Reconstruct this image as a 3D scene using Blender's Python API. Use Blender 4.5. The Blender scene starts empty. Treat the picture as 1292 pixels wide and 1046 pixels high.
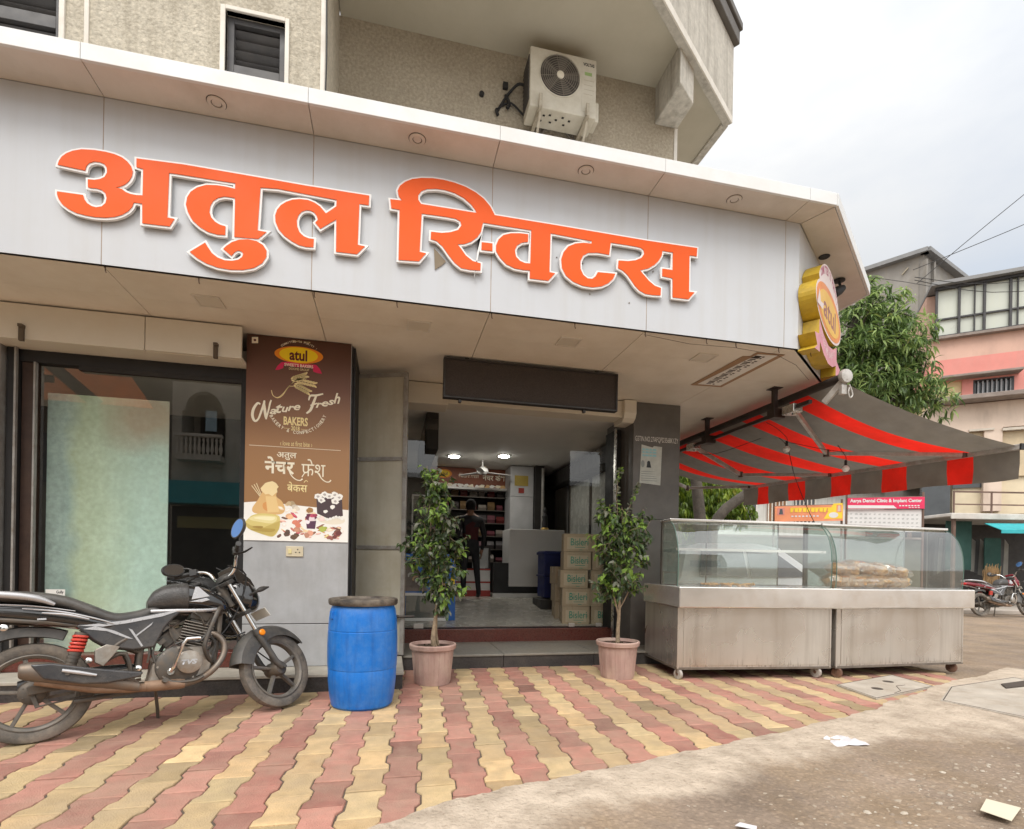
import bpy, bmesh, math, random
import numpy as np
from mathutils import Vector, Matrix
random.seed(7); rng = np.random.default_rng(7)
SC = bpy.context.scene; COL = SC.collection
R = math.radians; PI = math.pi
# ---------------------------------------------------------------- camera
cd = bpy.data.cameras.new("camera"); cam = bpy.data.objects.new("camera", cd); COL.objects.link(cam); SC.camera = cam
cd.sensor_fit = 'HORIZONTAL'; cd.sensor_width = 36.0; cd.lens = 681.7/1292*36
cd.shift_x = 0.0; cd.shift_y = (711.1-523.0)/1292
cd.clip_start = 0.05; cd.clip_end = 2000
YAW, ROLL = .2224, .01724
def cam_matrix():
    c, s = math.cos(YAW), math.sin(YAW)
    F = Vector((s, c, 0)); r = Vector((c, -s, 0)); u = Vector((0, 0, 1)); a, b = math.cos(ROLL), math.sin(ROLL)
    r2 = a*r + b*u; u2 = -b*r + a*u
    m = Matrix((r2, u2, -F)).transposed().to_4x4(); m.translation = (0, 0, 1.15); return m
cam.matrix_world = cam_matrix()
# ---------------------------------------------------------------- sky, sun, exposure
SKY_LO, SKY_HI = 4.2, 11.5
SUN_EL, SUN_AZ = R(52), R(205)          # azimuth measured clockwise from +Y
w = bpy.data.worlds.new("World"); SC.world = w; w.use_nodes = True
nt = w.node_tree; N = nt.nodes; L = nt.links; N.clear()
out = N.new('ShaderNodeOutputWorld'); bg = N.new('ShaderNodeBackground'); bg.inputs[1].default_value = 0.12
sky = N.new('ShaderNodeTexSky'); sky.sky_type = 'NISHITA'; sky.sun_disc = False
sky.sun_elevation = SUN_EL; sky.sun_rotation = SUN_AZ; sky.air_density = 1.3; sky.dust_density = 3.0
tc = N.new('ShaderNodeTexCoord'); mp = N.new('ShaderNodeMapping'); mp.inputs['Scale'].default_value = (1.0, 1.0, 2.2)
L.new(tc.outputs['Generated'], mp.inputs[0])
nz = N.new('ShaderNodeTexNoise'); nz.inputs['Scale'].default_value = 1.7; nz.inputs['Detail'].default_value = 6; nz.inputs['Roughness'].default_value = .55
L.new(mp.outputs[0], nz.inputs['Vector'])
cr = N.new('ShaderNodeValToRGB'); cr.color_ramp.elements[0].position = .36; cr.color_ramp.elements[0].color = (.72,.72,.72,1)
cr.color_ramp.elements[1].position = .56; cr.color_ramp.elements[1].color = (.98,.98,.98,1); L.new(nz.outputs[0], cr.inputs[0])
mx = N.new('ShaderNodeMix'); mx.data_type = 'RGBA'; bd = N.new('ShaderNodeVectorMath'); bd.operation = 'DOT_PRODUCT'; L.new(tc.outputs['Generated'], bd.inputs[0]); bd.inputs[1].default_value = (.80, .56, .22)
br = N.new('ShaderNodeMapRange'); br.inputs[1].default_value = .90; br.inputs[2].default_value = .995; br.inputs[3].default_value = 1; br.inputs[4].default_value = .8; L.new(bd.outputs['Value'], br.inputs[0])
bm_ = N.new('ShaderNodeMath'); bm_.operation = 'MULTIPLY'; L.new(cr.outputs[0], bm_.inputs[0]); L.new(br.outputs[0], bm_.inputs[1])
L.new(bm_.outputs[0], mx.inputs[0]); L.new(sky.outputs[0], mx.inputs[6])
mx.inputs[7].default_value = (1, 1.0, .995, 1)
# overcast veil: brighter around the hidden sun, duller away from it
vd = N.new('ShaderNodeVectorMath'); vd.operation = 'DOT_PRODUCT'; L.new(tc.outputs['Generated'], vd.inputs[0])
vd.inputs[1].default_value = (math.sin(SUN_AZ)*math.cos(SUN_EL), math.cos(SUN_AZ)*math.cos(SUN_EL), math.sin(SUN_EL))
vr = N.new('ShaderNodeMapRange'); vr.inputs[1].default_value = -.2; vr.inputs[2].default_value = 1; vr.inputs[3].default_value = SKY_LO; vr.inputs[4].default_value = SKY_HI; L.new(vd.outputs['Value'], vr.inputs[0])
vm = N.new('ShaderNodeMix'); vm.data_type = 'RGBA'; vm.blend_type = 'MULTIPLY'; vm.inputs[0].default_value = 1; vm.inputs[6].default_value = (1, 1, .99, 1); L.new(vr.outputs[0], vm.inputs[7]); L.new(vm.outputs[2], mx.inputs[7])
L.new(mx.outputs[2], bg.inputs[0]); L.new(bg.outputs[0], out.inputs[0])
sl = bpy.data.lights.new("sun", 'SUN'); sl.energy = 1.1; sl.angle = R(30); sl.color = (1, .955, .9)
so = bpy.data.objects.new("sun", sl); COL.objects.link(so); so.location = (0, -10, 20)
sd = Vector((math.sin(SUN_AZ)*math.cos(SUN_EL), math.cos(SUN_AZ)*math.cos(SUN_EL), math.sin(SUN_EL)))
so.rotation_euler = (sd).to_track_quat('Z', 'Y').to_euler()
vs = SC.view_settings; vs.view_transform = 'Standard'; vs.look = 'None'; vs.gamma = 1; vs.exposure = 0.76; vs.use_curve_mapping = False
SC.cycles.max_bounces = 8; SC.cycles.transparent_max_bounces = 24; SC.cycles.use_denoising = True
# ---------------------------------------------------------------- helpers
def lin(h):
    h = h.lstrip('#'); v = [int(h[i:i+2], 16)/255 for i in (0, 2, 4)]
    return tuple(x/12.92 if x <= .04045 else ((x+.055)/1.055)**2.4 for x in v)
MATS = {}
def mat(name, col, rough=.6, metal=0., var=.12, vs=3., bump=0., bs=60., dirt=None, da=.5, ds=2., streak=None, sa=.4, emit=None, es=1., spec=.5, coat=0., tint=False, ts=None):
    """procedural principled material: value noise, optional dirt patches, vertical streaks, bump"""
    if name in MATS: return MATS[name]
    if isinstance(col, str): col = lin(col)
    m = bpy.data.materials.new(name); MATS[name] = m; m.use_nodes = True
    nt = m.node_tree; N = nt.nodes; L = nt.links; b = N['Principled BSDF']
    b.inputs['Roughness'].default_value = rough; b.inputs['Metallic'].default_value = metal
    b.inputs['Specular IOR Level'].default_value = spec; b.inputs['Coat Weight'].default_value = coat
    tc = N.new('ShaderNodeTexCoord')
    def noise(scale, detail=5, sc3=None, rough=.6):
        n = N.new('ShaderNodeTexNoise'); n.inputs['Scale'].default_value = scale; n.inputs['Detail'].default_value = detail; n.inputs['Roughness'].default_value = rough
        if sc3:
            mp = N.new('ShaderNodeMapping'); mp.inputs['Scale'].default_value = sc3; L.new(tc.outputs['Object'], mp.inputs[0]); L.new(mp.outputs[0], n.inputs['Vector'])
        else: L.new(tc.outputs['Object'], n.inputs['Vector'])
        return n
    def ramp(s, a, bb, ca, cb):
        r = N.new('ShaderNodeValToRGB'); r.color_ramp.elements[0].position = a; r.color_ramp.elements[1].position = bb
        r.color_ramp.elements[0].color = (*ca, 1); r.color_ramp.elements[1].color = (*cb, 1); L.new(s, r.inputs[0]); return r.outputs[0]
    def mix(f, a, bcol, blend='MIX'):
        x = N.new('ShaderNodeMix'); x.data_type = 'RGBA'; x.blend_type = blend
        if isinstance(f, float): x.inputs[0].default_value = f
        else: L.new(f, x.inputs[0])
        for i, q in ((6, a), (7, bcol)):
            if isinstance(q, tuple): x.inputs[i].default_value = (*q, 1)
            else: L.new(q, x.inputs[i])
        return x.outputs[2]
    n1 = noise(vs)
    c = ramp(n1.outputs[0], .3, .7, tuple(max(0, q*(1-var)) for q in col), tuple(min(1, q*(1+var)) for q in col))
    if tint:
        at = N.new('ShaderNodeAttribute'); at.attribute_name = 'tint'; c = mix(1.0, c, at.outputs['Color'], 'MULTIPLY')
    if dirt:
        d = lin(dirt) if isinstance(dirt, str) else dirt
        f = ramp(noise(ds, 8, rough=.7).outputs[0], .42, .68, (0, 0, 0), (da, da, da)); c = mix(f, c, d)
    if streak:
        d = lin(streak) if isinstance(streak, str) else streak
        f = ramp(noise(1.0, 6, ts or (9, 9, .7)).outputs[0], .48, .72, (0, 0, 0), (sa, sa, sa)); c = mix(f, c, d)
    L.new(c, b.inputs['Base Color'])
    if bump:
        bn = N.new('ShaderNodeBump'); bn.inputs['Strength'].default_value = min(1, bump); bn.inputs['Distance'].default_value = .01*max(1, bump)
        L.new(noise(bs, 4).outputs[0], bn.inputs['Height']); L.new(bn.outputs[0], b.inputs['Normal'])
    rr = ramp(noise(vs*2.3).outputs[0], .3, .7, (max(0, rough-.08),)*3, (min(1, rough+.1),)*3); L.new(rr, b.inputs['Roughness'])
    if emit:
        b.inputs['Emission Color'].default_value = (*(lin(emit) if isinstance(emit, str) else emit), 1); b.inputs['Emission Strength'].default_value = es
    return m
def glass(name, tint=(.93, .96, .94), ior=.08, rough=0.0, body=0.0, bcol=(.6, .7, .66)):
    if name in MATS: return MATS[name]
    m = bpy.data.materials.new(name); MATS[name] = m; m.use_nodes = True; nt = m.node_tree; N = nt.nodes; L = nt.links; N.clear()
    o = N.new('ShaderNodeOutputMaterial'); t = N.new('ShaderNodeBsdfTransparent'); t.inputs[0].default_value = (*tint, 1)
    g = N.new('ShaderNodeBsdfGlossy'); g.inputs['Roughness'].default_value = rough; g.inputs[0].default_value = (1, 1, 1, 1)
    lw = N.new('ShaderNodeLayerWeight'); pw = N.new('ShaderNodeMath'); pw.operation = 'POWER'; pw.inputs[1].default_value = 5; L.new(lw.outputs['Facing'], pw.inputs[0])
    f = N.new('ShaderNodeMapRange'); f.inputs[3].default_value = ior; f.inputs[4].default_value = 1.0; L.new(pw.outputs[0], f.inputs[0]); lw.inputs[0].default_value = .5; x = N.new('ShaderNodeMixShader')
    L.new(f.outputs[0], x.inputs[0]); L.new(g.outputs[0], x.inputs[2])
    if body > 0:      # dust film on the pane
        d = N.new('ShaderNodeBsdfDiffuse'); d.inputs[0].default_value = (*bcol, 1)
        tc = N.new('ShaderNodeTexCoord'); n = N.new('ShaderNodeTexNoise'); n.inputs['Scale'].default_value = 3; n.inputs['Detail'].default_value = 6; L.new(tc.outputs['Object'], n.inputs['Vector'])
        r = N.new('ShaderNodeMapRange'); r.inputs[1].default_value = .3; r.inputs[2].default_value = .75; r.inputs[3].default_value = body*.4; r.inputs[4].default_value = body*1.4; L.new(n.outputs[0], r.inputs[0])
        x2 = N.new('ShaderNodeMixShader'); L.new(r.outputs[0], x2.inputs[0]); L.new(t.outputs[0], x2.inputs[1]); L.new(d.outputs[0], x2.inputs[2]); L.new(x2.outputs[0], x.inputs[1])
    else: L.new(t.outputs[0], x.inputs[1])
    L.new(x.outputs[0], o.inputs[0]); return m
def world_of(o):
    m = o.matrix_basis.copy()
    return (world_of(o.parent) @ o.matrix_parent_inverse @ m) if o.parent else m
def tag(o, label=None, cat=None, group=None, kind=None):
    if label: o['label'] = label
    if cat: o['category'] = cat
    if group: o['group'] = group
    if kind: o['kind'] = kind
    return o
def empty(name, loc=(0, 0, 0), label=None, cat=None, group=None, rz=0):
    o = bpy.data.objects.new(name, None); COL.objects.link(o); o.location = loc; o.rotation_euler = (0, 0, rz); o.empty_display_size = .1
    return tag(o, label, cat, group)
def link(me, name, parent=None):
    o = bpy.data.objects.new(name, me); COL.objects.link(o)
    if parent: o.parent = parent; o.matrix_parent_inverse = world_of(parent).inverted()
    return o
def frame_of(d):
    d = Vector(d).normalized(); a = Vector((0, 0, 1)) if abs(d.z) < .95 else Vector((1, 0, 0))
    u = a.cross(d).normalized(); return u, d.cross(u).normalized(), d
class MB:
    def __init__(s): s.v = []; s.f = []; s.m = []; s.M = None
    def add(s, vs, fs, mi=0):
        o = len(s.v)
        s.v += [tuple(s.M @ Vector(v)) for v in vs] if s.M else [tuple(v) for v in vs]
        s.f += [tuple(o+i for i in f) for f in fs]; s.m += [mi]*len(fs); return s
    def box(s, x0, x1, y0, y1, z0, z1, mi=0):
        return s.add([(x0,y0,z0),(x1,y0,z0),(x1,y1,z0),(x0,y1,z0),(x0,y0,z1),(x1,y0,z1),(x1,y1,z1),(x0,y1,z1)],
                     [(0,3,2,1),(4,5,6,7),(0,1,5,4),(1,2,6,5),(2,3,7,6),(3,0,4,7)], mi)
    def bar(s, a, b, w, h, mi=0, up=(0, 0, 1)):
        a, b = Vector(a), Vector(b); d = (b-a).normalized(); up = Vector(up)
        if abs(d.dot(up)) > .98: up = Vector((1, 0, 0))
        x = d.cross(up).normalized(); z = x.cross(d); vs = []
        for p in (a, b):
            for i, j in ((-1,-1),(1,-1),(1,1),(-1,1)): vs.append(p + x*i*w/2 + z*j*h/2)
        return s.add(vs, [(3,2,1,0),(4,5,6,7),(0,1,5,4),(1,2,6,5),(2,3,7,6),(3,0,4,7)], mi)
    def tube(s, pts, r, n=10, mi=0, caps=True, sm=0):
        pts = [Vector(p) for p in pts]
        if sm: pts, r = smooth_path(pts, r, sm)
        if not isinstance(r, (list, tuple)): r = [r]*len(pts)
        rings = []; u = None
        for i, p in enumerate(pts):
            d = (pts[min(i+1, len(pts)-1)]-pts[max(i-1, 0)]).normalized()
            if u is None: u = frame_of(d)[0]
            else: u = (u - d*u.dot(d)); u = u.normalized() if u.length > 1e-6 else frame_of(d)[0]
            v = d.cross(u); rings.append([p + (u*math.cos(2*PI*k/n) + v*math.sin(2*PI*k/n))*r[i] for k in range(n)])
        return s.loft(rings, mi, caps)
    def loft(s, rings, mi=0, caps=True, closed=True):
        n = len(rings[0]); vs = [p for r in rings for p in r]; fs = []
        for i in range(len(rings)-1):
            for k in range(n if closed else n-1):
                a, b = i*n+k, i*n+(k+1) % n; fs.append((a, b, b+n, a+n))
        if caps and closed: fs.append(tuple(range(n-1, -1, -1))); fs.append(tuple(range(len(vs)-n, len(vs))))
        return s.add(vs, fs, mi)
    def lathe(s, prof, n=24, o=(0, 0, 0), ax=(0, 0, 1), mi=0, caps=True):
        u, v, d = frame_of(ax); o = Vector(o)
        return s.loft([[o + d*z + (u*math.cos(2*PI*k/n)+v*math.sin(2*PI*k/n))*r for k in range(n)] for r, z in prof], mi, caps)
    def prism(s, poly, o, ux, uy, d0, d1, mi=0, mside=None):
        o, ux, uy = Vector(o), Vector(ux), Vector(uy); nz = ux.cross(uy).normalized(); n = len(poly)
        vs = [o+ux*a+uy*b+nz*d0 for a, b in poly] + [o+ux*a+uy*b+nz*d1 for a, b in poly]
        s.add(vs, [tuple(range(n-1, -1, -1)), tuple(range(n, 2*n))], mi); k = len(s.v)-2*n
        fs = [(i, (i+1) % n, (i+1) % n+n, i+n) for i in range(n)]
        s.f += [tuple(k+i for i in f) for f in fs]; s.m += [mi if mside is None else mside]*n; return s
    def ball(s, c, r, mi=0, n=12, sc=(1, 1, 1)):
        c = Vector(c); prof = [(max(1e-4, math.sin(PI*i/n))*r, -math.cos(PI*i/n)*r) for i in range(n+1)]
        return s.loft([[c + Vector((math.cos(2*PI*k/(n+4))*a*sc[0], math.sin(2*PI*k/(n+4))*a*sc[1], z*sc[2])) for k in range(n+4)] for a, z in prof], mi)
    def torus(s, c, ax, R0, r, n=40, m=12, mi=0, sx=1.0):
        u, v, d = frame_of(ax); c = Vector(c); rings = []
        for i in range(n):
            e = u*math.cos(2*PI*i/n)+v*math.sin(2*PI*i/n)
            rings.append([c+e*(R0+r*math.cos(2*PI*k/m))+d*r*sx*math.sin(2*PI*k/m) for k in range(m)])
        rings.append(rings[0]); return s.loft(rings, mi, False)
    def build(s, name, mats, parent=None, smooth=35, bevel=0, recalc=True, sub=0):
        me = bpy.data.meshes.new(name); me.from_pydata(s.v, [], s.f)
        if not isinstance(mats, (list, tuple)): mats = [mats]
        for m in mats: me.materials.append(m)
        me.polygons.foreach_set('material_index', s.m)
        if recalc:
            bm = bmesh.new(); bm.from_mesh(me); bmesh.ops.recalc_face_normals(bm, faces=bm.faces); bm.to_mesh(me); bm.free()
        if smooth:
            me.polygons.foreach_set('use_smooth', [True]*len(me.polygons)); me.set_sharp_from_angle(angle=R(smooth))
        me.update(); o = link(me, name, parent)
        if bevel:
            b = o.modifiers.new('bevel', 'BEVEL'); b.width = bevel; b.segments = 2; b.limit_method = 'ANGLE'; b.angle_limit = R(40); b.harden_normals = False
        if sub:
            q = o.modifiers.new('sub', 'SUBSURF'); q.levels = sub; q.render_levels = sub
        return o
def smooth_path(pts, r, k):
    rr = r if isinstance(r, (list, tuple)) else [r]*len(pts); P = []; Q = []; n = len(pts)
    for i in range(n-1):
        p0, p1, p2, p3 = pts[max(i-1, 0)], pts[i], pts[i+1], pts[min(i+2, n-1)]
        for j in range(k):
            t = j/k; P.append(.5*((2*p1)+(p2-p0)*t+(2*p0-5*p1+4*p2-p3)*t*t+(3*p1-p0-3*p2+p3)*t**3)); Q.append(rr[i]*(1-t)+rr[i+1]*t)
    P.append(pts[-1]); Q.append(rr[-1]); return P, Q
def copy_tree(o, parent=None):
    c = o.copy(); COL.objects.link(c)
    if parent: c.parent = parent
    for ch in list(o.children): copy_tree(ch, c)
    return c
def curve_mesh(name, polys, o, ux, uy, d, depth, m, parent=None, offset=0.0, bevel=0.0):
    """flat lettering: closed 2-D outlines (holes by even-odd) extruded to a real thickness"""
    cu = bpy.data.curves.new(name, 'CURVE'); cu.dimensions = '2D'; cu.fill_mode = 'BOTH'; cu.extrude = depth/2; cu.offset = offset; cu.bevel_depth = bevel
    for p in polys:
        s = cu.splines.new('POLY'); s.points.add(len(p)-1); s.use_cyclic_u = True
        for q, (a, b) in zip(s.points, p): q.co = (a, b, 0, 1)
    return _finish_curve(cu, name, o, ux, uy, d+depth/2, m, parent)
def _finish_curve(cu, name, o, ux, uy, d, m, parent):
    t = bpy.data.objects.new('tmp', cu); COL.objects.link(t); dg = bpy.context.evaluated_depsgraph_get()
    me = bpy.data.meshes.new_from_object(t.evaluated_get(dg)); bpy.data.objects.remove(t); bpy.data.curves.remove(cu)
    ux, uy = Vector(ux), Vector(uy); nz = ux.cross(uy).normalized(); F = Matrix((ux, uy, nz)).transposed().to_4x4(); F.translation = Vector(o)+nz*d
    me.transform(F); me.name = name; me.materials.clear(); me.materials.append(m); return link(me, name, parent)
def text(name, body, box, o, ux, uy, d, m, parent=None, depth=.002, bold=0.0, shear=0.0, keep=False):
    """lettering fitted into box=(x0,y0,x1,y1) of the plane (o,ux,uy)"""
    cu = bpy.data.curves.new(name, 'FONT'); cu.body = body; cu.size = 1; cu.offset = bold; cu.shear = shear; cu.resolution_u = 3
    t = bpy.data.objects.new('tmp', cu); COL.objects.link(t); dg = bpy.context.evaluated_depsgraph_get()
    me = bpy.data.meshes.new_from_object(t.evaluated_get(dg)); bpy.data.objects.remove(t); bpy.data.curves.remove(cu)
    co = np.zeros(len(me.vertices)*3); me.vertices.foreach_get('co', co); co = co.reshape(-1, 3)
    if len(co) == 0: return None
    lo, hi = co.min(0), co.max(0); x0, y0, x1, y1 = box; sx = (x1-x0)/max(1e-6, hi[0]-lo[0]); sy = (y1-y0)/max(1e-6, hi[1]-lo[1])
    if keep: sx = sy = min(sx, sy)
    co[:, 0] = (co[:, 0]-lo[0])*sx + x0; co[:, 1] = (co[:, 1]-lo[1])*sy + y0; co[:, 2] = 0
    me.vertices.foreach_set('co', co.ravel())
    ux, uy = Vector(ux), Vector(uy); nz = ux.cross(uy).normalized(); F = Matrix((ux, uy, nz)).transposed().to_4x4(); F.translation = Vector(o)+nz*d
    me.transform(F); me.name = name; me.materials.clear(); me.materials.append(m); me.update(); return link(me, name, parent)
def join(objs, name):
    """merge several loose meshes of one printed thing into one mesh object"""
    objs = [o for o in objs if o]; par = objs[0].parent; bm = bmesh.new(); mats = []
    for o in objs:
        me = o.data; k = len(bm.faces); bm.from_mesh(me); bm.faces.ensure_lookup_table(); idx = []
        for mm in me.materials:
            if mm not in mats: mats.append(mm)
            idx.append(mats.index(mm))
        for f in bm.faces[k:]: f.material_index = idx[min(f.material_index, len(idx)-1)] if idx else 0
    me = bpy.data.meshes.new(name); bm.to_mesh(me); bm.free()
    for mm in mats: me.materials.append(mm)
    for o in objs:
        d = o.data; bpy.data.objects.remove(o); bpy.data.meshes.remove(d)
    return link(me, name, par)
XZ = ((1, 0, 0), (0, 0, 1))
WORD1 = [[(-2.26,3.824),(-2.253,3.852),(-2.237,3.883),(-2.21,3.911),(-2.172,3.935),(-2.12,3.955),(-2.043,3.964),(-1.976,3.964),(-1.92,3.958),(-1.875,3.944),(-1.841,3.921),(-1.818,3.893),(-1.807,3.859),(-1.812,3.824),(-1.828,3.789),(-1.853,3.759),(-1.883,3.739),(-1.911,3.728),(-1.872,3.723),(-1.847,3.706),(-1.815,3.697),(-1.781,3.696),(-1.743,3.7),(-1.742,3.886),(-1.784,3.893),(-1.785,3.953),(-1.483,3.964),(-0.859,3.957),(-0.672,3.954),(-0.201,3.956),(-0.204,3.882),(-0.273,3.881),(-0.28,3.566),(-0.228,3.563),(-0.285,3.495),(-0.438,3.492),(-0.439,3.737),(-0.553,3.648),(-0.59,3.688),(-0.571,3.712),(-0.582,3.745),(-0.601,3.765),(-0.628,3.774),(-0.656,3.772),(-0.688,3.755),(-0.71,3.724),(-0.721,3.685),(-0.717,3.641),(-0.699,3.598),(-0.668,3.573),(-0.633,3.563),(-0.598,3.564),(-0.6,3.502),(-0.652,3.497),(-0.703,3.503),(-0.755,3.526),(-0.807,3.559),(-0.846,3.6),(-0.868,3.651),(-0.871,3.698),(-0.859,3.741),(-0.833,3.78),(-0.796,3.811),(-0.754,3.833),(-0.703,3.846),(-0.644,3.849),(-0.597,3.837),(-0.558,3.815),(-0.531,3.787),(-0.515,3.769),(-0.441,3.834),(-0.439,3.884),(-0.858,3.898),(-0.975,3.887),(-0.99,3.568),(-0.93,3.566),(-0.984,3.508),(-1.146,3.498),(-1.145,3.779),(-1.167,3.782),(-1.216,3.781),(-1.258,3.764),(-1.291,3.736),(-1.309,3.696),(-1.314,3.653),(-1.301,3.615),(-1.274,3.587),(-1.243,3.571),(-1.206,3.565),(-1.207,3.502),(-1.26,3.498),(-1.321,3.508),(-1.375,3.535),(-1.424,3.576),(-1.454,3.63),(-1.467,3.681),(-1.46,3.734),(-1.437,3.778),(-1.395,3.816),(-1.338,3.843),(-1.266,3.853),(-1.205,3.853),(-1.146,3.847),(-1.145,3.889),(-1.505,3.889),(-1.578,3.888),(-1.585,3.569),(-1.54,3.567),(-1.569,3.509),(-1.742,3.505),(-1.744,3.642),(-1.797,3.642),(-1.808,3.607),(-1.83,3.576),(-1.869,3.544),(-1.914,3.522),(-1.97,3.508),(-2.036,3.502),(-2.091,3.505),(-2.146,3.513),(-2.19,3.531),(-2.229,3.558),(-2.251,3.59),(-2.261,3.621),(-2.261,3.641),(-2.107,3.642),(-2.099,3.615),(-2.082,3.59),(-2.054,3.574),(-2.026,3.57),(-1.993,3.582),(-1.971,3.608),(-1.964,3.644),(-1.972,3.677),(-1.995,3.696),(-2.028,3.702),(-2.061,3.699),(-2.078,3.701),(-2.08,3.755),(-2.04,3.758),(-2.007,3.769),(-1.979,3.789),(-1.964,3.822),(-1.966,3.854),(-1.981,3.877),(-2.009,3.887),(-2.042,3.885),(-2.073,3.87),(-2.091,3.844),(-2.097,3.813)]]
WORD1_MATRA = [[(-1.437,3.347),(-1.338,3.428),(-1.317,3.393),(-1.292,3.358),(-1.255,3.332),(-1.209,3.318),(-1.16,3.321),(-1.117,3.335),(-1.092,3.358),(-1.084,3.382),(-1.096,3.4),(-1.121,3.403),(-1.144,3.386),(-1.163,3.357),(-1.218,3.4),(-1.198,3.425),(-1.162,3.457),(-1.114,3.482),(-1.052,3.494),(-0.996,3.489),(-0.952,3.468),(-0.927,3.431),(-0.927,3.384),(-0.956,3.333),(-1.011,3.291),(-1.085,3.266),(-1.171,3.256),(-1.257,3.261),(-1.329,3.28),(-1.39,3.311)]]
WORD2 = [[(-0.043,3.954),(0.046,3.959),(0.02,3.989),(0.011,4.031),(0.027,4.07),(0.066,4.108),(0.121,4.139),(0.192,4.16),(0.277,4.173),(0.363,4.175),(0.45,4.168),(0.539,4.15),(0.62,4.12),(0.688,4.08),(0.741,4.027),(0.78,3.962),(1.316,3.961),(2.119,3.955),(2.598,3.961),(2.594,3.887),(2.524,3.887),(2.525,3.566),(2.578,3.568),(2.522,3.501),(2.368,3.498),(2.365,3.663),(2.266,3.669),(2.266,3.734),(2.364,3.735),(2.363,3.889),(2.263,3.889),(2.257,3.847),(2.232,3.801),(2.194,3.76),(2.132,3.718),(2.056,3.692),(2.089,3.66),(2.143,3.61),(2.197,3.576),(2.255,3.564),(2.253,3.5),(2.181,3.494),(2.11,3.496),(2.056,3.517),(2.012,3.552),(1.976,3.596),(1.94,3.637),(1.899,3.667),(1.854,3.683),(1.858,3.747),(1.946,3.754),(2.016,3.772),(2.069,3.801),(2.094,3.84),(2.085,3.872),(2.058,3.886),(2.014,3.889),(1.944,3.89),(1.783,3.889),(1.771,3.784),(1.67,3.787),(1.585,3.775),(1.539,3.745),(1.515,3.694),(1.517,3.63),(1.542,3.583),(1.581,3.558),(1.623,3.56),(1.652,3.585),(1.671,3.623),(1.829,3.63),(1.811,3.587),(1.768,3.543),(1.709,3.509),(1.633,3.49),(1.54,3.491),(1.456,3.514),(1.389,3.558),(1.355,3.616),(1.347,3.686),(1.366,3.748),(1.406,3.801),(1.467,3.834),(1.534,3.85),(1.611,3.855),(1.614,3.877),(1.251,3.888),(1.247,3.565),(1.295,3.562),(1.24,3.494),(1.08,3.491),(1.081,3.558),(1.031,3.553),(0.952,3.557),(0.88,3.581),(0.828,3.627),(0.795,3.676),(0.795,3.722),(0.814,3.771),(0.853,3.812),(0.915,3.836),(0.994,3.848),(1.061,3.85),(1.059,3.788),(1.011,3.776),(0.97,3.748),(0.951,3.704),(0.961,3.654),(0.995,3.623),(1.037,3.611),(1.083,3.614),(1.086,3.888),(0.685,3.887),(0.679,3.862),(0.68,3.872),(0.67,3.812),(0.64,3.763),(0.59,3.72),(0.539,3.695),(0.482,3.683),(0.511,3.653),(0.551,3.603),(0.608,3.567),(0.672,3.557),(0.67,3.5),(0.594,3.495),(0.516,3.499),(0.464,3.533),(0.417,3.584),(0.365,3.649),(0.317,3.686),(0.271,3.693),(0.273,3.751),(0.356,3.754),(0.428,3.771),(0.486,3.798),(0.512,3.839),(0.501,3.871),(0.463,3.885),(0.383,3.887),(0.198,3.883),(0.187,3.58),(0.236,3.576),(0.183,3.506),(0.026,3.495),(0.028,3.885),(-0.035,3.886)],[(0.192,3.956),(0.169,3.986),(0.169,4.022),(0.193,4.058),(0.236,4.082),(0.307,4.096),(0.379,4.098),(0.452,4.087),(0.525,4.06),(0.585,4.019),(0.621,3.978),(0.631,3.956)]]
WORD2_DASH = [[(0.677,3.729),(0.765,3.732),(0.766,3.671),(0.676,3.668)]]
TORN = [(0.3, 3.647), (0.31, 3.475), (0.367, 3.519), (0.396, 3.552)]
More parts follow.
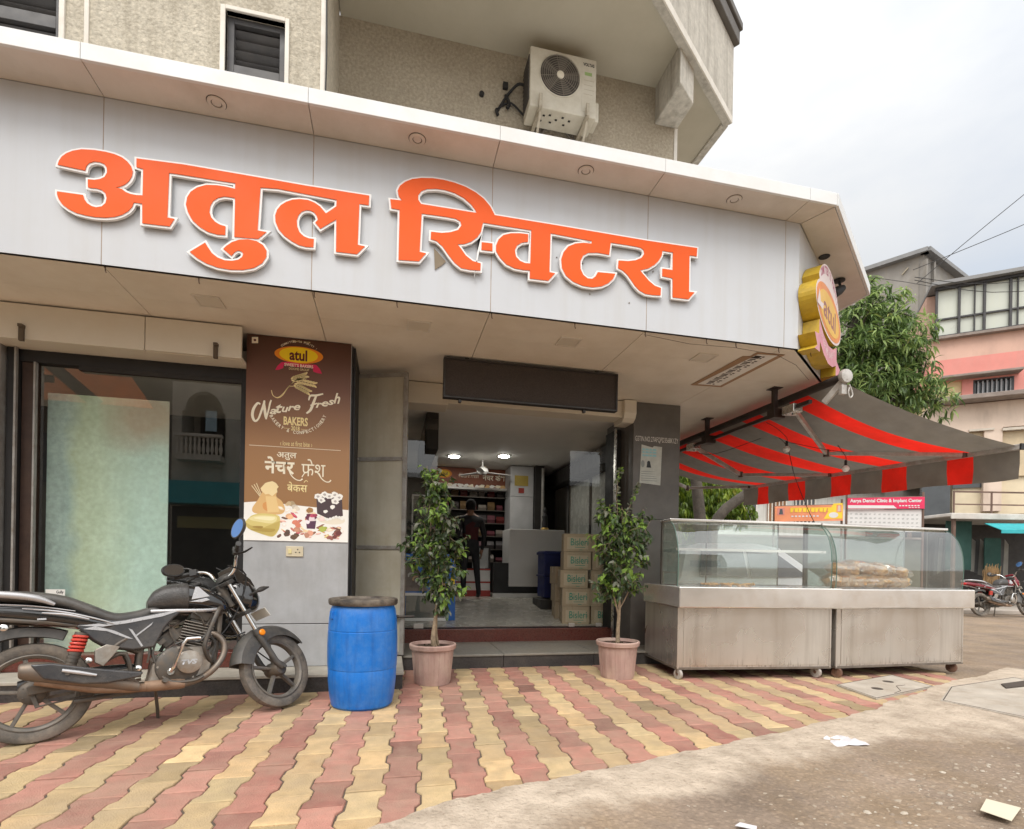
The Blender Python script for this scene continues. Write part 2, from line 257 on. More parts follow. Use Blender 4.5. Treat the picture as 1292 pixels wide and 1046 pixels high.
PO = {'corners':[(-1.283,3.196),(-0.406,3.204),(-0.425,1.318),(-1.3,1.317)],'veg':[(-1.256,3.167),(-1.204,3.173),(-1.203,3.117),(-1.256,3.111)],'dot':[(-1.23,3.142)],'oval':[(-0.851,3.044),(-0.639,3.046),(-0.852,3.122)],'oval2':[(-0.854,3.044),(-0.686,3.045),(-0.854,3.114)],'atul':[(-0.934,2.99),(-0.779,3.093)],'purity':[(-0.992,3.11),(-0.848,3.152),(-0.702,3.119)],'since':[(-0.892,3.163),(-0.794,3.186)],'ribbon':[(-1.054,2.887),(-1.036,2.926),(-1.002,2.963),(-0.938,2.974),(-0.83,2.964),(-0.7,2.969),(-0.667,2.934),(-0.646,2.89),(-0.689,2.893),(-0.724,2.903),(-0.73,2.939),(-0.869,2.932),(-0.982,2.942),(-0.985,2.912),(-1.025,2.891)],'sweets':[(-0.982,2.938),(-0.73,2.939),(-0.982,2.959)],'group':[(-0.947,2.905),(-0.767,2.912),(-0.947,2.921)],'stem1':[(-1.083,2.699),(-1.07,2.654),(-1.031,2.633),(-0.987,2.661),(-0.944,2.733),(-0.896,2.789),(-0.857,2.809)],'stem2':[(-1.06,2.644),(-1.026,2.639),(-0.983,2.677),(-0.935,2.749),(-0.886,2.795),(-0.867,2.818)],'stem3':[(-0.935,2.749),(-0.895,2.753),(-0.871,2.765)],'ears':[[(-0.901,2.815),(-0.773,2.869)],[(-0.862,2.808),(-0.692,2.781)],[(-0.876,2.765),(-0.746,2.703)]],'N':[(-1.175,2.562),(-1.199,2.57),(-1.232,2.516),(-1.24,2.453),(-1.22,2.408),(-1.192,2.426),(-1.169,2.49),(-1.144,2.575),(-1.142,2.601)],'N2':[(-1.145,2.593),(-1.138,2.523),(-1.129,2.462),(-1.123,2.431)],'N3':[(-1.125,2.429),(-1.105,2.515),(-1.093,2.579),(-1.083,2.609)],'ature':[(-1.091,2.47),(-0.834,2.621)],'F1':[(-0.76,2.633),(-0.745,2.676),(-0.695,2.684),(-0.633,2.704)],'F2':[(-0.695,2.68),(-0.719,2.61),(-0.743,2.544),(-0.778,2.51)],'F3':[(-0.744,2.586),(-0.684,2.612)],'resh':[(-0.693,2.559),(-0.483,2.715)],'bakers':[(-0.975,2.39),(-0.764,2.469)],'y2018':[(-0.909,2.344),(-0.835,2.384)],'l1':[(-0.973,2.361),(-0.917,2.36)],'l2':[(-0.825,2.361),(-0.77,2.357)],'arc':[(-1.071,2.414),(-0.878,2.281),(-0.617,2.517)],'love':[(-1.001,2.2),(-0.723,2.244)],'line':[(-1.264,2.186),(-0.468,2.185)],'t1':[(-1.028,2.068),(-0.857,2.138)],'t2a':[(-1.13,1.935),(-0.874,2.094)],'t2b':[(-0.813,1.929),(-0.602,2.088)],'t3':[(-0.934,1.778),(-0.759,1.87)],'swash':[(-0.919,1.968),(-0.897,1.925),(-0.86,1.893),(-0.823,1.886),(-0.802,1.902)],'swash2':[(-0.657,1.96),(-0.637,1.916),(-0.599,1.886),(-0.566,1.885),(-0.552,1.903)],'whitef':[(-1.306,1.664),(-1.169,1.678),(-0.982,1.664),(-0.686,1.642),(-0.42,1.628),(-0.415,1.316),(-1.3,1.319)],'loaf':[(-1.288,1.486),(-1.238,1.543),(-1.146,1.569),(-1.012,1.557),(-0.99,1.507),(-0.999,1.429),(-1.05,1.361),(-1.143,1.38),(-1.257,1.427)],'bread':[(-1.184,1.689),(-1.149,1.757),(-1.109,1.814),(-1.058,1.828),(-1.021,1.785),(-1.025,1.729),(-0.977,1.686),(-0.95,1.62),(-0.97,1.575),(-1.043,1.561),(-1.198,1.567),(-1.229,1.61)],'spikes':[(-1.237,1.819),(-1.148,1.701),(-1.171,1.833)],'cake':[(-0.677,1.722),(-0.449,1.72),(-0.438,1.572),(-0.555,1.534),(-0.669,1.586)],'caketop':[(-0.564,1.727),(-0.447,1.72),(-0.564,1.766)],'cakebase':[(-0.544,1.534),(-0.419,1.527),(-0.545,1.58)],'cup':[(-0.721,1.517)],'p':[(-0.909,1.667),(-0.856,1.624),(-0.896,1.544),(-0.853,1.49),(-0.831,1.423),(-0.936,1.398),(-0.873,1.377),(-0.739,1.629),(-0.727,1.516),(-0.618,1.441),(-0.746,1.392),(-0.552,1.375),(-0.487,1.388),(-0.685,1.574),(-0.62,1.531),(-0.633,1.712),(-0.579,1.703),(-0.515,1.717),(-0.602,1.748),(-0.537,1.762)]}
# ================================================================ materials
M_acp = mat('white composite panel', (.53, .55, .58), .42, var=.03, vs=1.2, streak='#a8a193', sa=.18, ts=(7, 7, .35), dirt='#b5b0a6', da=.15, ds=1.3)
M_corn = mat('cornice white metal', (.70, .71, .71), .45, var=.04, vs=2, dirt='#c9bca6', da=.22, ds=3)
M_soff = mat('soffit panel cream', (.76, .71, .62), .5, var=.05, vs=1.5, dirt='#b09d80', da=.25, ds=1.4)
M_csoff = mat('cornice soffit panel', (.68, .635, .58), .5, var=.06, vs=1.6, dirt='#8f7f66', da=.25, ds=1.7)
M_cream = mat('cream header panel', (.66, .61, .51), .5, var=.05, vs=2, dirt='#9a8a6c', da=.2, ds=2)
M_joint = mat('dark joint', (.06, .045, .035), .8)
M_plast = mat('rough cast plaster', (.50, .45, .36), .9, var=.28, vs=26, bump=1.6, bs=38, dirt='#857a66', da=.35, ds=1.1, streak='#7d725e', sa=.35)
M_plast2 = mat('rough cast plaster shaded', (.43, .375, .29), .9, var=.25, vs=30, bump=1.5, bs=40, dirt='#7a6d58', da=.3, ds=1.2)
M_trim = mat('painted white trim', (.68, .64, .57), .6, var=.06, dirt='#a09078', da=.3, ds=4)
M_slab = mat('painted slab underside', (.47, .43, .34), .75, var=.05, vs=.8, dirt='#857b62', da=.2, ds=.7)
M_parap = mat('parapet plaster', (.50, .47, .41), .85, var=.15, vs=14, bump=.8, bs=50, streak='#6d6557', sa=.5)
M_gran = mat('black granite', (.035, .034, .035), .35, var=.5, vs=60, dirt='#6b645c', da=.35, ds=3)
M_granf = mat('grey green stone tread', (.20, .19, .165), .5, var=.12, vs=14, dirt='#8b8170', da=.45, ds=2.2)
M_ledge = mat('cream stone ledge', (.42, .39, .33), .6, var=.1, vs=9, dirt='#776c5c', da=.4, ds=4)
M_maroon = mat('polished maroon granite', (.115, .028, .02), .3, var=.35, vs=45, dirt='#5f4a3e', da=.35, ds=2.5)
M_marble = mat('grey marble cladding', (.41, .415, .42), .4, var=.1, vs=3.5, streak='#75736f', sa=.4, ts=(4, 4, .8), dirt='#8f8a83', da=.3, ds=3)
M_dpill = mat('dark grey stone cladding', (.105, .097, .087), .45, var=.18, vs=4, dirt='#6f6a62', da=.3, ds=1.6)
M_black = mat('matt black', (.015, .014, .014), .6, var=.2)
M_dbrown = mat('dark brown frame', (.045, .025, .018), .5, var=.3, vs=8, dirt='#4d3a2e', da=.4, ds=9)
M_steelfr = mat('grey painted steel', (.36, .35, .33), .45, .4, var=.12, vs=6, dirt='#6b5a45', da=.5, ds=8)
M_gatesheet = mat('cream painted sheet', (.45, .425, .345), .55, var=.07, vs=2.5, dirt='#8a7a58', da=.35, ds=2.3, streak='#8c7f64', sa=.3)
M_floor = mat('interior floor tile', (.40, .38, .33), .25, var=.06, vs=3)
M_ceil = mat('interior ceiling', (.74, .72, .67), .7, var=.03)
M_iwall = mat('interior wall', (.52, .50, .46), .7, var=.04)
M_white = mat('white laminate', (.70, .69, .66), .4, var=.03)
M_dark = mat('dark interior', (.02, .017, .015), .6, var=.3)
M_dsign = mat('led board dark mesh', (.045, .035, .03), .75, var=.25, vs=70, bump=.5, bs=160)
M_glass = glass('window glass', (.92, .96, .94), .10)
M_gdoor = glass('door glass', (.95, .97, .96), .06)
M_orange = mat('orange acrylic', (.80, .10, .004), .5, var=.06, vs=1.2, spec=.3)
M_letw = mat('white acrylic edge', (.82, .81, .79), .4, var=.02)
M_lamp = mat('lit lamp', (.9, .9, .9), .4, emit=(1, .97, .9), es=60)
M_lampoff = mat('unlit lamp diffuser', (.62, .57, .48), .4, var=.04)
M_chrome = mat('dull chrome', (.62, .60, .56), .28, 1, var=.08, vs=9)
FX, FY, ZS, ZT = (3.68, 4.34), 4.34, 3.20, 4.37
CD = Vector((.7974, .6034, 0))     # direction of the chamfered corner face
# ================================================================ ground, road, pavement
def noise_grid(x0, x1, y0, y1, nx, ny, zf, name, m, kind='structure'):
    vs = [(x0+(x1-x0)*i/nx, y0+(y1-y0)*j/ny) for j in range(ny+1) for i in range(nx+1)]
    b = MB(); b.add([(x, y, zf(x, y)) for x, y in vs], [(j*(nx+1)+i, j*(nx+1)+i+1, (j+1)*(nx+1)+i+1, (j+1)*(nx+1)+i) for j in range(ny) for i in range(nx)])
    return tag(b.build(name, m, smooth=60, recalc=False), kind=kind)
def ground_material():
    m = mat('dusty broken asphalt', (.265, .20, .148), .9, var=.3, vs=1.3, bump=2.2, bs=30, dirt='#b09878', da=.5, ds=1.5, streak='#6d5b49', sa=.45, ts=(3, 3, 3))
    nt = m.node_tree; N = nt.nodes; L = nt.links; b = N['Principled BSDF']; src = b.inputs['Base Color'].links[0].from_socket
    tc = N.new('ShaderNodeTexCoord'); v = N.new('ShaderNodeTexVoronoi'); v.inputs['Scale'].default_value = 34; L.new(tc.outputs['Object'], v.inputs['Vector'])
    r = N.new('ShaderNodeValToRGB'); r.color_ramp.elements[0].position = .12; r.color_ramp.elements[0].color = (1.3, 1.3, 1.3, 1); r.color_ramp.elements[1].position = .5; r.color_ramp.elements[1].color = (.8, .8, .8, 1)
    L.new(v.outputs['Distance'], r.inputs[0]); x = N.new('ShaderNodeMix'); x.data_type = 'RGBA'; x.blend_type = 'MULTIPLY'; x.inputs[0].default_value = .55
    L.new(src, x.inputs[6]); L.new(r.outputs[0], x.inputs[7]); L.new(x.outputs[2], b.inputs['Base Color']); return m
M_road = ground_material()
b = MB(); S = 700
xs = [-S, -60, -14, -7, 16, 40, S]; ys = [-S, -60, -14, 0, 12, 40, S]
b.add([(x, y, -.03) for y in ys for x in xs], [(j*7+i, j*7+i+1, (j+1)*7+i+1, (j+1)*7+i) for j in range(6) for i in range(6)])
tag(b.build('ground', M_road, smooth=0), kind='structure')
# near road surface with real bumps
def hz(x, y): return .006*math.sin(3.1*x+1.3*y)*math.sin(2.3*y-.7*x)+.004*math.sin(9*x+4)*math.sin(8*y+2.2*x)+.003*math.sin(23*x)*math.sin(27*y)
noise_grid(-3, 9, .4, 5.2, 160, 90, lambda x, y: -.022+hz(x, y)*(1 if (y < 4.9 and x > -2.9 and x < 8.9) else .0), 'road', M_road)
# dusty concrete apron between pavers and road, wearing away into the dirt
EDGE = [((-4.2, .35), (-3.9, -.1)), ((-1.6, 1.62), (-1.3, 1.2)), ((-.6, 2.12), (-.2, 1.72)), ((-.05, 2.39), (.3, 2.05)), ((.35, 2.6), (.7, 2.2)), ((.67, 2.7), (.99, 2.27)), ((1.05, 2.79), (1.29, 2.35)), ((1.6, 2.94), (1.75, 2.48)), ((2.15, 3.1), (2.2, 2.62)), ((2.79, 3.28), (2.8, 2.8)), ((3.38, 3.48), (3.4, 2.93)), ((3.9, 3.65), (3.9, 2.88)), ((4.25, 3.85), (4.3, 2.75)), ((4.7, 4.0), (4.9, 2.7)), ((5.2, 4.25), (5.5, 2.85)), ((5.7, 4.45), (6.1, 3.1)), ((6.4, 4.65), (6.9, 3.4)), ((7.2, 5.0), (8, 3.8))]
INN = [e[0] for e in EDGE]; OUT = [e[1] for e in EDGE]
def apron_material():
    m = M_road.copy(); m.name = 'weathered concrete apron'; nt = m.node_tree; N = nt.nodes; L = nt.links; b = N['Principled BSDF']; src = b.inputs['Base Color'].links[0].from_socket; tc = N.new('ShaderNodeTexCoord')
    def nz(sc, d=6): n = N.new('ShaderNodeTexNoise'); n.inputs['Scale'].default_value = sc; n.inputs['Detail'].default_value = d; n.inputs['Roughness'].default_value = .65; L.new(tc.outputs['Object'], n.inputs['Vector']); return n.outputs[0]
    r = N.new('ShaderNodeValToRGB'); e = r.color_ramp.elements; e[0].position = .32; e[0].color = (.36, .29, .22, 1); e[1].position = .62; e[1].color = (.56, .465, .365, 1); L.new(nz(5), r.inputs[0])
    r2 = N.new('ShaderNodeValToRGB'); e = r2.color_ramp.elements; e[0].position = .30; e[0].color = (.55, .5, .46, 1); e[1].position = .42; e[1].color = (1, 1, 1, 1); L.new(nz(38, 3), r2.inputs[0])
    x = N.new('ShaderNodeMix'); x.data_type = 'RGBA'; x.blend_type = 'MULTIPLY'; x.inputs[0].default_value = .6; L.new(r.outputs[0], x.inputs[6]); L.new(r2.outputs[0], x.inputs[7])
    at = N.new('ShaderNodeAttribute'); at.attribute_name = 'edge'; ad = N.new('ShaderNodeMath'); ad.operation = 'MULTIPLY_ADD'; L.new(nz(2.6, 8), ad.inputs[0]); ad.inputs[1].default_value = 1.3; L.new(at.outputs['Fac'], ad.inputs[2])
    mr = N.new('ShaderNodeMapRange'); L.new(ad.outputs[0], mr.inputs[0]); mr.inputs[1].default_value = 1.25; mr.inputs[2].default_value = 1.62; y = N.new('ShaderNodeMix'); y.data_type = 'RGBA'; L.new(mr.outputs[0], y.inputs[0]); L.new(x.outputs[2], y.inputs[6]); L.new(src, y.inputs[7]); L.new(y.outputs[2], b.inputs['Base Color']); return m
M_apron = apron_material(); b = MB(); NN = 300; KK = 14; ev = []
def along(P, t):
    k = t*(len(P)-1); i = min(int(k), len(P)-2); f = k-i; return P[i][0]*(1-f)+P[i+1][0]*f, P[i][1]*(1-f)+P[i+1][1]*f
vs = []
for i in range(NN+1):
    t = i/NN; a = along(INN, t); c = along(OUT, t); ji = .010*math.sin(i*.31)+.006*math.sin(i*.83+1)+.004*math.sin(i*1.9)
    for k in range(KK+1):
        f = k/KK*1.75; x, y = a[0]*(1-f)+c[0]*f, a[1]*(1-f)+c[1]*f; y += ji*max(0, 1-f); q = max(0, min(1, (f-.25)/.9)); q = q*q*(3-2*q)
        vs.append((x, y, .013*(1-q)+(-.018+hz(x, y))*q+.0016*math.sin(31*x+9*y)*math.sin(27*y-6*x)*(1-.5*q)-(.03 if k == KK else 0))); ev.append(f)
K1 = KK+1; b.add(vs, [(i*K1+k, (i+1)*K1+k, (i+1)*K1+k+1, i*K1+k+1) for i in range(NN) for k in range(KK)])
o = b.build('kerb', M_apron, smooth=60, recalc=False); at = o.data.attributes.new('edge', 'FLOAT', 'POINT'); at.data.foreach_set('value', ev); tag(o, kind='structure')
# interlocking pavers, red and yellow rows
M_pr = mat('red paver', (.40, .185, .142), .9, var=.16, vs=9, bump=.7, bs=120, dirt='#a8917c', da=.55, ds=1.2, streak='#a58a78', sa=.45, ts=(6, 6, 6), tint=True)
M_py = mat('yellow paver', (.52, .375, .20), .9, var=.16, vs=9, bump=.7, bs=120, dirt='#ab9a80', da=.55, ds=1.3, streak='#a8957a', sa=.45, ts=(6, 6, 6), tint=True)
M_pg = mat('paver joint sand', (.12, .092, .07), .95, var=.3, vs=20)
W, LB, DX = .1765, .292, .06
PAV = [(-5.2, -.1), *INN[1:16], (6.15, 5.3), (6.15, 9.5), (-5.2, 9.5)]
def inside(x, y, P=PAV):
    c = False; n = len(P)
    for i in range(n):
        x1, y1 = P[i]; x2, y2 = P[(i+1) % n]
        if (y1 > y) != (y2 > y) and x < (x2-x1)*(y-y1)/(y2-y1)+x1: c = not c
    return c
V = []; F = []; MI = []; TI = []
d = .0125
half = [(-.5, d), (-.33, d), (-.2, -d), (.2, -d), (.33, d), (.5, d)]
for i in range(-28, 38):
    for j in range(-2, 24):
        yc = (j+(.5 if i % 2 else 0))*LB+.9; xc = -.071+(i)*W+(yc-3.3)*DX
        if not (inside(xc, yc+.15) or inside(xc, yc)) or yc > 6.0+ (3 if xc > 3.6 else 0): continue
        g = .0016; h = random.uniform(-.003, .003); tx, ty = random.uniform(-.014, .014), random.uniform(-.012, .012); ja = random.uniform(-.003, .003); jb = random.uniform(-.003, .003)
        ring = [(W/2+dx, t*LB) for t, dx in half] + [(-W/2-dx, t*LB) for t, dx in reversed(half)]
        base = len(V)
        for inset, z in ((.0045+g, 0.), (.0012+g, -.004), (g, -.02)):
            for (x, y) in ring:
                sx = (abs(x)-inset)*(1 if x > 0 else -1); sy = y-inset*1.7*(1 if y > 0 else -1) if abs(abs(y)-LB/2) < 1e-6 else y
                V.append((xc+ja+sx+sy*DX, yc+jb+sy, z+h+tx*sx+ty*sy))
        F.append(tuple(base+k for k in range(12))); MI.append(i % 2)
        for q in (0, 12):
            for k in range(12): F.append((base+q+k, base+q+12+k, base+q+12+(k+1) % 12, base+q+(k+1) % 12)); MI.append(i % 2)
        t = random.gauss(.98, .18); gg = random.uniform(-.05, .05); TI += [(t, t*(1+gg), t*(1+gg*1.2), 1)]*25
me = bpy.data.meshes.new('paved_sidewalk'); me.from_pydata(V, [], F); me.materials.append(M_pr); me.materials.append(M_py)
me.polygons.foreach_set('material_index', [1-q for q in MI])
at = me.attributes.new('tint', 'FLOAT_COLOR', 'FACE'); at.data.foreach_set('color', [c for t in TI for c in t])
bm = bmesh.new(); bm.from_mesh(me); bmesh.ops.recalc_face_normals(bm, faces=bm.faces); bm.to_mesh(me); bm.free()
tag(link(me, 'pavement'), kind='structure')
b = MB(); b.prism([(x, y) for x, y in PAV], (0, 0, 0), (1, 0, 0), (0, 1, 0), -.028, -.0085); tag(b.build('pavement', M_pg, smooth=0), kind='structure')
# concrete cover slabs in the corner and the dusty side street
M_cov = mat('concrete cover slab', (.47, .42, .355), .92, var=.12, vs=5, bump=.9, bs=60, dirt='#8d7c68', da=.5, ds=3)
sl = [[(4.2, 3.93), (4.3, 4.47), (5.33, 4.80), (5.24, 4.26)], [(4.72, 3.78), (5.38, 4.22), (6.6, 4.5), (6.5, 2.9), (4.86, 3.2)]]
for P, nm, lb in zip(sl, ('manhole_cover', 'drain_slab'), ('pale cracked concrete manhole cover with two oval lifting holes beside the pavers', 'larger grey concrete drain slab sunk in the apron at the street corner')):
    b = MB(); b.prism(P, (0, 0, 0), (1, 0, 0), (0, 1, 0), -.02, .018)
    c = Vector((sum(p[0] for p in P)/len(P), sum(p[1] for p in P)/len(P), 0))
    for k in range(len(P)):
        a, q = Vector((*P[k], 0)), Vector((*P[(k+1) % len(P)], 0)); b.bar(a+(c-a)*.03+Vector((0, 0, .0185)), q+(c-q)*.03+Vector((0, 0, .0185)), .008, .003, 1)
    if nm == 'manhole_cover':
        for hx, hy in ((4.55, 4.25), (4.95, 4.5)): b.lathe([(.05, 0), (.048, .003)], 16, (hx, hy, .0185), mi=1)
        b.tube([(4.55, 4.07, .019), (4.7, 4.14, .019), (4.85, 4.32, .019), (4.98, 4.34, .019)], .003, 5, 1)
    tag(b.build(nm, [M_cov, M_joint], smooth=0, bevel=.006), lb, 'cover slab')
# gravel scattered over the road edge
b = MB()
for i in range(3600):
    u = random.random(); v = random.random()**.8
    x = -1.0+u*6.5; yo = np.interp(x, [p[0] for p in OUT], [p[1] for p in OUT]); y = yo+.10-v*1.6+random.gauss(0, .05)
    if y < .5: continue
    s = random.choice((.004, .005, .006, .008, .010, .014))*random.uniform(.7, 1.3); z = -.022+hz(x, y)
    a = random.random()*6.28; sx, sy, sz = s*random.uniform(.8, 1.6), s*random.uniform(.7, 1.1), s*random.uniform(.25, .55)
    vs = []
    for k in range(5):
        t = a+k*1.2566; vs.append((x+math.cos(t)*sx*random.uniform(.8, 1.15), y+math.sin(t)*sy*random.uniform(.8, 1.15), z))
    for k in range(5): p = vs[k]; vs.append((x+(p[0]-x)*.6, y+(p[1]-y)*.6, z+sz*random.uniform(.8, 1.3)))
    b.add(vs, [(0, 1, 6, 5), (1, 2, 7, 6), (2, 3, 8, 7), (3, 4, 9, 8), (4, 0, 5, 9), (5, 6, 7, 8, 9)], random.choice((0, 0, 0, 1, 2)))
tag(b.build('gravel', [mat('gravel tan', (.34, .28, .215), .95), mat('gravel dark', (.24, .19, .145), .95), mat('gravel pale', (.44, .385, .315), .95)], smooth=0, recalc=False), kind='stuff')
# ================================================================ shop building
BLD = empty('shop_building', (0, 6, 0), 'corner shop building with white signboard fascia, brown stone pillars and a rough plastered upper floor', 'building')
def part(b, name, m, **k): return b.build(name, m, BLD, **k)
XS = [-6.2, -4.775, -3.395, -2.01, -.6155, .765, 2.143, 3.53]; G = .003
# fascia front panels and the chamfered corner panel
b = MB()
for i in range(len(XS)-1): b.box(XS[i]+G, XS[i+1]-G, FY, FY+.03, ZS, ZT)
b.box(3.53+G, 3.68, FY, FY+.03, ZS, ZT)
p0 = Vector((3.68, 4.34, 0)); p1 = Vector((4.79, 5.18, 0)); nin = Vector((-CD.y, CD.x, 0))
def quadwall(b, a, c, th, z0, z1, mi=0):
    a, c = Vector(a), Vector(c); d = (c-a).normalized(); n = Vector((-d.y, d.x, 0))*th
    P = [a, c, c+n, a+n]; b.add([(p.x, p.y, z) for z in (z0, z1) for p in P], [(0,3,2,1),(4,5,6,7),(0,1,5,4),(1,2,6,5),(2,3,7,6),(3,0,4,7)], mi)
quadwall(b, p0, p1, .03, ZS, ZT); b.box(4.76, 4.79, 5.18, 11, ZS, ZT)
part(b, 'fascia', M_acp, smooth=0)
b = MB(); b.box(-6.2, 3.66, FY+.032, FY+.12, ZS+.01, ZT); quadwall(b, p0+nin*.035, p1+nin*.035, .08, ZS+.01, ZT); part(b, 'fascia_backing', M_joint, smooth=0)
b = MB()
for x in XS[1:]: b.box(x-G, x+G, FY+.001, FY+.012, ZS+.002, ZT)
part(b, 'fascia_joint', mat('rusty sealant joint', (.34, .26, .2), .8, var=.4, vs=6), smooth=0)
# cornice
b = MB(); CP = [(-6.2, 4.04), (3.82, 4.04), (5.43, 5.255), (5.43, 11), (4.9, 11), (-6.2, 6.0)]
cp0, cp1 = Vector((3.82, 4.04, 0)), Vector((5.43, 5.255, 0))
for i in range(len(XS)-1): b.box(XS[i]+.001, XS[i+1]-.001, 4.04, 4.065, ZT, 4.48)
b.box(3.532, 3.806, 4.04, 4.065, ZT, 4.48)
quadwall(b, cp0, cp1, .025, ZT, 4.48); b.box(5.405, 5.43, 5.262, 11, ZT, 4.48)
part(b, 'cornice', M_corn, smooth=0, bevel=.003)
b = MB()
for i in range(len(XS)-1):
    b.box(XS[i]+G, XS[i+1]-G, 4.068, 4.34, ZT+.004, ZT+.02)
b.prism([(3.533, 4.068), (3.80, 4.068), (3.69, 4.345), (3.533, 4.345)], (0, 0, 0), (1, 0, 0), (0, 1, 0), ZT+.004, ZT+.02)
b.prism([(3.815, 4.075), (5.40, 5.27), (5.40, 11), (4.78, 11), (4.78, 5.19), (3.70, 4.345)], (0, 0, 0), (1, 0, 0), (0, 1, 0), ZT+.004, ZT+.02)
part(b, 'cornice_soffit', M_csoff, smooth=0)
b = MB(); b.prism([(-6.2, 4.07), (3.79, 4.07), (5.37, 5.28), (5.37, 11), (3, 11), (3, 6.45), (-6.2, 6.45)], (0, 0, 0), (1, 0, 0), (0, 1, 0), ZT+.022, 4.466); part(b, 'cornice_deck', M_corn, smooth=0)
# lower soffit in panels
b = MB()
for i in range(len(XS)-1): b.box(XS[i]+G, XS[i+1]-G, FY+.004, 4.83-.002, ZS, ZS+.03)
for i in range(len(XS)-1): b.box(XS[i]+G, XS[i+1]-G, 4.83, 6.9, ZS, ZS+.03)
b.prism([(3.533, 4.344), (3.68, 4.344), (4.785, 5.185), (4.785, 5.2), (3.533, 5.2)], (0, 0, 0), (1, 0, 0), (0, 1, 0), ZS, ZS+.03)
b.box(3.533, 4.785, 5.206, 6.60, ZS, ZS+.03); b.box(3.533, 4.785, 6.606, 11, ZS, ZS+.03)
part(b, 'soffit', M_soff, smooth=0)
b = MB(); b.box(-6.2, 4.7, 5.0, 10.9, ZS+.035, ZS+.06); part(b, 'soffit_backing', M_joint, smooth=0)
b = MB()
for x in (-2.0, -1.4, -.6, .02, .78, 1.5, 2.15, 2.75, 3.05, 3.5, 3.85): b.tube([(x, 4.372, ZS), (x+.002, 4.372, ZS-.03), (x+.008, 4.37, ZS-.042)], .004, 5)
b.tube([(2.16, 4.38, ZS-.02), (2.6, 4.4, ZS-.045), (3.05, 4.4, ZS-.03), (3.5, 4.4, ZS-.05), (3.9, 4.62, ZS-.03), (4.3, 4.9, ZS-.05)], .002, 5)
part(b, 'hook', mat('rusty wire', (.09, .055, .035), .8), smooth=60)
# left window header panel and reveal
b = MB(); b.box(-6.2, -2.055, 5.146, 5.18, 2.90, 3.185); b.box(-2.049, -1.30, 5.146, 5.18, 2.905, 3.185); b.box(-6.2, -1.30, 5.18, 5.4, 2.90, 2.93); part(b, 'window_header', M_cream, smooth=0, bevel=.003)
b = MB()
for x in (-2.93, -1.50): b.box(x-.016, x+.016, 5.12, 5.145, 2.88, 3.0); b.box(x-.012, x+.02, 5.10, 5.145, 2.985, 3.008)
part(b, 'header_bracket', mat('rusty bracket', (.10, .075, .05), .8), smooth=0)
# brown poster pillar and its plinth
b = MB(); b.box(-1.30, -.385, 5.325, 6.3, .56, 3.198); b.box(-1.30, -.385, 5.325, 6.3, .162, .554); part(b, 'poster_pillar', M_marble, smooth=0, bevel=.004)
b = MB(); b.box(-1.302, -.383, 5.327, 6.2, .554, .56); b.box(-.383, -.372, 5.36, 5.40, .2, 3.19); b.box(-.368, -.352, 5.40, 6.15, .2, 3.19); part(b, 'pillar_edge_strip', M_black, smooth=0)
b = MB(); b.box(-6.2, .13, 4.97, 5.80, -.02, .128); part(b, 'plinth', M_gran, smooth=0, bevel=.006)
b = MB(); b.box(-6.2, .14, 4.96, 5.80, .129, .159); part(b, 'plinth_ledge', M_ledge, smooth=0, bevel=.006)
# step, door sill
b = MB()
for x0, x1 in ((.145, 1.24), (1.244, 2.3), (2.304, 3.6)): b.box(x0, x1, 5.835, 6.74, -.02, .128)
part(b, 'step_riser', M_gran, smooth=0, bevel=.005)
b = MB()
for x0, x1 in ((.145, 1.24), (1.244, 2.3), (2.304, 3.6)): b.box(x0, x1, 5.82, 6.74, .129, .155)
part(b, 'step_tread', M_granf, smooth=0, bevel=.006)
b = MB(); b.box(-.1, 2.94, 6.74, 7.0, .1, .318); part(b, 'door_sill', M_maroon, smooth=0, bevel=.006)
b = MB(); b.box(-3.9, -1.305, 5.36, 5.52, .16, .30); part(b, 'window_sill', M_maroon, smooth=0, bevel=.006)
# right pillar
b = MB(); b.box(2.94, 3.58, 6.25, 7.1, 1.74, 3.198); b.box(2.94, 3.58, 6.25, 7.1, -.02, 1.735); part(b, 'entrance_pillar', M_dpill, smooth=0, bevel=.004)
# cream shutter box over the door with rounded right end
b = MB(); b.box(.10, .62, 6.2, 6.5, 2.95, 3.19); prof = [(2.95, 6.22), (2.95, 6.45), (3.19, 6.45), (3.19, 6.17), (3.02, 6.17)]
b.box(.62, 2.86, 6.24, 6.5, 2.985, 3.19)
b.prism([(6.17, 3.19), (6.17, 3.03), (6.20, 2.97), (6.26, 2.93), (6.5, 2.93), (6.5, 3.19)], (2.78, 0, 0), (0, 1, 0), (0, 0, 1), 0, .16)
part(b, 'shutter_box', M_cream, smooth=0, bevel=.006)
# left display window
WIN = MB(); WIN.box(-3.16, -3.09, 5.36, 5.50, .3, 2.9); WIN.box(-1.36, -1.302, 5.40, 5.50, .3, 2.9); WIN.box(-3.09, -1.36, 5.40, 5.50, 2.80, 2.9)
WIN = part(WIN, 'display_window', M_black, smooth=0, bevel=.003)
b = MB(); b.box(-3.085, -2.985, 5.42, 5.50, .3, 2.8); b.build('window_jamb', M_dbrown, WIN, smooth=0, bevel=.003)
b = MB(); b.box(-2.985, -2.972, 5.39, 5.43, .3, 2.8); b.box(-3.098, -3.083, 5.34, 5.37, .3, 2.9); b.build('shutter_rail', M_steelfr, WIN, smooth=0)
b = MB(); b.add([(-2.97, 5.452, .302), (-1.36, 5.452, .302), (-1.36, 5.452, 2.8), (-2.97, 5.452, 2.8)], [(0, 1, 2, 3)]); b.build('window_pane', M_glass, WIN, smooth=0)
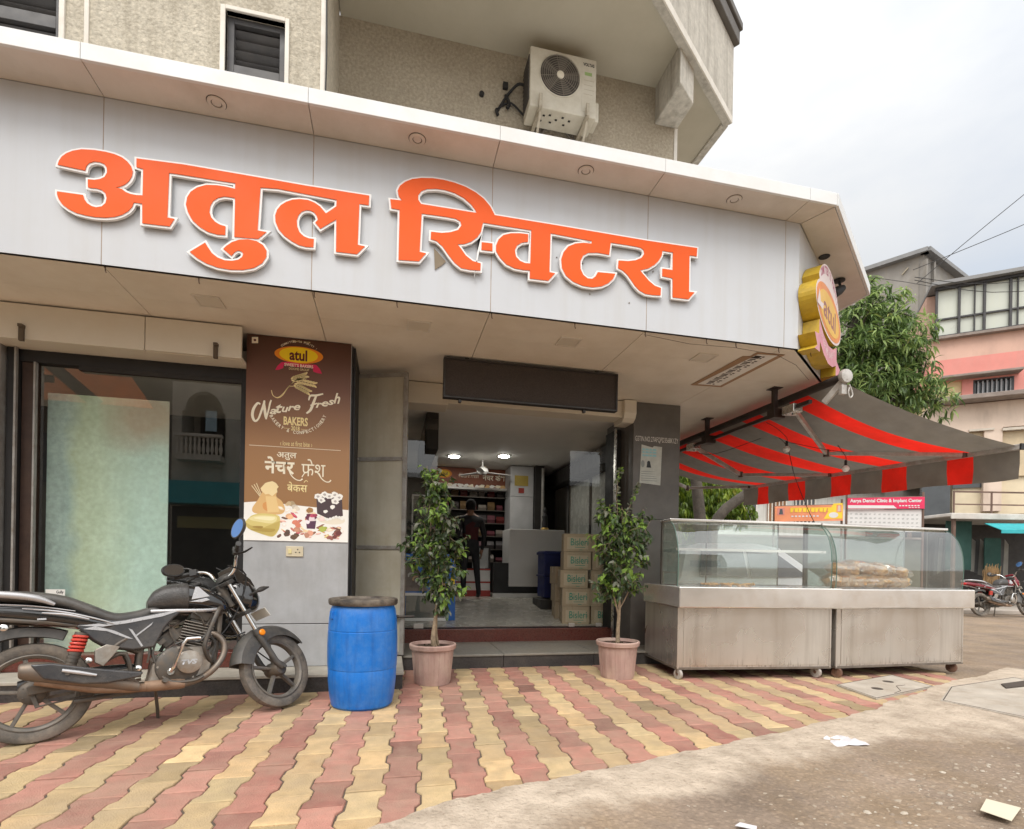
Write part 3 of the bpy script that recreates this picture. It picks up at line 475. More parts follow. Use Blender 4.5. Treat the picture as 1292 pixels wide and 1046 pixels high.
M_film = mat('mottled frosted film', (.52, .65, .58), .65, var=.34, vs=22, dirt='#93a898', da=.5, ds=5.0, streak='#68867c', sa=.45, ts=(6, 6, 1.2), bump=.3, bs=90)
def film_tint(m):      # film coloured grey blue at the jamb, yellow green further in, brownish orange at the upper right
    nt = m.node_tree; N = nt.nodes; L = nt.links; b = N['Principled BSDF']; src = b.inputs['Base Color'].links[0].from_socket; tc = N.new('ShaderNodeTexCoord'); n = N.new('ShaderNodeTexNoise'); n.inputs['Scale'].default_value = 2.2; n.inputs['Detail'].default_value = 6; L.new(tc.outputs['Object'], n.inputs['Vector'])
    s = N.new('ShaderNodeSeparateXYZ'); L.new(tc.outputs['Object'], s.inputs[0]); a = N.new('ShaderNodeMath'); a.operation = 'MULTIPLY_ADD'; L.new(n.outputs[0], a.inputs[0]); a.inputs[1].default_value = .35; L.new(s.outputs[0], a.inputs[2])
    mr = N.new('ShaderNodeMapRange'); L.new(a.outputs[0], mr.inputs[0]); mr.inputs[1].default_value = -2.78; mr.inputs[2].default_value = -1.85; r = N.new('ShaderNodeValToRGB'); e = r.color_ramp.elements; e[0].position = 0; e[0].color = (.17, .20, .20, 1); e[1].position = .8; e[1].color = (.56, .70, .62, 1)
    for p, c in ((.18, (.26, .32, .31, 1)), (.30, (.46, .49, .30, 1)), (.5, (.54, .60, .42, 1))): q = e.new(p); q.color = c
    L.new(mr.outputs[0], r.inputs[0]); x = N.new('ShaderNodeMix'); x.data_type = 'RGBA'; x.inputs[0].default_value = .62; L.new(src, x.inputs[6]); L.new(r.outputs[0], x.inputs[7])
    d = N.new('ShaderNodeVectorMath'); d.operation = 'DISTANCE'; mp = N.new('ShaderNodeMapping'); mp.inputs['Scale'].default_value = (1, 0, 1.15); L.new(tc.outputs['Object'], mp.inputs[0]); L.new(mp.outputs[0], d.inputs[0]); d.inputs[1].default_value = (-2.12, 0, 2.42*1.15); am = N.new('ShaderNodeMath'); am.operation = 'MULTIPLY_ADD'; L.new(n.outputs[0], am.inputs[0]); am.inputs[1].default_value = -.5; L.new(d.outputs['Value'], am.inputs[2])
    m2 = N.new('ShaderNodeMapRange'); L.new(am.outputs[0], m2.inputs[0]); m2.inputs[1].default_value = -.1; m2.inputs[2].default_value = .2; m2.inputs[3].default_value = .6; m2.inputs[4].default_value = 0
    y = N.new('ShaderNodeMix'); y.data_type = 'RGBA'; L.new(m2.outputs[0], y.inputs[0]); L.new(x.outputs[2], y.inputs[6]); y.inputs[7].default_value = (.46, .24, .13, 1); L.new(y.outputs[2], b.inputs['Base Color'])
film_tint(M_film)
b = MB(); b.box(-2.93, -1.98, 5.49, 5.50, .302, 2.57); b.build('frosted_film', M_film, WIN, smooth=0)
b = MB(); b.box(-3.9, -3.17, 5.30, 5.5, .16, 2.9); b.box(-6.2, -3.9, 5.3, 5.5, .16, 2.9); part(b, 'left_wall', M_steelfr, smooth=0)
# ---- upper floor
b = MB(); b.box(-6.2, -3.25, 5.15, 5.4, 4.46, 5.95); b.box(-6.2, -2.535, 5.15, 5.4, 6.1, 8.6)
b.box(-2.535, -1.47, 5.15, 5.4, 4.46, 8.6); b.box(-1.47, -.985, 5.15, 5.4, 5.92, 8.6); b.box(-1.47, -.985, 5.15, 5.4, 4.46, 5.2); b.box(-.985, -.68, 5.15, 5.4, 4.46, 8.6); b.box(-2.67, -2.535, 5.15, 5.4, 4.46, 5.95)
b.box(-.70, -.665, 5.16, 6.5, 4.46, 8.6)
part(b, 'plaster_wall', M_plast, smooth=0)
b = MB(); b.box(-.685, -.645, 5.135, 5.2, 4.46, 8.6); b.box(-2.535, -2.50, 5.138, 5.18, 4.46, 8.6); b.box(-1.51, -1.47, 5.13, 5.2, 4.46, 5.95); b.box(-.985, -.95, 5.13, 5.2, 4.46, 5.95); b.box(-1.47, -.985, 5.13, 5.2, 5.92, 5.955); b.box(-2.71, -2.67, 5.13, 5.2, 4.46, 6.3)
part(b, 'wall_trim', M_trim, smooth=0, bevel=.004)
M_louv = mat('dark grey louvre', (.07, .068, .07), .55, var=.15, dirt='#5b564f', da=.4, ds=6)
for x0, x1, z0, z1 in ((-1.47, -.985, 4.9, 5.92), (-3.25, -2.71, 4.9, 6.1)):
    b = MB(); t = .055; b.box(x0, x0+t, 5.20, 5.27, z0, z1); b.box(x1-t, x1, 5.20, 5.27, z0, z1); b.box(x0+t, x1-t, 5.20, 5.27, z1-t, z1); zm = z0+(z1-z0)*.545; b.box(x0+t, x1-t, 5.20, 5.27, zm-.05, zm+.05)
    o = b.build('louvre_window', M_louv, BLD, smooth=0, bevel=.003)
    b = MB()
    for za, zb in ((z0, zm-.05), (zm+.05, z1-t)):
        n = int((zb-za)/.09)
        for k in range(n+1):
            z = za+(zb-za)*(k+.5)/(n+1); b.bar((x0+t, 5.26, z), (x1-t, 5.26, z), .07, .008, up=(0, .7, .7))
    b.build('louvre_slat', M_louv, o, smooth=0); b = MB(); b.box(x0, x1, 5.30, 5.32, z0, z1); b.build('louvre_back', M_dark, o, smooth=0)
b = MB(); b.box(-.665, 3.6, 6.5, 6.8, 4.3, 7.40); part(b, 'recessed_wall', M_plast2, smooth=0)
b = MB(); b.box(3.56, 3.605, 6.49, 6.52, 4.3, 6.92); b.box(3.56, 3.6, 6.8, 10.5, 4.3, 7.4); part(b, 'wall_edge', M_trim, smooth=0)
SA, SB = Vector((2.08, 4.9, 0)), Vector((4.52, 6.70, 0))
b = MB(); b.prism([(-.66, 4.9), (2.08, 4.9), (4.52, 6.70), (4.52, 10.5), (-.66, 10.5)], (0, 0, 0), (1, 0, 0), (0, 1, 0), 7.40, 7.55); part(b, 'balcony_slab', M_slab, smooth=0, bevel=.01)
b = MB(); d = (SB-SA).normalized(); n_ = Vector((-d.y, d.x, 0)); quadwall(b, SA-d*.02-n_*.03, SB+d*.03-n_*.03, .12, 7.34, 8.42); b.box(-.66, 2.06, 4.87, 5.0, 7.36, 8.42); b.box(4.44, 4.55, 6.78, 10.5, 7.36, 8.42); part(b, 'balcony_parapet', M_parap, smooth=0, bevel=.012)
b = MB(); quadwall(b, SA-n_*.034, SB-n_*.034, .02, 7.32, 7.42); part(b, 'slab_edge_band', M_trim, smooth=0, bevel=.004)
b = MB(); quadwall(b, SA-n_*.10, SB+d*.06-n_*.10, .2, 8.42, 8.60); quadwall(b, SA-n_*.13, SB+d*.09-n_*.13, .22, 8.62, 8.72); part(b, 'parapet_coping', mat('weathered coping', (.13, .12, .11), .7, dirt='#5e574c', da=.4), smooth=0, bevel=.012)
b = MB(); b.prism([(3.28, 5.86), (3.6, 6.10), (3.6, 6.5), (3.28, 6.5)], (0, 0, 0), (1, 0, 0), (0, 1, 0), 6.92, 7.40); part(b, 'balcony_beam', M_parap, smooth=0, bevel=.012)
# ---- interior shell
b = MB(); b.box(-.15, 3.6, 7.0, 7.02, .2, .318); b.add([(-.9, 7.0, .318), (3.6, 7.0, .318), (3.6, 9.0, .55), (-.9, 9.0, .55), (3.6, 12, .55), (-.9, 12, .55)], [(0, 1, 2, 3), (3, 2, 4, 5)]); part(b, 'interior_floor', M_floor, smooth=0, recalc=False)
b = MB(); b.box(-1.0, 3.6, 6.55, 12.0, 3.06, 3.12); b.box(-6.2, -1.0, 5.5, 9, 2.95, 3.1); part(b, 'interior_ceiling', M_ceil, smooth=0)
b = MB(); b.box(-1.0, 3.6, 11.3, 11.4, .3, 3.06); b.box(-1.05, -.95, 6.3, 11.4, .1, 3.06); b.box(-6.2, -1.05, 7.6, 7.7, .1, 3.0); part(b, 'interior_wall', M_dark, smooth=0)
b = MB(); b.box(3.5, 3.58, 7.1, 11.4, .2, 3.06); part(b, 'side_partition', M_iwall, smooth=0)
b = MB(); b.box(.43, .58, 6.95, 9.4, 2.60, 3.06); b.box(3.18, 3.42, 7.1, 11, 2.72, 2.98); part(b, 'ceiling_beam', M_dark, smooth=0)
b = MB(); b.box(-2.66, -1.362, 5.405, 5.447, 2.765, 2.80); part(b, 'inner_pelmet', M_dark, smooth=0)
# door: fixed side lights, frame and the open glass leaf
b = MB(); b.box(-2.90, -2.755, 5.4475, 5.4505, .80, .858); st_ = b.build('sticker', M_white, WIN, smooth=0); text('lettering', 'Gully', (-2.82, .815, -2.765, .848), (0, 5.4475, 0), *XZ, .0005, M_black, st_, bold=.03)
D = MB(); D.box(.16, 2.86, 6.79, 6.812, .3185, .333); D.box(2.86, 2.935, 6.62, 6.95, .318, 2.93); D.box(.10, .16, 6.74, 6.9, .318, 2.95)
D = part(D, 'shop_door', M_black, smooth=0, bevel=.003)
b = MB(); b.add([(2.30, 6.8, .335), (2.855, 6.8, .335), (2.855, 6.8, 2.94), (2.30, 6.8, 2.94)], [(0, 1, 2, 3)]); b.build('door_glass', M_gdoor, D, smooth=0)
b = MB(); b.add([(.165, 6.8, .335), (.56, 6.8, .335), (.56, 6.8, 2.94), (.165, 6.8, 2.94)], [(0, 1, 2, 3)]); b.build('door_glass', M_gdoor, D, smooth=0)
b = MB()
for x in (2.36, 2.74): b.box(x-.04, x+.04, 6.79, 6.82, .325, .375)
b.box(.30, .42, 6.785, 6.825, .325, .385); b.build('patch_fitting', mat('patch fitting', (.6, .58, .54), .35, .6), D, smooth=0, bevel=.003)
b = MB(); b.box(2.832, 2.85, 6.55, 6.60, .16, 2.93); b.build('shutter_rail', M_chrome, D, smooth=0)
# ================================================================ lights under the eaves
for i, (x, y) in enumerate([(-1.25, 4.2), (.15, 4.19), (1.51, 4.19), (2.89, 4.2)]):
    t = empty('downlight', (x, y, ZT), ['round downlight in the cornice above the first orange letter', 'round downlight in the cornice between the two orange words', 'round downlight in the cornice above the middle of the second word', 'round downlight in the cornice between the last orange letter and the corner'][i], 'downlight', 'round downlights in the cornice')
    b = MB(); b.lathe([(.036, .004), (.037, -.006), (.055, -.008), (.061, -.003), (.061, .012)], 28, (x, y, ZT), caps=False); b.build('trim_ring', M_csoff, t, smooth=50)
    b = MB(); b.lathe([(.031, -.001), (.02, -.004), (.001, -.005)], 24, (x, y, ZT), caps=False); b.lathe([(.0365, .0), (.031, -.0005)], 24, (x, y, ZT), mi=1, caps=False); b.lathe([(.0612, .003), (.066, .003)], 24, (x, y, ZT-.0005), mi=1, caps=False); b.build('lens', [M_csoff, M_joint], t, smooth=50)
t = empty('downlight', (4.29, 4.61+.2, ZT), 'empty dark round downlight hole in the cornice above the round logo sign', 'downlight', 'round downlights in the cornice')
b = MB(); b.lathe([(.055, .001), (.05, -.004), (.001, -.003)], 24, (4.32, 4.74, ZT), caps=False); b.build('socket', M_black, t)
for i, (x, y) in enumerate([(-1.44, 4.74), (.21, 4.76), (1.57, 4.74), (2.96, 4.75)]):
    t = empty('ceiling_light', (x, y, ZS), ['square ceiling light in the soffit above the display window', 'square ceiling light in the soffit between the poster and the black sign board', 'square ceiling light in the soffit above the black sign board', 'square ceiling light in the soffit beside the paper notice'][i], 'ceiling light', 'square lights in the soffit')
    b = MB(); s = .10; k = .085
    for q in ((-s, s, -s, -k), (-s, s, k, s), (-s, -k, -k, k), (k, s, -k, k)): b.box(x+q[0], x+q[1], y+q[2], y+q[3], ZS-.010, ZS-.001)
    b.build('frame', M_trim, t, smooth=0)
    b = MB(); b.box(x-k, x+k, y-k, y+k, ZS-.006, ZS-.001); b.build('diffuser', M_lampoff, t, smooth=0)
# spotlight under the corner cornice
t = empty('spotlight', (4.85, 5.05, ZT), 'small black spotlight hanging from the cornice above the round logo sign', 'spotlight')
b = MB(); b.lathe([(.06, 0), (.06, -.012), (.02, -.02)], 20, (4.83, 5.08, ZT)); b.tube([(4.83, 5.08, ZT-.01), (4.85, 5.08, ZT-.08), (4.80, 5.06, ZT-.15)], .014, 8); b.build('bracket', M_black, t)
b = MB(); b.lathe([(.03, -.09), (.05, -.03), (.055, .05), (.045, .055)], 18, (4.76, 5.03, ZT-.16), (-.75, .1, -.5)); b.build('lamp_head', M_black, t)
# paper notice stuck under the soffit
nt_ = empty('notice', (3.45, 5, ZS), 'torn paper notice with bold dark lettering taped under the soffit', 'notice')
b = MB(); b.prism([(3.27, 5.5), (3.30, 4.62), (3.37, 4.60), (3.37, 4.50), (3.66, 4.48), (3.64, 5.47)], (0, 0, 0), (1, 0, 0), (0, 1, 0), ZS-.006, ZS-.003); b.build('brown_tape', mat('brown tape', (.33, .2, .1), .6), nt_, smooth=0)
b = MB(); b.prism([(3.32, 5.44), (3.40, 4.53), (3.60, 4.51), (3.59, 5.42)], (0, 0, 0), (1, 0, 0), (0, 1, 0), ZS-.009, ZS-.007); b.build('paper', mat('notice paper', (.74, .72, .68), .7), nt_, smooth=0)
b = MB()      # bold illegible print in two rows
for k in range(22):
    y_ = 5.38-.039*k; b.box(3.40-.006*(k % 3)+.004*k/22, 3.455+.008*(k % 2), y_, y_+.016+.008*((k*7) % 3)/2, ZS-.0105, ZS-.0092)
    if k % 3 != 1: b.box(3.48, 3.50+.014*((k*5) % 4)/3, y_, y_+.022, ZS-.0105, ZS-.0092)
b.box(3.40, 3.47, 4.56, 4.62, ZS-.0105, ZS-.0092); b.build('bold_print', M_joint, nt_, smooth=0)
# ================================================================ main sign lettering
SG = empty('shop_sign', (0, 4.3, 3.8), 'large orange raised lettering with thin white edges across the white fascia', 'shop sign')
for nm, polys in (('lettering', WORD1), ('lettering', WORD1_MATRA), ('lettering', WORD2), ('lettering', WORD2_DASH)):
    dd = {id(WORD1): .001, id(WORD1_MATRA): .0, id(WORD2): .001, id(WORD2_DASH): .0}[id(polys)]
    bk = curve_mesh('letter_body', polys, (0, FY-.014, 0), *XZ, dd, .022, M_letw, SG, offset=.0145)
    curve_mesh(nm, polys, (0, FY-.014, 0), *XZ, dd+.023, .005, M_orange, bk)
b = MB(); b.prism(TORN, (0, FY-.006, 0), *XZ, 0, .003); b.build('torn_scrap', mat('old adhesive', (.25, .2, .14), .8), SG, smooth=0)
b = MB()
for x, z in ((-.83, 3.80), (-.68, 3.80), (1.32, 3.72), (1.62, 3.45), (1.55, 3.7), (1.98, 3.42), (2.2, 3.72), (2.42, 3.6), (.62, 3.55)): b.ball((x, FY-.002, z), .007, n=6)
b.build('fixing_stud', M_steelfr, SG)
# ================================================================ brown bakery poster
YP = 5.325
PST = empty('poster', (-.85, YP, 2.2), 'tall brown bakery poster with wheat logo, white lettering and cakes on the grey pillar', 'poster')
Mp = lambda n, h, r=.5: mat('print '+n, h, r, var=.02)
m_pb = bpy.data.materials.new('printed brown gradient'); m_pb.use_nodes = True
_N = m_pb.node_tree.nodes; _L = m_pb.node_tree.links; _t = _N.new('ShaderNodeTexCoord'); _s = _N.new('ShaderNodeSeparateXYZ'); _L.new(_t.outputs['Object'], _s.inputs[0])
_m = _N.new('ShaderNodeMapRange'); _m.inputs[1].default_value = 1.32; _m.inputs[2].default_value = 3.2; _L.new(_s.outputs[2], _m.inputs[0])
_r = _N.new('ShaderNodeValToRGB'); _e = _r.color_ramp.elements; _e[0].position = 0; _e[0].color = (.30, .155, .06, 1); _e[1].position = 1; _e[1].color = (.065, .022, .010, 1)
_q = _e.new(.45); _q.color = (.36, .19, .085, 1); _q = _e.new(.75); _q.color = (.155, .06, .03, 1); _L.new(_m.outputs[0], _r.inputs[0]); _L.new(_r.outputs[0], _N['Principled BSDF'].inputs[0]); _N['Principled BSDF'].inputs['Roughness'].default_value = .4
b = MB(); c = PO['corners']; x0, x1, z0, z1 = -1.298, -.388, 1.322, 3.195
b.box(x0, x1, YP-.008, YP-.002, z0, z1); b.build('sheet', m_pb, PST, smooth=0)
def fl(pts, m, d, name='print'): b = MB(); b.prism(pts, (0, YP, 0), *XZ, d, d+.0006); return b.build(name, m, PST, smooth=0)
def ell(q, n=40):
    (cx, cz), (ax, az), (bx, bz) = q; return [(cx+(ax-cx)*math.cos(t)+(bx-cx)*math.sin(t), cz+(az-cz)*math.cos(t)+(bz-cz)*math.sin(t)) for t in [2*PI*k/n for k in range(n)]]
def stroke(pts, w, m, d, sm=5):
    P, Wd = smooth_path([Vector((*p, 0)) for p in pts], w if isinstance(w, list) else [w]*len(pts), sm); Lq = []; Rq = []
    for i, p in enumerate(P):
        t = (P[min(i+1, len(P)-1)]-P[max(0, i-1)]).normalized(); n = Vector((-t.y, t.x, 0))*Wd[i]/2; Lq.append(p+n); Rq.append(p-n)
    b = MB(); n = len(P); b.add([(v.x, YP-d, v.y) for v in Lq+Rq], [(i, i+1, n+i+1, n+i) for i in range(n-1)]); return b.build('stroke', m, PST, smooth=0, recalc=False)
def tx(body, q, m, d, bold=0, shear=0):
    xs = [p[0] for p in q]; zs = [p[1] for p in q]; return text('text', body, (min(xs), min(zs), max(xs), max(zs)), (0, YP, 0), *XZ, d, m, PST, .0005, bold, shear)
m_w, m_y, m_o, m_pk, m_mr, m_cr = Mp('cream white', '#f3ead2'), Mp('yellow', '#f6d300'), Mp('orange', '#e98a10'), Mp('pink', '#d11a55'), Mp('maroon', '#5e0f14'), Mp('pale gold', '#f0dca0')
g = [fl(PO['veg'], m_w, .009), fl(ell([PO['dot'][0], (PO['dot'][0][0]+.011, PO['dot'][0][1]), (PO['dot'][0][0], PO['dot'][0][1]+.011)], 12), m_mr, .010),
     fl(ell(PO['oval']), m_o, .009), fl(ell(PO['oval2']), m_y, .010), tx('atul', PO['atul'], m_mr, .0115, .03), fl(PO['ribbon'], m_pk, .0095)]
z = PO['since'][0][1]; g.append(tx('SINCE 1978', [(-1.0+.09, z), (-.755, z+.012)], m_cr, .010))
def arc(body, cx, cz, rad, a0, a1, h, m, d, flip=False, w=.75):
    for i, ch in enumerate(body):
        if ch == ' ': continue
        a = a0+(a1-a0)*i/(len(body)-1); ux = (-math.sin(a), 0, math.cos(a)) if flip else (math.sin(a), 0, -math.cos(a)); uy = (math.cos(a), 0, math.sin(a))
        if flip: uy = tuple(-q for q in uy)
        bx = (-h*w*.5, 0, h*w*.5, h) if ch not in 'I!' else (-h*.08, 0, h*.08, h)
        g.append(text('text', ch, bx, (cx+math.cos(a)*rad, YP, cz+math.sin(a)*rad), ux, uy, d, m, PST, .0005, .02))
oc = PO['oval'][0]
arc('COMMITTED TO PURITY !', oc[0], oc[1]-.12, .235, R(128), R(52), .018, m_w, .010)
g.append(tx("SWEET'S BAKERS", [(oc[0]-.125, oc[1]-.112), (oc[0]+.125, oc[1]-.083)], m_w, .0105, .015)); g.append(tx('DOOME GROUP', [(oc[0]-.085, oc[1]-.142), (oc[0]+.09, oc[1]-.122)], m_cr, .0105))
g += [stroke(PO['stem1'], .006, m_cr, .009), stroke(PO['stem2'], .005, m_cr, .009), stroke(PO['stem3'], .004, m_cr, .009)]
for a, c in PO['ears']:
    a, c = Vector(a), Vector(c); n = 7; dv = c-a; pn = Vector((-dv.y, dv.x)).normalized()
    for k in range(n):
        p = a+dv*(k+.3)/n
        for s in (-1, 1):
            q = p+pn*s*.014; t = dv.normalized(); g.append(fl(ell([tuple(q), tuple(q+t*.022+pn*s*.008), tuple(q+pn*.010)], 10), m_cr, .009))
nw = [.012, .02, .024, .024, .02, .016, .018, .02, .012]
g += [stroke(PO['N'], nw, m_w, .0105), stroke(PO['N2'], [.014, .024, .024, .012], m_w, .0108), stroke(PO['N3'], [.012, .014, .016, .012], m_w, .0104)]
def sl(body, q, k):   # sloped script-like lettering, following the rise of the words
    (xa, za), (xb, zb) = q[0], q[1]; n = len(body)
    for i, ch in enumerate(body):
        x = xa+(xb-xa)*i/n; zz = za+(zb-za-.085)*i/n+.01; h = .068 if ch in 'tfh' else .05
        if ch == 'h': h = .10
        if ch == 't': h = .085
        g.append(text('text', ch, (x-.004, zz, x+(xb-xa)/n*1.06, zz+h), (0, YP, 0), *XZ, .0105, m_w, PST, .0005, .025, .3))
sl('ature', PO['ature'], 0); sl('resh', PO['resh'], 0)
g += [stroke(PO['F1'], [.01, .018, .02, .012], m_w, .0105), stroke(PO['F2'], [.018, .024, .024, .014], m_w, .0106), stroke(PO['F3'], [.014, .012], m_w, .0107)]
g += [tx('BAKERS', PO['bakers'], m_cr, .010, .03), tx('2018', PO['y2018'], m_cr, .010, .02), stroke(PO['l1'], .003, m_cr, .009, 1), stroke(PO['l2'], .003, m_cr, .009, 1)]
_c = PO['arc']; ccx = (_c[0][0]+_c[2][0])/2-.012; ccz = _c[1][1]+.30
arc('BAKERY & CONFECTIONERY', ccx, ccz, .268, R(208), R(340), .030, m_w, .010, True, .72)
g += [tx('‹ love at first bite ›', PO['love'], m_cr, .010), stroke(PO['line'], .004, m_w, .009, 1)]
g += [tx('अतुल', PO['t1'], m_w, .010, .015), tx('नेचर', PO['t2a'], m_w, .010, .025), tx('फेश', PO['t2b'], m_w, .010), tx('बेकस', PO['t3'], m_cr, .010, .01)]
a = PO['t2b']; g.append(stroke([(a[0][0]+.035, a[0][1]+.04), (a[0][0]+.005, a[0][1]-.012)], .008, m_w, .0105, 2)); a = PO['t3']; g.append(stroke([(a[1][0]-.03, a[1][1]-.002), (a[1][0]-.012, a[1][1]+.018), (a[1][0]+.004, a[1][1]+.006)], .006, m_cr, .0105))
g += [stroke(PO['swash'], [.010, .009, .008, .009, .014], m_w, .0103), stroke(PO['swash2'], [.010, .009, .008, .009, .014], m_w, .0103)]
# printed food
wf = [(x0, z0)] + [(x0, PO['whitef'][0][1])] + PO['whitef'][1:4] + [(x1, PO['whitef'][4][1]), (x1, z0)]
m1, m2, m3, m4, m5 = Mp('bread', '#dcb377'), Mp('loaf', '#d9c77d'), Mp('loaf crust', '#b98f4a'), Mp('choc', '#4d3c40'), Mp('snow', '#f4f1ea')
g.append(fl(wf, m5, .0088))
def rag(q, r, n=18): return [(q[0]+math.cos(2*PI*k/n)*r*random.uniform(.75, 1.15), q[1]+math.sin(2*PI*k/n)*r*random.uniform(.6, .95)) for k in range(n)]
def rnd(P, k=5):
    Q, _ = smooth_path([Vector((*p, 0)) for p in P+P[:3]], 1, k); return [(q.x, q.y) for q in Q[k:-2*k]]
g += [fl(rnd(PO['bread']), m1, .0095), fl(rnd(PO['loaf']), m2, .0103)]
_l = PO['loaf']; _cx = sum(p[0] for p in _l)/9; _cz = sum(p[1] for p in _l)/9
for kk, (sx_, sz_, dx_, dz_, cc) in enumerate(((.8, .34, 0, .045, '#e9dca0'), (.6, .16, .01, .052, '#f4ebbf'), (.7, .16, .0, -.055, '#b49a4e'), (.3, .1, -.05, -.03, '#a58743'))): g.append(fl(rnd([(_cx+(p[0]-_cx)*sx_+dx_, _cz+(p[1]-_cz)*sz_+dz_) for p in _l]), Mp('loaf tone %d' % kk, cc), .0109+.0003*kk))
lx = PO['loaf']; g += [stroke([lx[0], (lx[0][0]+.05, lx[0][1]-.03), (lx[0][0]+.1, lx[0][1]-.015), (lx[0][0]+.16, lx[0][1]-.045), (lx[0][0]+.22, lx[0][1]-.03), lx[4]], .008, m3, .0107), fl([lx[0], (lx[0][0]+.05, lx[0][1]-.03), (lx[0][0]+.16, lx[0][1]-.045), lx[4], lx[5], lx[6], lx[7], lx[8]], Mp('loaf side', '#c5ae62'), .0105)]
bq = PO['bread']; g += [fl(rag((bq[3][0]-.02, bq[3][1]-.03), .075, 14), Mp('bun', '#efd9a6'), .0099), fl(rag((bq[5][0]-.06, bq[5][1]-.09), .06, 14), Mp('bun dark', '#d89a5a'), .0098), fl([(bq[3][0]-.06, bq[3][1]-.1), (bq[3][0]+.03, bq[3][1]-.1), (bq[3][0]+.06, bq[3][1]-.24), (bq[3][0]-.04, bq[3][1]-.25)], Mp('baguette', '#e8c78b'), .0100)]
for k in range(3): s_ = PO['spikes']; g.append(stroke([(s_[0][0]+k*.02, s_[0][1]+k*.012), (s_[1][0]+k*.004, s_[1][1])], .006, Mp('spike', '#ead9b0'), .0094, 1))
g += [fl(PO['cake'], m4, .0095), fl(ell(PO['caketop']), m4, .0094), fl(ell(PO['cakebase']), Mp('cake base', '#ece2cf'), .0092)]
ct = PO['caketop'][0]
for dx, dz in ((-.07, -.005), (.055, -.01), (-.1, .03), (0, .035), (.09, .028), (-.04, .05), (.05, .05)): g.append(fl(rag((ct[0]+dx, ct[1]+dz-.01), .036, 16), m5, .0105+.0002*dx)); g.append(fl(rag((ct[0]+dx, ct[1]+dz-.012), .014, 9), Mp('cream shade', '#b8b0ac'), .0112))
g.append(fl(rag((ct[0]+.03, ct[1]-.075), .025, 8), m5, .0106)); g.append(fl(rag((ct[0]-.03, ct[1]-.12), .02, 7), m5, .0106))
for k in range(9): cb = PO['cakebase'][0]; g.append(fl(rag((cb[0]-.11+k*.026, cb[1]+.012+.012*math.cos(k)), .017, 9), m5, .0108))
cu = PO['cup'][0]; g += [fl([(cu[0]-.045, cu[1]+.0), (cu[0]+.045, cu[1]+.0), (cu[0]+.036, cu[1]-.075), (cu[0]-.036, cu[1]-.075)], Mp('cup', '#5b3a52'), .0106), fl(rag((cu[0], cu[1]+.03), .05, 16), Mp('cup top', '#6a3048'), .0107)]
cols = ['#e2c79c', '#efe3cf', '#e6b48c', '#d9836a', '#c78f77', '#6b5348', '#7c5f4c', '#b98a52', '#f1dfe2', '#b9c15c', '#e3a58a', '#a36a5e', '#8c4f4a', '#c9506f', '#e8cfc8', '#efe6e0', '#ece7e2', '#efeae6', '#e9e3dd', '#efe9e4']
for k in range(46):      # small pastries scattered over the white table
    x_ = random.uniform(x0+.30, x1-.06); z_ = random.uniform(1.36, 1.66 if x_ < -.66 else 1.47); cc = random.choice(['#d9a36f', '#c9805e', '#e8c9a0', '#8a5a44', '#f0d8c0', '#b86a5c', '#e6b9ac', '#6a4638', '#d8c48a', '#c24d5e', '#f2e6d8']); a_ = random.uniform(-.8, .8); L_ = random.uniform(.018, .045); W_ = random.uniform(.006, .014)
    P_ = [(math.cos(t)*L_*random.uniform(.85, 1.1), math.sin(t)*W_*random.uniform(.8, 1.2)) for t in [2*PI*q/12 for q in range(12)]]; P_ = [(x_+u*math.cos(a_)-v*math.sin(a_), z_+u*math.sin(a_)+v*math.cos(a_)) for u, v in P_]
    g.append(fl(P_, Mp('pastry '+cc[1:], cc), .0093+.00002*k)); g.append(fl([(x_+(u-x_)*.6, z_+(v-z_)*.45+.003) for u, v in P_], Mp('pastry light '+cc[1:], tuple(min(1, q*1.35+.03) for q in lin(cc))), .00945+.00002*k))
for k, q in enumerate(PO['p'][:15]):
    for j in range(3): g.append(fl(rag((q[0]+random.uniform(-.025, .025), q[1]+random.uniform(-.02, .02)), random.uniform(.016, .036), 9), Mp('food %d %d' % (k, j), tuple(float(v) for v in np.clip(np.array(lin(cols[k]))*random.uniform(.55, 1.25), 0, 1))), .0097+.0001*k+.0003*j))
join(g, 'printed_design')
# socket plate under the poster
so_ = empty('power_socket', (-.86, YP, 1.225), 'cream switch and socket plate on the grey pillar under the brown poster', 'power socket')
b = MB(); b.box(-.935, -.785, YP-.014, YP-.001, 1.18, 1.275); b.build('plate', mat('cream plastic', (.62, .54, .38), .4), so_, smooth=0, bevel=.004)
b = MB()
for dx, dz in ((0, .018), (-.016, -.008), (.016, -.008)): b.lathe([(.006, 0), (.006, .0012)], 10, (-.833+dx, YP-.0146, 1.227+dz), (0, -1, 0))
b.build('pin_hole', M_black, so_, smooth=0); b = MB(); b.box(-.915, -.885, YP-.020, YP-.0142, 1.205, 1.25); b.build('switch', mat('socket rocker', (.7, .6, .3), .4), so_, smooth=0, bevel=.003)
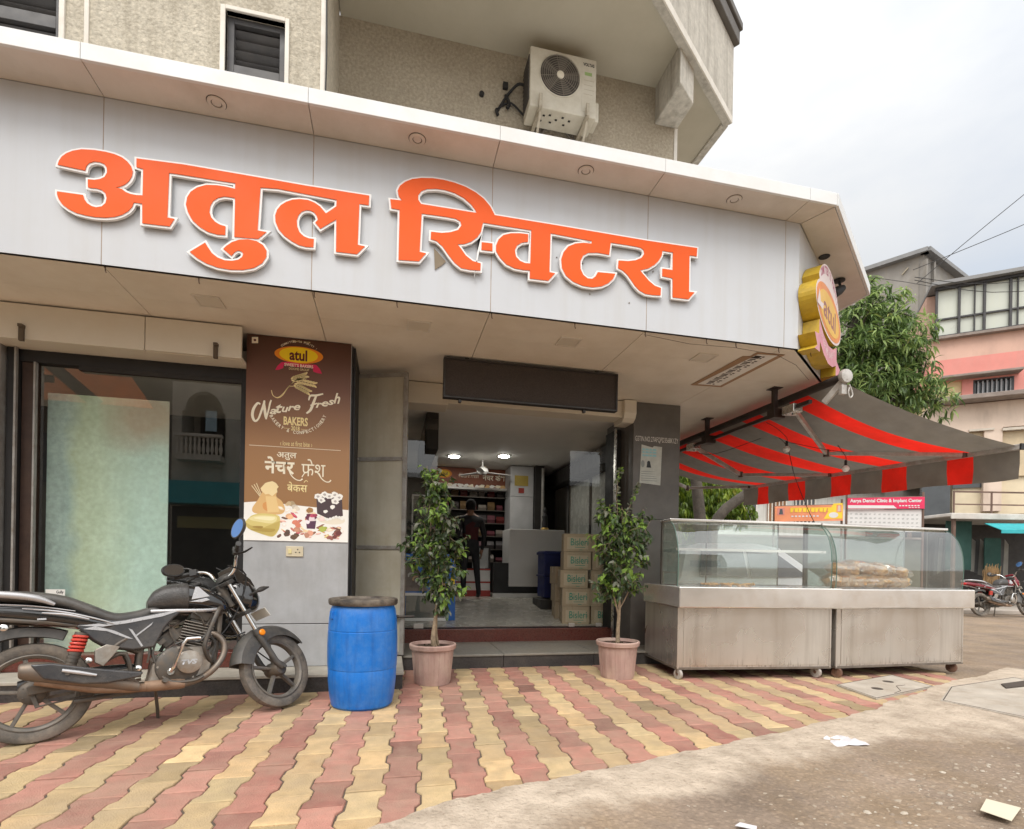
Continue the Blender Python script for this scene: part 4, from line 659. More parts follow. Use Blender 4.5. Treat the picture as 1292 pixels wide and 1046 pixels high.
# ================================================================ folded metal gate leaf
GT = empty('gate_leaf', (0, 5.9, .17), 'tall cream sheet metal gate leaf folded open behind the blue barrel', 'gate')
ga, gb_ = Vector((-.385, 6.02, 0)), Vector((.165, 5.80, 0)); gd = (gb_-ga).normalized(); gn = Vector((gd.y, -gd.x, 0)); GL = (gb_-ga).length
def gbox(b, u0, u1, d0, d1, z0, z1, mi=0): b.add([ga+gd*u+gn*d+Vector((0, 0, z)) for z in (z0, z1) for u, d in ((u0, d0), (u1, d0), (u1, d1), (u0, d1))], [(0,3,2,1),(4,5,6,7),(0,1,5,4),(1,2,6,5),(2,3,7,6),(3,0,4,7)], mi)
b = MB(); gbox(b, 0, .045, 0, .035, .17, 3.14); gbox(b, GL-.045, GL, 0, .035, .17, 3.14)
for z in (.17, 1.275, 2.21, 3.095): gbox(b, .045, GL-.045, .003, .033, z, z+.042)
b.build('frame', M_steelfr, GT, smooth=0, bevel=.004)
for z0, z1 in ((.212, 1.275), (1.317, 2.21), (2.252, 3.095)):
    b = MB(); gbox(b, .045, GL-.045, .012, .02, z0, z1); b.build('sheet', M_gatesheet, GT, smooth=0)
b = MB(); gbox(b, -.05, -.005, .0, .03, .17, 3.14); b.build('hinge_post', M_dbrown, GT, smooth=0, bevel=.004)
b = MB(); p = ga+gd*(GL-.03)+gn*.05; b.tube([p+Vector((-.10, 0, .575)), p+Vector((.14, -.01, .58))], .011, 8); b.lathe([(.018, -.02), (.018, .02)], 10, p+Vector((-.04, 0, .575)), gd); b.build('latch_bolt', mat('dark bolt', (.07, .06, .055), .4, .7), GT)
b = MB()
for u in (.05, GL-.05):
    for z in (1.296, 2.231): q = ga+gd*u+gn*.034; b.ball(q+Vector((0, 0, z)), .012, n=6)
q = ga+gd*(GL-.02)+gn*.02; b.lathe([(.022, 0), (.022, .04)], 12, q+Vector((0, 0, 3.10)), gn); b.build('rivet', M_steelfr, GT)
# ================================================================ dark LED sign board over the door
SB_ = empty('sign_board', (1.56, 5.95, 3.1), 'long dark switched off LED sign board hanging above the shop door', 'sign board')
zb0, zb1, YB = 2.78, 3.176, 5.36
b = MB(); b.box(.485, 2.325, YB, YB+.06, zb0, zb1); b.build('housing', M_black, SB_, smooth=0, bevel=.004)
b = MB(); b.box(.50, 2.31, YB-.006, YB-.002, zb0+.015, zb1-.015); b.build('display_mesh', M_dsign, SB_, smooth=0)
b = MB()
for q in ((.485, 2.325, zb0, zb0+.016), (.485, 2.325, zb1-.014, zb1), (.485, .502, zb0+.016, zb1-.014), (2.308, 2.325, zb0+.016, zb1-.014)): b.box(q[0], q[1], YB-.022, YB-.0005, q[2], q[3])
for x in (.72, 2.1): b.box(x-.02, x+.02, YB+.02, YB+.05, zb1, ZS)
b.box(.64, .67, YB+.01, YB+.05, zb0-.03, zb0); b.box(1.95, 1.98, YB+.01, YB+.05, zb0-.03, zb0); b.build('frame', mat('dark frame metal', (.03, .027, .025), .4), SB_, smooth=0, bevel=.002)
# ================================================================ marks on the right pillar
t = text('registration_lettering', 'GSTIN.NO.27AFQPD3568K1ZY', (2.965, 2.70, 3.555, 2.775), (0, 6.25, 0), *XZ, .001, mat('white vinyl', (.66, .64, .6), .5)); tag(t, 'white registration number lettering across the dark entrance pillar', 'lettering')
t = empty('notice', (3.2, 6.25, 2.4), 'pale printed notice with blue heading glued on the dark entrance pillar', 'notice')
b = MB(); b.prism([(3.03, 2.19), (3.315, 2.17), (3.33, 2.655), (3.22, 2.66), (3.2, 2.64), (3.05, 2.67)], (0, 6.25, 0), *XZ, .001, .004); b.build('paper', mat('notice paper pale', (.50, .52, .48), .7, var=.12, vs=12), t, smooth=0)
m_bl, m_dk, m_gy = Mp('pale blue', '#8fc3cc'), Mp('ink', '#1f2528'), Mp('grey ink', '#8b918f')
f_ = lambda P, m, d: (lambda b: (b.prism(P, (0, 6.25, 0), *XZ, d, d+.0005), b.build('p', m, t, smooth=0))[1])(MB())
gg = [f_([(x_, z_), (x_+w_, z_), (x_+w_*.9, z_+.022), (x_+.003, z_+.024)], m_bl, .005) for z_ in (2.525, 2.565, 2.60) for x_, w_ in ((3.06, .035), (3.10, .05), (3.155, .04), (3.20, .055))]
gg += [f_(ell([(3.07, 2.43), (3.095, 2.43), (3.07, 2.475)], 16), m_gy, .005), f_(ell([(3.15, 2.445), (3.172, 2.445), (3.15, 2.47)], 16), m_dk, .005), f_([(3.12, 2.385), (3.185, 2.385), (3.172, 2.44), (3.13, 2.44)], m_dk, .0052)]
for k in range(5): gg.append(f_([(3.05, 2.33-k*.028), (3.05+.23*random.uniform(.6, 1), 2.33-k*.028), (3.28-.03*random.random(), 2.338-k*.028), (3.05, 2.338-k*.028)], m_gy, .005))
gg = [q for q in gg if q]; join(gg, 'printed_design')
# ================================================================ round logo sign on the chamfered corner
LG = empty('logo_sign', (4.2, 4.7, 3.7), 'thick yellow edged round logo sign with faded orange oval on the angled corner', 'logo sign')
LO, LU, LZ = Vector((3.68, 4.34, 0)), CD, Vector((0, 0, 1)); LN_ = Vector((CD.y, -CD.x, 0))
def lp(pts, d0, d1, m, name, par=LG, ms=None, **k):
    b = MB(); b.prism(pts, LO, LU, LZ, d0, d1, 0, 1 if ms else None); return b.build(name, [m, ms] if ms else m, par, smooth=0, **k)
def elq(cx, cz, rx, rz, a0=0, a1=360, n=36): return [(cx+rx*math.cos(R(a0+(a1-a0)*k/n)), cz+rz*math.sin(R(a0+(a1-a0)*k/n))) for k in range(n+1)]
M_ly = mat('yellow sign side', (.60, .40, .03), .5, var=.2, vs=5, dirt='#6b5a1e', da=.6, ds=5); M_lw = mat('faded white face', (.70, .60, .58), .5, var=.06); M_lo = mat('faded orange face', (.72, .24, .05), .45, var=.1); M_lyy = mat('faded yellow face', (.74, .44, .06), .45, var=.1); M_lp = mat('faded pink ribbon', (.60, .24, .30), .5, var=.2, vs=5, dirt='#d8b7b7', da=.5, ds=6)
arc_ = elq(.60, 3.70, .56, .44, 28, 152, 24)
ovl = elq(.60, 3.70, .63, .245, -90, 270, 48)[:-1]
body = [p for p in elq(.60, 3.70, .63, .26, 150, 390, 34)]
rib = [(-.02, 3.17), (.09, 3.235), (-.02, 3.32), (.16, 3.36), (.17, 3.50), (.36, 3.42), (.60, 3.385), (.84, 3.42), (1.03, 3.50), (1.04, 3.36), (1.24, 3.32), (1.13, 3.235), (1.24, 3.17), (1.00, 3.20), (1.0, 3.30), (.82, 3.235), (.60, 3.205), (.38, 3.235), (.2, 3.30), (.2, 3.20)]
o1 = lp(arc_+elq(.60, 3.70, .50, .24, 152, 28, 24), .004, .148, M_lw, 'arc_band', ms=M_ly)
o2 = lp(ovl, .002, .150, M_lw, 'oval_body', ms=M_ly); o3 = lp(rib, .003, .146, M_lp, 'ribbon', ms=M_ly)
g = [lp(elq(.60, 3.70, .595, .222)[:-1], .1505, .152, M_lo, 'p', o2), lp(elq(.60, 3.69, .49, .175)[:-1], .1525, .154, M_lyy, 'p', o2), lp([(.02, 3.60), (.26, 3.62), (.30, 3.69), (.16, 3.66), (.10, 3.76)], .1545, .1555, M_lw, 'p', o2), text('x', 'atul', (.30, 3.59, .90, 3.80), LO, LU, LZ, .1545, mat('faded maroon', (.30, .10, .08), .5), o2, bold=.02)]
join(g, 'printed_face')
g = []
for i, ch in enumerate('COMMITTED TO PURITY !'):
    if ch == ' ': continue
    a = R(140-100*i/20); cx_, cz_ = .60+.50*math.cos(a), 3.70+.345*math.sin(a); tx_ = Vector((math.sin(a)*.50, -math.cos(a)*.345)).normalized(); ux = LU*tx_.x+LZ*tx_.y; uy = LU*(-tx_.y)+LZ*tx_.x
    g.append(text('x', ch, (-.02, -.0, .02 if ch not in 'I!' else -.008, .075), LO+LU*cx_+LZ*cz_, ux, uy, .1485, mat('faded crimson', (.40, .08, .14), .5), o1, bold=.04))
join(g, 'lettering')
g = [text('x', ch, (.27+.047*i, 3.30+.09*((i-6.5)/6.5)**2-.02, .305+.047*i, 3.355+.09*((i-6.5)/6.5)**2-.02), LO, LU, LZ, .1465, M_lw, o3) for i, ch in enumerate("SWEET'S BAKERS") if ch != ' ']
join(g, 'lettering')
# ================================================================ blue barrel
t = empty('barrel', (-.20, 4.50, 0), 'big blue plastic drum with black rim ring standing beside the step', 'barrel')
M_blue = mat('blue drum plastic', (.003, .155, .56), .36, var=.1, vs=3, dirt='#7f9fbd', da=.2, ds=13, streak='#0a3f86', sa=.4, ts=(22, 22, 2.2), bump=.15, bs=30)
b = MB(); cx, cy = -.20, 4.50
b.lathe([(.001, .012), (.195, .012), (.222, .0), (.238, .018), (.252, .09), (.263, .2), (.2665, .30), (.2655, .303), (.2655, .309), (.2685, .312), (.272, .40), (.2715, .50), (.2685, .60), (.2655, .603), (.2655, .609), (.2675, .612), (.262, .70), (.252, .765), (.238, .80), (.232, .815)], 64, (cx, cy, 0), caps=False); b.build('drum', M_blue, t, smooth=30)
M_rim = mat('dirty black rim', (.035, .027, .022), .6, var=.4, vs=9, dirt='#9a8d7c', da=.75, ds=4)
b = MB(); b.lathe([(.236, .80), (.262, .803), (.268, .815), (.27, .838), (.264, .852), (.235, .856), (.19, .852), (.185, .845), (.185, .80)], 64, (cx, cy, 0), caps=False); b.build('rim_ring', M_rim, t, smooth=40)
b = MB(); b.lathe([(.186, .842), (.13, .835), (.05, .842), (.001, .838)], 48, (cx, cy, 0), caps=False); b.build('lid', mat('dusty black lid', (.16, .135, .11), .7, var=.35, vs=8, dirt='#3a2f27', da=.8, ds=7), t, smooth=60)
b = MB()
for k in (30, 210): a = R(k+90); b.box(-.02, .02, -.012, .012, 0, .06); b.v[-8:] = [(cx+math.cos(R(k))*(.262+v[1])-math.sin(R(k))*v[0], cy+math.sin(R(k))*(.262+v[1])+math.cos(R(k))*v[0], .70+v[2]) for v in b.v[-8:]]
b.build('lug', M_blue, t, smooth=0, bevel=.004)
# ================================================================ potted fig trees
M_pot = mat('faded terracotta plastic', (.42, .275, .235), .75, var=.14, vs=5, dirt='#bfa999', da=.7, ds=4, streak='#7d5d50', sa=.5, ts=(12, 12, 1.2))
M_soil = mat('potting soil', (.06, .038, .022), .95, var=.5, vs=30, bump=1.5, bs=70)
M_bark = mat('pale bark', (.27, .20, .13), .85, var=.3, vs=30, bump=.8, bs=60)
def leafmat(n, c, sat=.25):
    m = mat(n, c, .42, var=sat, vs=7, spec=.5); nt = m.node_tree; pb = nt.nodes['Principled BSDF']
    if 'tl' not in nt.nodes:
        tl = nt.nodes.new('ShaderNodeBsdfTranslucent'); tl.name = 'tl'; x = nt.nodes.new('ShaderNodeMixShader'); x.inputs[0].default_value = .42
        nt.links.new(pb.inputs['Base Color'].links[0].from_socket, tl.inputs[0]); nt.links.new(pb.outputs[0], x.inputs[1]); nt.links.new(tl.outputs[0], x.inputs[2]); nt.links.new(x.outputs[0], nt.nodes['Material Output'].inputs[0])
    return m
LF = [leafmat('fig leaf dark', (.05, .075, .036)), leafmat('fig leaf mid', (.09, .15, .045)), leafmat('fig leaf bright', (.24, .38, .07)), leafmat('fig leaf grey back', (.22, .23, .17))]
def leaf(b, p, d, n, l, w, mi, fold=.25, droop=.25):
    d = d.normalized(); s = d.cross(n); s = s.normalized() if s.length > 1e-4 else Vector((1, 0, 0)); n = s.cross(d).normalized()
    m1 = p+d*l*.35; m2 = p+d*l*.72-n*l*droop*.3; e = p+d*l-n*l*droop; up = n*w*fold
    b.add([p, m1+s*w*.5+up, m2+s*w*.36+up*.6, e, m2-s*w*.36+up*.6, m1-s*w*.5+up, m1, m2], [(0, 6, 1), (6, 7, 2, 1), (7, 3, 2), (0, 5, 6), (6, 5, 4, 7), (7, 4, 3)], mi)
def rv(): return Vector((random.gauss(0, 1), random.gauss(0, 1), random.gauss(0, 1))).normalized()
def potted(loc, label, ptop, trunk, blobs, nleaf, seed, sc=1.0, sprig=None):
    random.seed(seed); t = empty('potted_tree', loc, label, 'potted plant', 'potted fig trees flanking the shop door')
    L0 = Vector(loc); K = 1.17; up = lambda p: (p[0], p[1], p[2]*K); b = MB(); h = .375*sc; r0, r1 = .165*sc, .218*sc
    pr = [(.001, .008), (r0*.9, .008), (r0, .0), (r0+.004, .02), (r1-.022, h-.055), (r1-.012, h-.05), (r1, h-.045), (r1+.006, h-.01), (r1, h), (r1-.014, h), (r1-.022, h-.03)]
    b.lathe(pr, 48, loc, caps=False)
    for k in range(24):
        a = 2*PI*k/24; d = Vector((math.cos(a), math.sin(a), 0)); b.tube([L0+d*(r0+.004)+Vector((0, 0, .025)), L0+d*(r1-.022)+Vector((0, 0, h-.06))], .004, 5)
    pot = b.build('pot', M_pot, t, smooth=40)
    b = MB(); rr = r1-.024
    for ring in range(1): b.loft([[L0+Vector((math.cos(2*PI*k/24)*rr*q, math.sin(2*PI*k/24)*rr*q, h-.045+random.uniform(-.01, .014)+(.02 if q < .4 else 0))) for k in range(24)] for q in (1, .75, .5, .25, .02)], caps=False)
    for k in range(16): a = random.random()*6.28; q = random.random()*rr*.85; b.ball(L0+Vector((math.cos(a)*q, math.sin(a)*q, h-.035)), random.uniform(.008, .018), n=5)
    b.build('soil', M_soil, pot, smooth=50)
    b = MB()
    for pts, rads in trunk: b.tube([L0+Vector(up(p)) for p in pts], rads, 9, sm=5)
    b.build('trunk', M_bark, t, smooth=60)
    b = MB(); tw = MB()
    tot = sum(c[3]**2*c[4] for c in blobs)
    for (x, y, z, r, zs) in blobs:
        n = int(nleaf*r*r*zs/tot); c = L0+Vector(up((x, y, z)))
        for i in range(int(n/9)):
            e = rv(); q = random.random()**.45; p = c+Vector((e.x*r, e.y*r, e.z*r*zs))*q; ax = Vector((x*.2+p.x-L0.x, p.y-L0.y, .35*random.gauss(0, 1)+.1)); ax = ax.normalized() if ax.length > .01 else rv()
            ax = (ax+rv()*.5).normalized(); tip = random.random() < .35+.3*(e.z > .2)
            q0 = p; tw.tube([q0-ax*.07, q0+ax*.06-Vector((0, 0, .01))], .0022, 4)
            for k in range(9):
                pp = q0+ax*(-.06+.15*k/9); dd = (ax*.5+rv()*.8+Vector((0, 0, -.55))).normalized(); l = random.uniform(.055, .09)*(1 if k < 7 else .75)
                mi = (2 if k > 5 and tip else random.choice((0, 0, 1, 1, 3))) if not (tip and random.random() < .3) else 2
                leaf(b, pp, dd, (rv()*.6+Vector((0, -.2, 1))).normalized(), l, l*.52, mi)
    if sprig:
        for pts in sprig:
            P, Q = smooth_path([L0+Vector(up(p)) for p in pts], .003, 6); tw.tube(P, .003, 5)
            for p in P[2:]:
                for k in range(3): leaf(b, p, (rv()+Vector((0, 0, -.1))).normalized(), rv(), .05, .026, random.choice((1, 2, 3, 3)))
    b.build('foliage', LF, t, smooth=0, recalc=False); tw.build('twig', M_bark, t, smooth=0, recalc=False)
potted((.415, 5.20, 0), 'potted fig tree with curved pale trunk standing in front of the cream gate leaf', .33,
       [([(.02, 0, .27), (.0, -.02, .36), (.015, 0, .5), (.03, 0, .62), (.02, 0, .8)], [.032, .025, .018, .016, .013]), ([(.06, .03, .27), (.03, .01, .4), (.03, .0, .55)], [.014, .012, .01]), ([(.03, 0, .6), (.08, 0, .8), (.1, 0, 1.0)], [.01, .007, .004]), ([(.02, 0, .7), (-.04, .03, 1.1), (-.02, 0, 1.6), (0, 0, 1.75)], [.012, .009, .005, .002])],
       [(.06, 0, .70, .14, .9), (-.02, 0, .85, .16, 1), (.08, 0, 1.0, .20, 1), (-.06, 0, 1.12, .22, 1), (.02, 0, 1.32, .23, .9), (0, 0, 1.55, .16, 1), (-.05, .05, 1.68, .11, 1), (.18, -.03, .78, .1, .8), (.20, 0, 1.16, .08, .8)], 1900, 11)
potted((2.31, 5.20, 0), 'potted fig tree with thin upright sprigs standing beside the steel display counter', .33,
       [([(.0, 0, .27), (.0, 0, .42), (.01, 0, .6), (0, 0, .8)], [.024, .02, .016, .012]), ([(.0, 0, .58), (.1, .02, .72), (.17, .03, .85)], [.009, .007, .004]), ([(.0, 0, .55), (-.06, 0, .75), (-.08, 0, .9)], [.01, .008, .005]), ([(0, 0, .7), (.03, 0, 1.1), (.02, 0, 1.5)], [.011, .008, .003])],
       [(-.08, 0, .78, .16, .9), (.1, 0, .85, .17, .9), (.0, 0, 1.0, .24, .9), (-.1, 0, 1.2, .2, .9), (.15, 0, 1.18, .2, .9), (.0, 0, 1.32, .2, .8), (-.18, 0, 1.4, .1, 1), (.22, 0, 1.38, .12, .8)], 1800, 12,
       sprig=[[(-.02, 0, 1.4), (-.04, 0, 1.6), (-.02, 0, 1.78), (.0, 0, 1.84)], [(.05, 0, 1.4), (.13, 0, 1.55), (.17, 0, 1.65), (.2, 0, 1.7)], [(-.15, 0, 1.4), (-.2, 0, 1.5), (-.22, 0, 1.55)]])
random.seed(21)
# ================================================================ stainless display counters
M_ss = mat('brushed stainless steel', (.62, .58, .53), .24, .8, var=.07, vs=1.1, streak='#8a7f72', sa=.3, ts=(8, 8, .5))
def steel_grime(m):      # splash streaks along the foot of the panels, wiped smears higher up
    nt = m.node_tree; N = nt.nodes; L = nt.links; b = N['Principled BSDF']; src = b.inputs['Base Color'].links[0].from_socket; tc = N.new('ShaderNodeTexCoord'); s = N.new('ShaderNodeSeparateXYZ'); L.new(tc.outputs['Object'], s.inputs[0])
    mp = N.new('ShaderNodeMapping'); mp.inputs['Scale'].default_value = (60, 60, 5); L.new(tc.outputs['Object'], mp.inputs[0]); n = N.new('ShaderNodeTexNoise'); n.inputs['Scale'].default_value = 1; n.inputs['Detail'].default_value = 4; L.new(mp.outputs[0], n.inputs['Vector'])
    h = N.new('ShaderNodeMapRange'); L.new(s.outputs[2], h.inputs[0]); h.inputs[1].default_value = .10; h.inputs[2].default_value = .34; h.inputs[3].default_value = .14; h.inputs[4].default_value = -.12
    a = N.new('ShaderNodeMath'); L.new(n.outputs[0], a.inputs[0]); L.new(h.outputs[0], a.inputs[1]); r = N.new('ShaderNodeMapRange'); L.new(a.outputs[0], r.inputs[0]); r.inputs[1].default_value = .64; r.inputs[2].default_value = .80; r.inputs[4].default_value = .6
    x = N.new('ShaderNodeMix'); x.data_type = 'RGBA'; L.new(r.outputs[0], x.inputs[0]); L.new(src, x.inputs[6]); x.inputs[7].default_value = (.11, .085, .065, 1); L.new(x.outputs[2], b.inputs['Base Color'])
    n2 = N.new('ShaderNodeTexNoise'); n2.inputs['Scale'].default_value = 2.3; n2.inputs['Detail'].default_value = 2; n2.inputs['Distortion'].default_value = .6; L.new(tc.outputs['Object'], n2.inputs['Vector']); q = N.new('ShaderNodeMapRange'); L.new(n2.outputs[0], q.inputs[0]); q.inputs[1].default_value = .35; q.inputs[2].default_value = .65; q.inputs[3].default_value = .20; q.inputs[4].default_value = .36; L.new(q.outputs[0], b.inputs['Roughness'])
steel_grime(M_ss)
M_ss2 = mat('polished steel band', (.74, .71, .67), .17, .75, var=.1, vs=1.8)
M_case = glass('counter glass', (.90, .945, .925), .13, body=.07, bcol=(.55, .62, .6)); M_gedge = mat('green glass edge', (.10, .17, .14), .2, var=.05)
M_rub = mat('wheel rubber', (.45, .42, .38), .5, var=.2, dirt='#5d4a3c', da=.6, ds=20); M_rust = mat('rusty caster', (.16, .085, .055), .8, var=.4, vs=20)
def counter(loc, rz, LN, dep, zb, label, wheels, shelf):
    t = empty('display_counter', (0, 0, 0), label, 'display counter', 'steel and glass display counters')
    b = MB(); z0 = .115; z1 = .735
    b.box(0, LN, .0, dep, z0, z1); o = b.build('cabinet', M_ss, t, smooth=0, bevel=.004)
    b = MB(); b.box(.065, LN-.055, -.006, -.0005, z0+.03, z1-.004); b.box(.0, .018, -.004, -.0005, z0, z1); b.box(LN-.02, LN, -.004, -.0005, z0, z1); b.build('front_panel', M_ss, o, smooth=0, bevel=.002)
    b = MB(); b.box(-.004, LN+.004, -.003, dep, z0-.012, z0+.012); b.build('base_rail', mat('grimy base rail', (.23, .2, .17), .5, .6, var=.2, dirt='#5f5246', da=.6, ds=8), o, smooth=0)
    b = MB(); b.box(-.02, LN+.07, -.075, dep+.02, z1+.002, zb); o2 = b.build('counter_band', M_ss2, t, smooth=0, bevel=.012)
    # glass case: curved front, straight ends
    prof = [(.015, zb+.002), (.005, zb+.14), (.006, zb+.28), (.025, zb+.42), (.07, zb+.54), (.14, zb+.63), (.22, zb+.675)]
    P = [Vector((0, *p)) for p in prof]; P, _ = smooth_path(P, 1, 5)
    b = MB(); n = len(P); nl = []
    for x in (.0, LN):
        nl += [(x, p.y, p.z) for p in P]
    b.add(nl, [(i, i+1, n+i+1, n+i) for i in range(n-1)]); b.build('curved_glass', M_case, t, smooth=80, recalc=False)
    for x in (.0, LN):
        b = MB(); poly = [(p.y, p.z) for p in P]+[(.42, zb+.675), (.42, zb+.002)]
        b.add([(x+.001, y, z) for y, z in poly], [tuple(range(len(poly)))]); b.build('side_glass', M_case, t, smooth=0, recalc=False)
    b = MB()
    for x in (.0, LN): b.tube([Vector((x, p.y, p.z)) for p in P], .0045, 6)
    b.build('glass_edge', M_gedge, t, smooth=60)
    b = MB(); b.box(-.012, LN+.012, .19, .46, zb+.677, zb+.703); b.build('top_rail', M_ss2, t, smooth=0, bevel=.005)
    b = MB()
    for x in (-.004, LN-.018): b.box(x, x+.022, .42, .45, zb+.002, zb+.676)
    b.box(LN*.30, LN*.30+.012, .43, .44, zb+.002, zb+.676); b.box(LN*.8, LN*.8+.012, .43, .44, zb+.002, zb+.676); b.build('rear_post', mat('dark aluminium', (.13, .115, .1), .4, .6), t, smooth=0)
    b = MB(); b.box(.02, LN*.3, .425, .429, zb+.01, zb+.67); b.box(LN*.3+.015, LN*.8, .421, .425, zb+.01, zb+.67); b.build('sliding_glass', M_case, t, smooth=0)
    if shelf:
        b = MB(); b.box(.01, LN-.01, .09, .42, zb+.375, zb+.385); b.build('glass_shelf', M_case, t, smooth=0); b = MB(); b.box(.01, LN-.01, .083, .0895, zb+.365, zb+.392); b.build('shelf_edge', M_ss2, t, smooth=0)
    for x, y, r, mi in wheels:
        b = MB(); b.lathe([(r*.3, -.016), (r*.9, -.016), (r, -.01), (r, .01), (r*.9, .016), (r*.3, .016)], 20, (x, y, r), (.95, .3, 0), mi=0); b.lathe([(r*.3, -.018), (r*.3, .018)], 10, (x, y, r), (.95, .3, 0), mi=1)
        b.bar((x+.022, y, r), (x+.012, y+.01, z0-.012), .004, .03, 1); b.bar((x-.022, y, r), (x-.012, y+.01, z0-.012), .004, .03, 1); b.build('caster_wheel', [M_rub if mi == 0 else M_rust, M_rust], t, smooth=40)
    t.location = loc; t.rotation_euler = (0, 0, rz); return t
counter((2.852, 4.965, 0), R(-5.4), 1.70, .88, .95, 'steel display counter with inner glass shelf and hardly any snacks, beside the dark pillar', [(.03, .03, .055, 0), (1.57, .05, .06, 0), (.2, .7, .055, 1), (1.5, .75, .055, 1)], True)
counter((4.60, 4.80, 0), R(1.2), 1.74, .88, .945, 'steel display counter with bags of bread behind its curved glass', [(.05, .03, .055, 1), (1.66, .06, .055, 1), (.1, .75, .055, 1), (1.6, .75, .055, 1)], False)
# bread bags, wrapped loaves resting in the right case
M_bread = mat('bread crust', (.50, .27, .12), .6, var=.35, vs=14, bump=.5, bs=25, dirt='#e6cda6', da=.5, ds=9)
M_wrap = glass('clear plastic wrap', (.96, .94, .91), .22, .12)
def bag(i, x, y, z, rz, tilt, label, s=1.0):
    t = empty('bread_bag', (0, 0, 0), label, 'bread bag', 'bagged loaves in the display counter')
    rs = random.Random(i); b = MB()
    for k in range(3):
        c = Vector((-.10+.1*k, .0, .05)); r = []
        for u in range(9):
            a = (u/8-.5)*2; w_ = math.sqrt(max(.02, 1-a*a)); r.append([c+Vector((a*.055+.0, math.cos(2*PI*q/12)*.085*w_*(1+.22*math.sin(q*3+u+i*2+k)), math.sin(2*PI*q/12)*.05*w_*(1+.12*math.sin(q*2+u)))) for q in range(12)])
        b.loft(r)
    b.build('bread_roll', M_bread, t, smooth=70)
    b = MB(); rr = []
    for u in range(14):
        a = u/13; w_ = max(.05, math.sin(PI*min(1, .08+a*.92))**.45); x_ = -.19+.40*a
        rr.append([Vector((x_, math.cos(2*PI*q/16)*.098*w_*(1+.07*rs.uniform(-1, 1)), .052+math.sin(2*PI*q/16)*.062*w_*(1+.09*rs.uniform(-1, 1)))) for q in range(16)])
    b.loft(rr, 0, False); b.build('plastic_wrap', M_wrap, t, smooth=25, recalc=False)
    t.location = (x, y, z); t.rotation_euler = (0, R(tilt), rz); rz += rs.uniform(-.15, .15); t.rotation_euler = (R(rs.uniform(-6, 6)), R(tilt), rz); t.scale = (s*1.3*rs.uniform(.92, 1.1), s*1.3, s*1.45*rs.uniform(.85, 1.1))
zb = .948
for i, (x, y, z, rz, ti, lb) in enumerate([(4.78, 4.95, zb, .1, 0, 'bread bag in the lower layer, nearest the neighbouring empty counter'), (5.12, 4.94, zb, -.05, 0, 'bread bag between two others in the lower layer of the pile'), (5.46, 4.96, zb, .1, 0, 'bread bag in the lower layer, farthest from the neighbouring empty counter'), (4.85, 5.0, zb+.135, .2, 5, 'bread bag lying on the pile, nearest the neighbouring empty counter'), (5.18, 5.02, zb+.14, -.35, 9, 'bread bag leaning on the pile between two other upper bags'), (5.48, 5.02, zb+.135, -.45, 12, 'upper bread bag sloping down at the outer end of the pile'), (5.02, 5.10, zb+.17, .5, -5, 'bread bag behind all the others, raised at the back of the pile')]): bag(i, x, y, z, rz, ti, lb)
for k, (x, y) in enumerate([(3.28, 5.06), (3.5, 5.04), (3.72, 5.03)]):
    b = MB()
    for q in range(10): c = Vector((x+random.uniform(-.09, .09), y+random.uniform(-.05, .05), .952+random.uniform(.008, .025))); d = rv(); d.z *= .3; b.tube([c-d*.05, c, c+d*.05], [.008, .014, .007], 6)
    tag(b.build('snack_heap', M_bread, smooth=60), ['small heap of brown snacks nearest the dark pillar in the glass case', 'small heap of brown snacks between the two other heaps', 'small heap of brown snacks nearest the bread counter'][k], 'snacks', 'snack heaps in the left counter')
# ================================================================ retractable awning
AW = empty('awning', (4.4, 6.5, 3.0), 'red and grey striped folding arm awning stretched out over the display counters', 'awning')
M_gf = mat('grey awning cloth', (.17, .15, .125), .9, var=.12, vs=6, dirt='#6f6656', da=.35, ds=1.6); M_rf = mat('red awning cloth', (.74, .022, .012), .85, var=.08, vs=5, dirt='#7d2a1c', da=.35, ds=1.8)
for m in (M_gf, M_rf):      # thin cloth lets some daylight through
    nt = m.node_tree; pb = nt.nodes['Principled BSDF']; o_ = nt.nodes['Material Output']; tl = nt.nodes.new('ShaderNodeBsdfTranslucent'); x_ = nt.nodes.new('ShaderNodeMixShader'); x_.inputs[0].default_value = .42 if m is M_gf else .62
    s_ = pb.inputs['Base Color'].links[0].from_socket; nt.links.new(s_, tl.inputs[0]); nt.links.new(pb.outputs[0], x_.inputs[1]); nt.links.new(tl.outputs[0], x_.inputs[2]); nt.links.new(x_.outputs[0], o_.inputs[0])
YA0, YA1, YB0, YB1 = 4.62, 9.1, 4.22, 8.62     # roller ends, front-bar ends
def aw(u, v):       # u along the bar, v outward
    a = Vector((4.40, YA0+(YA1-YA0)*u, 3.07)); c = Vector((6.2, YB0+(YB1-YB0)*u, 2.43+.17*u)); p = a.lerp(c, v)
    p.z -= .10*math.sin(PI*v)*(.75+.25*math.sin(9*u)); p.z += .012*math.sin(40*u+3*v)*math.sin(PI*v); return p
NU, NV = 88, 16; stripes = []
bnd = [0, .102, .167, .28, .358, .468, .547, .662, .744, .85, .91, 1]
def red(u):
    k = 0
    for k in range(len(bnd)-1):
        if bnd[k] <= u < bnd[k+1]: break
    return k % 2 == 1
us = sorted(set([i/NU for i in range(NU+1)]+bnd)); b = MB(); n = NV+1
b.add([aw(u, j/NV) for u in us for j in range(n)], [(i*n+j, (i+1)*n+j, (i+1)*n+j+1, i*n+j+1) for i in range(len(us)-1) for j in range(NV)])
b.m = [1 if red((us[i]+us[i+1])/2) else 0 for i in range(len(us)-1) for j in range(NV)]
b.build('canopy', [M_gf, M_rf], AW, smooth=80, recalc=False)
b = MB(); VH = .30
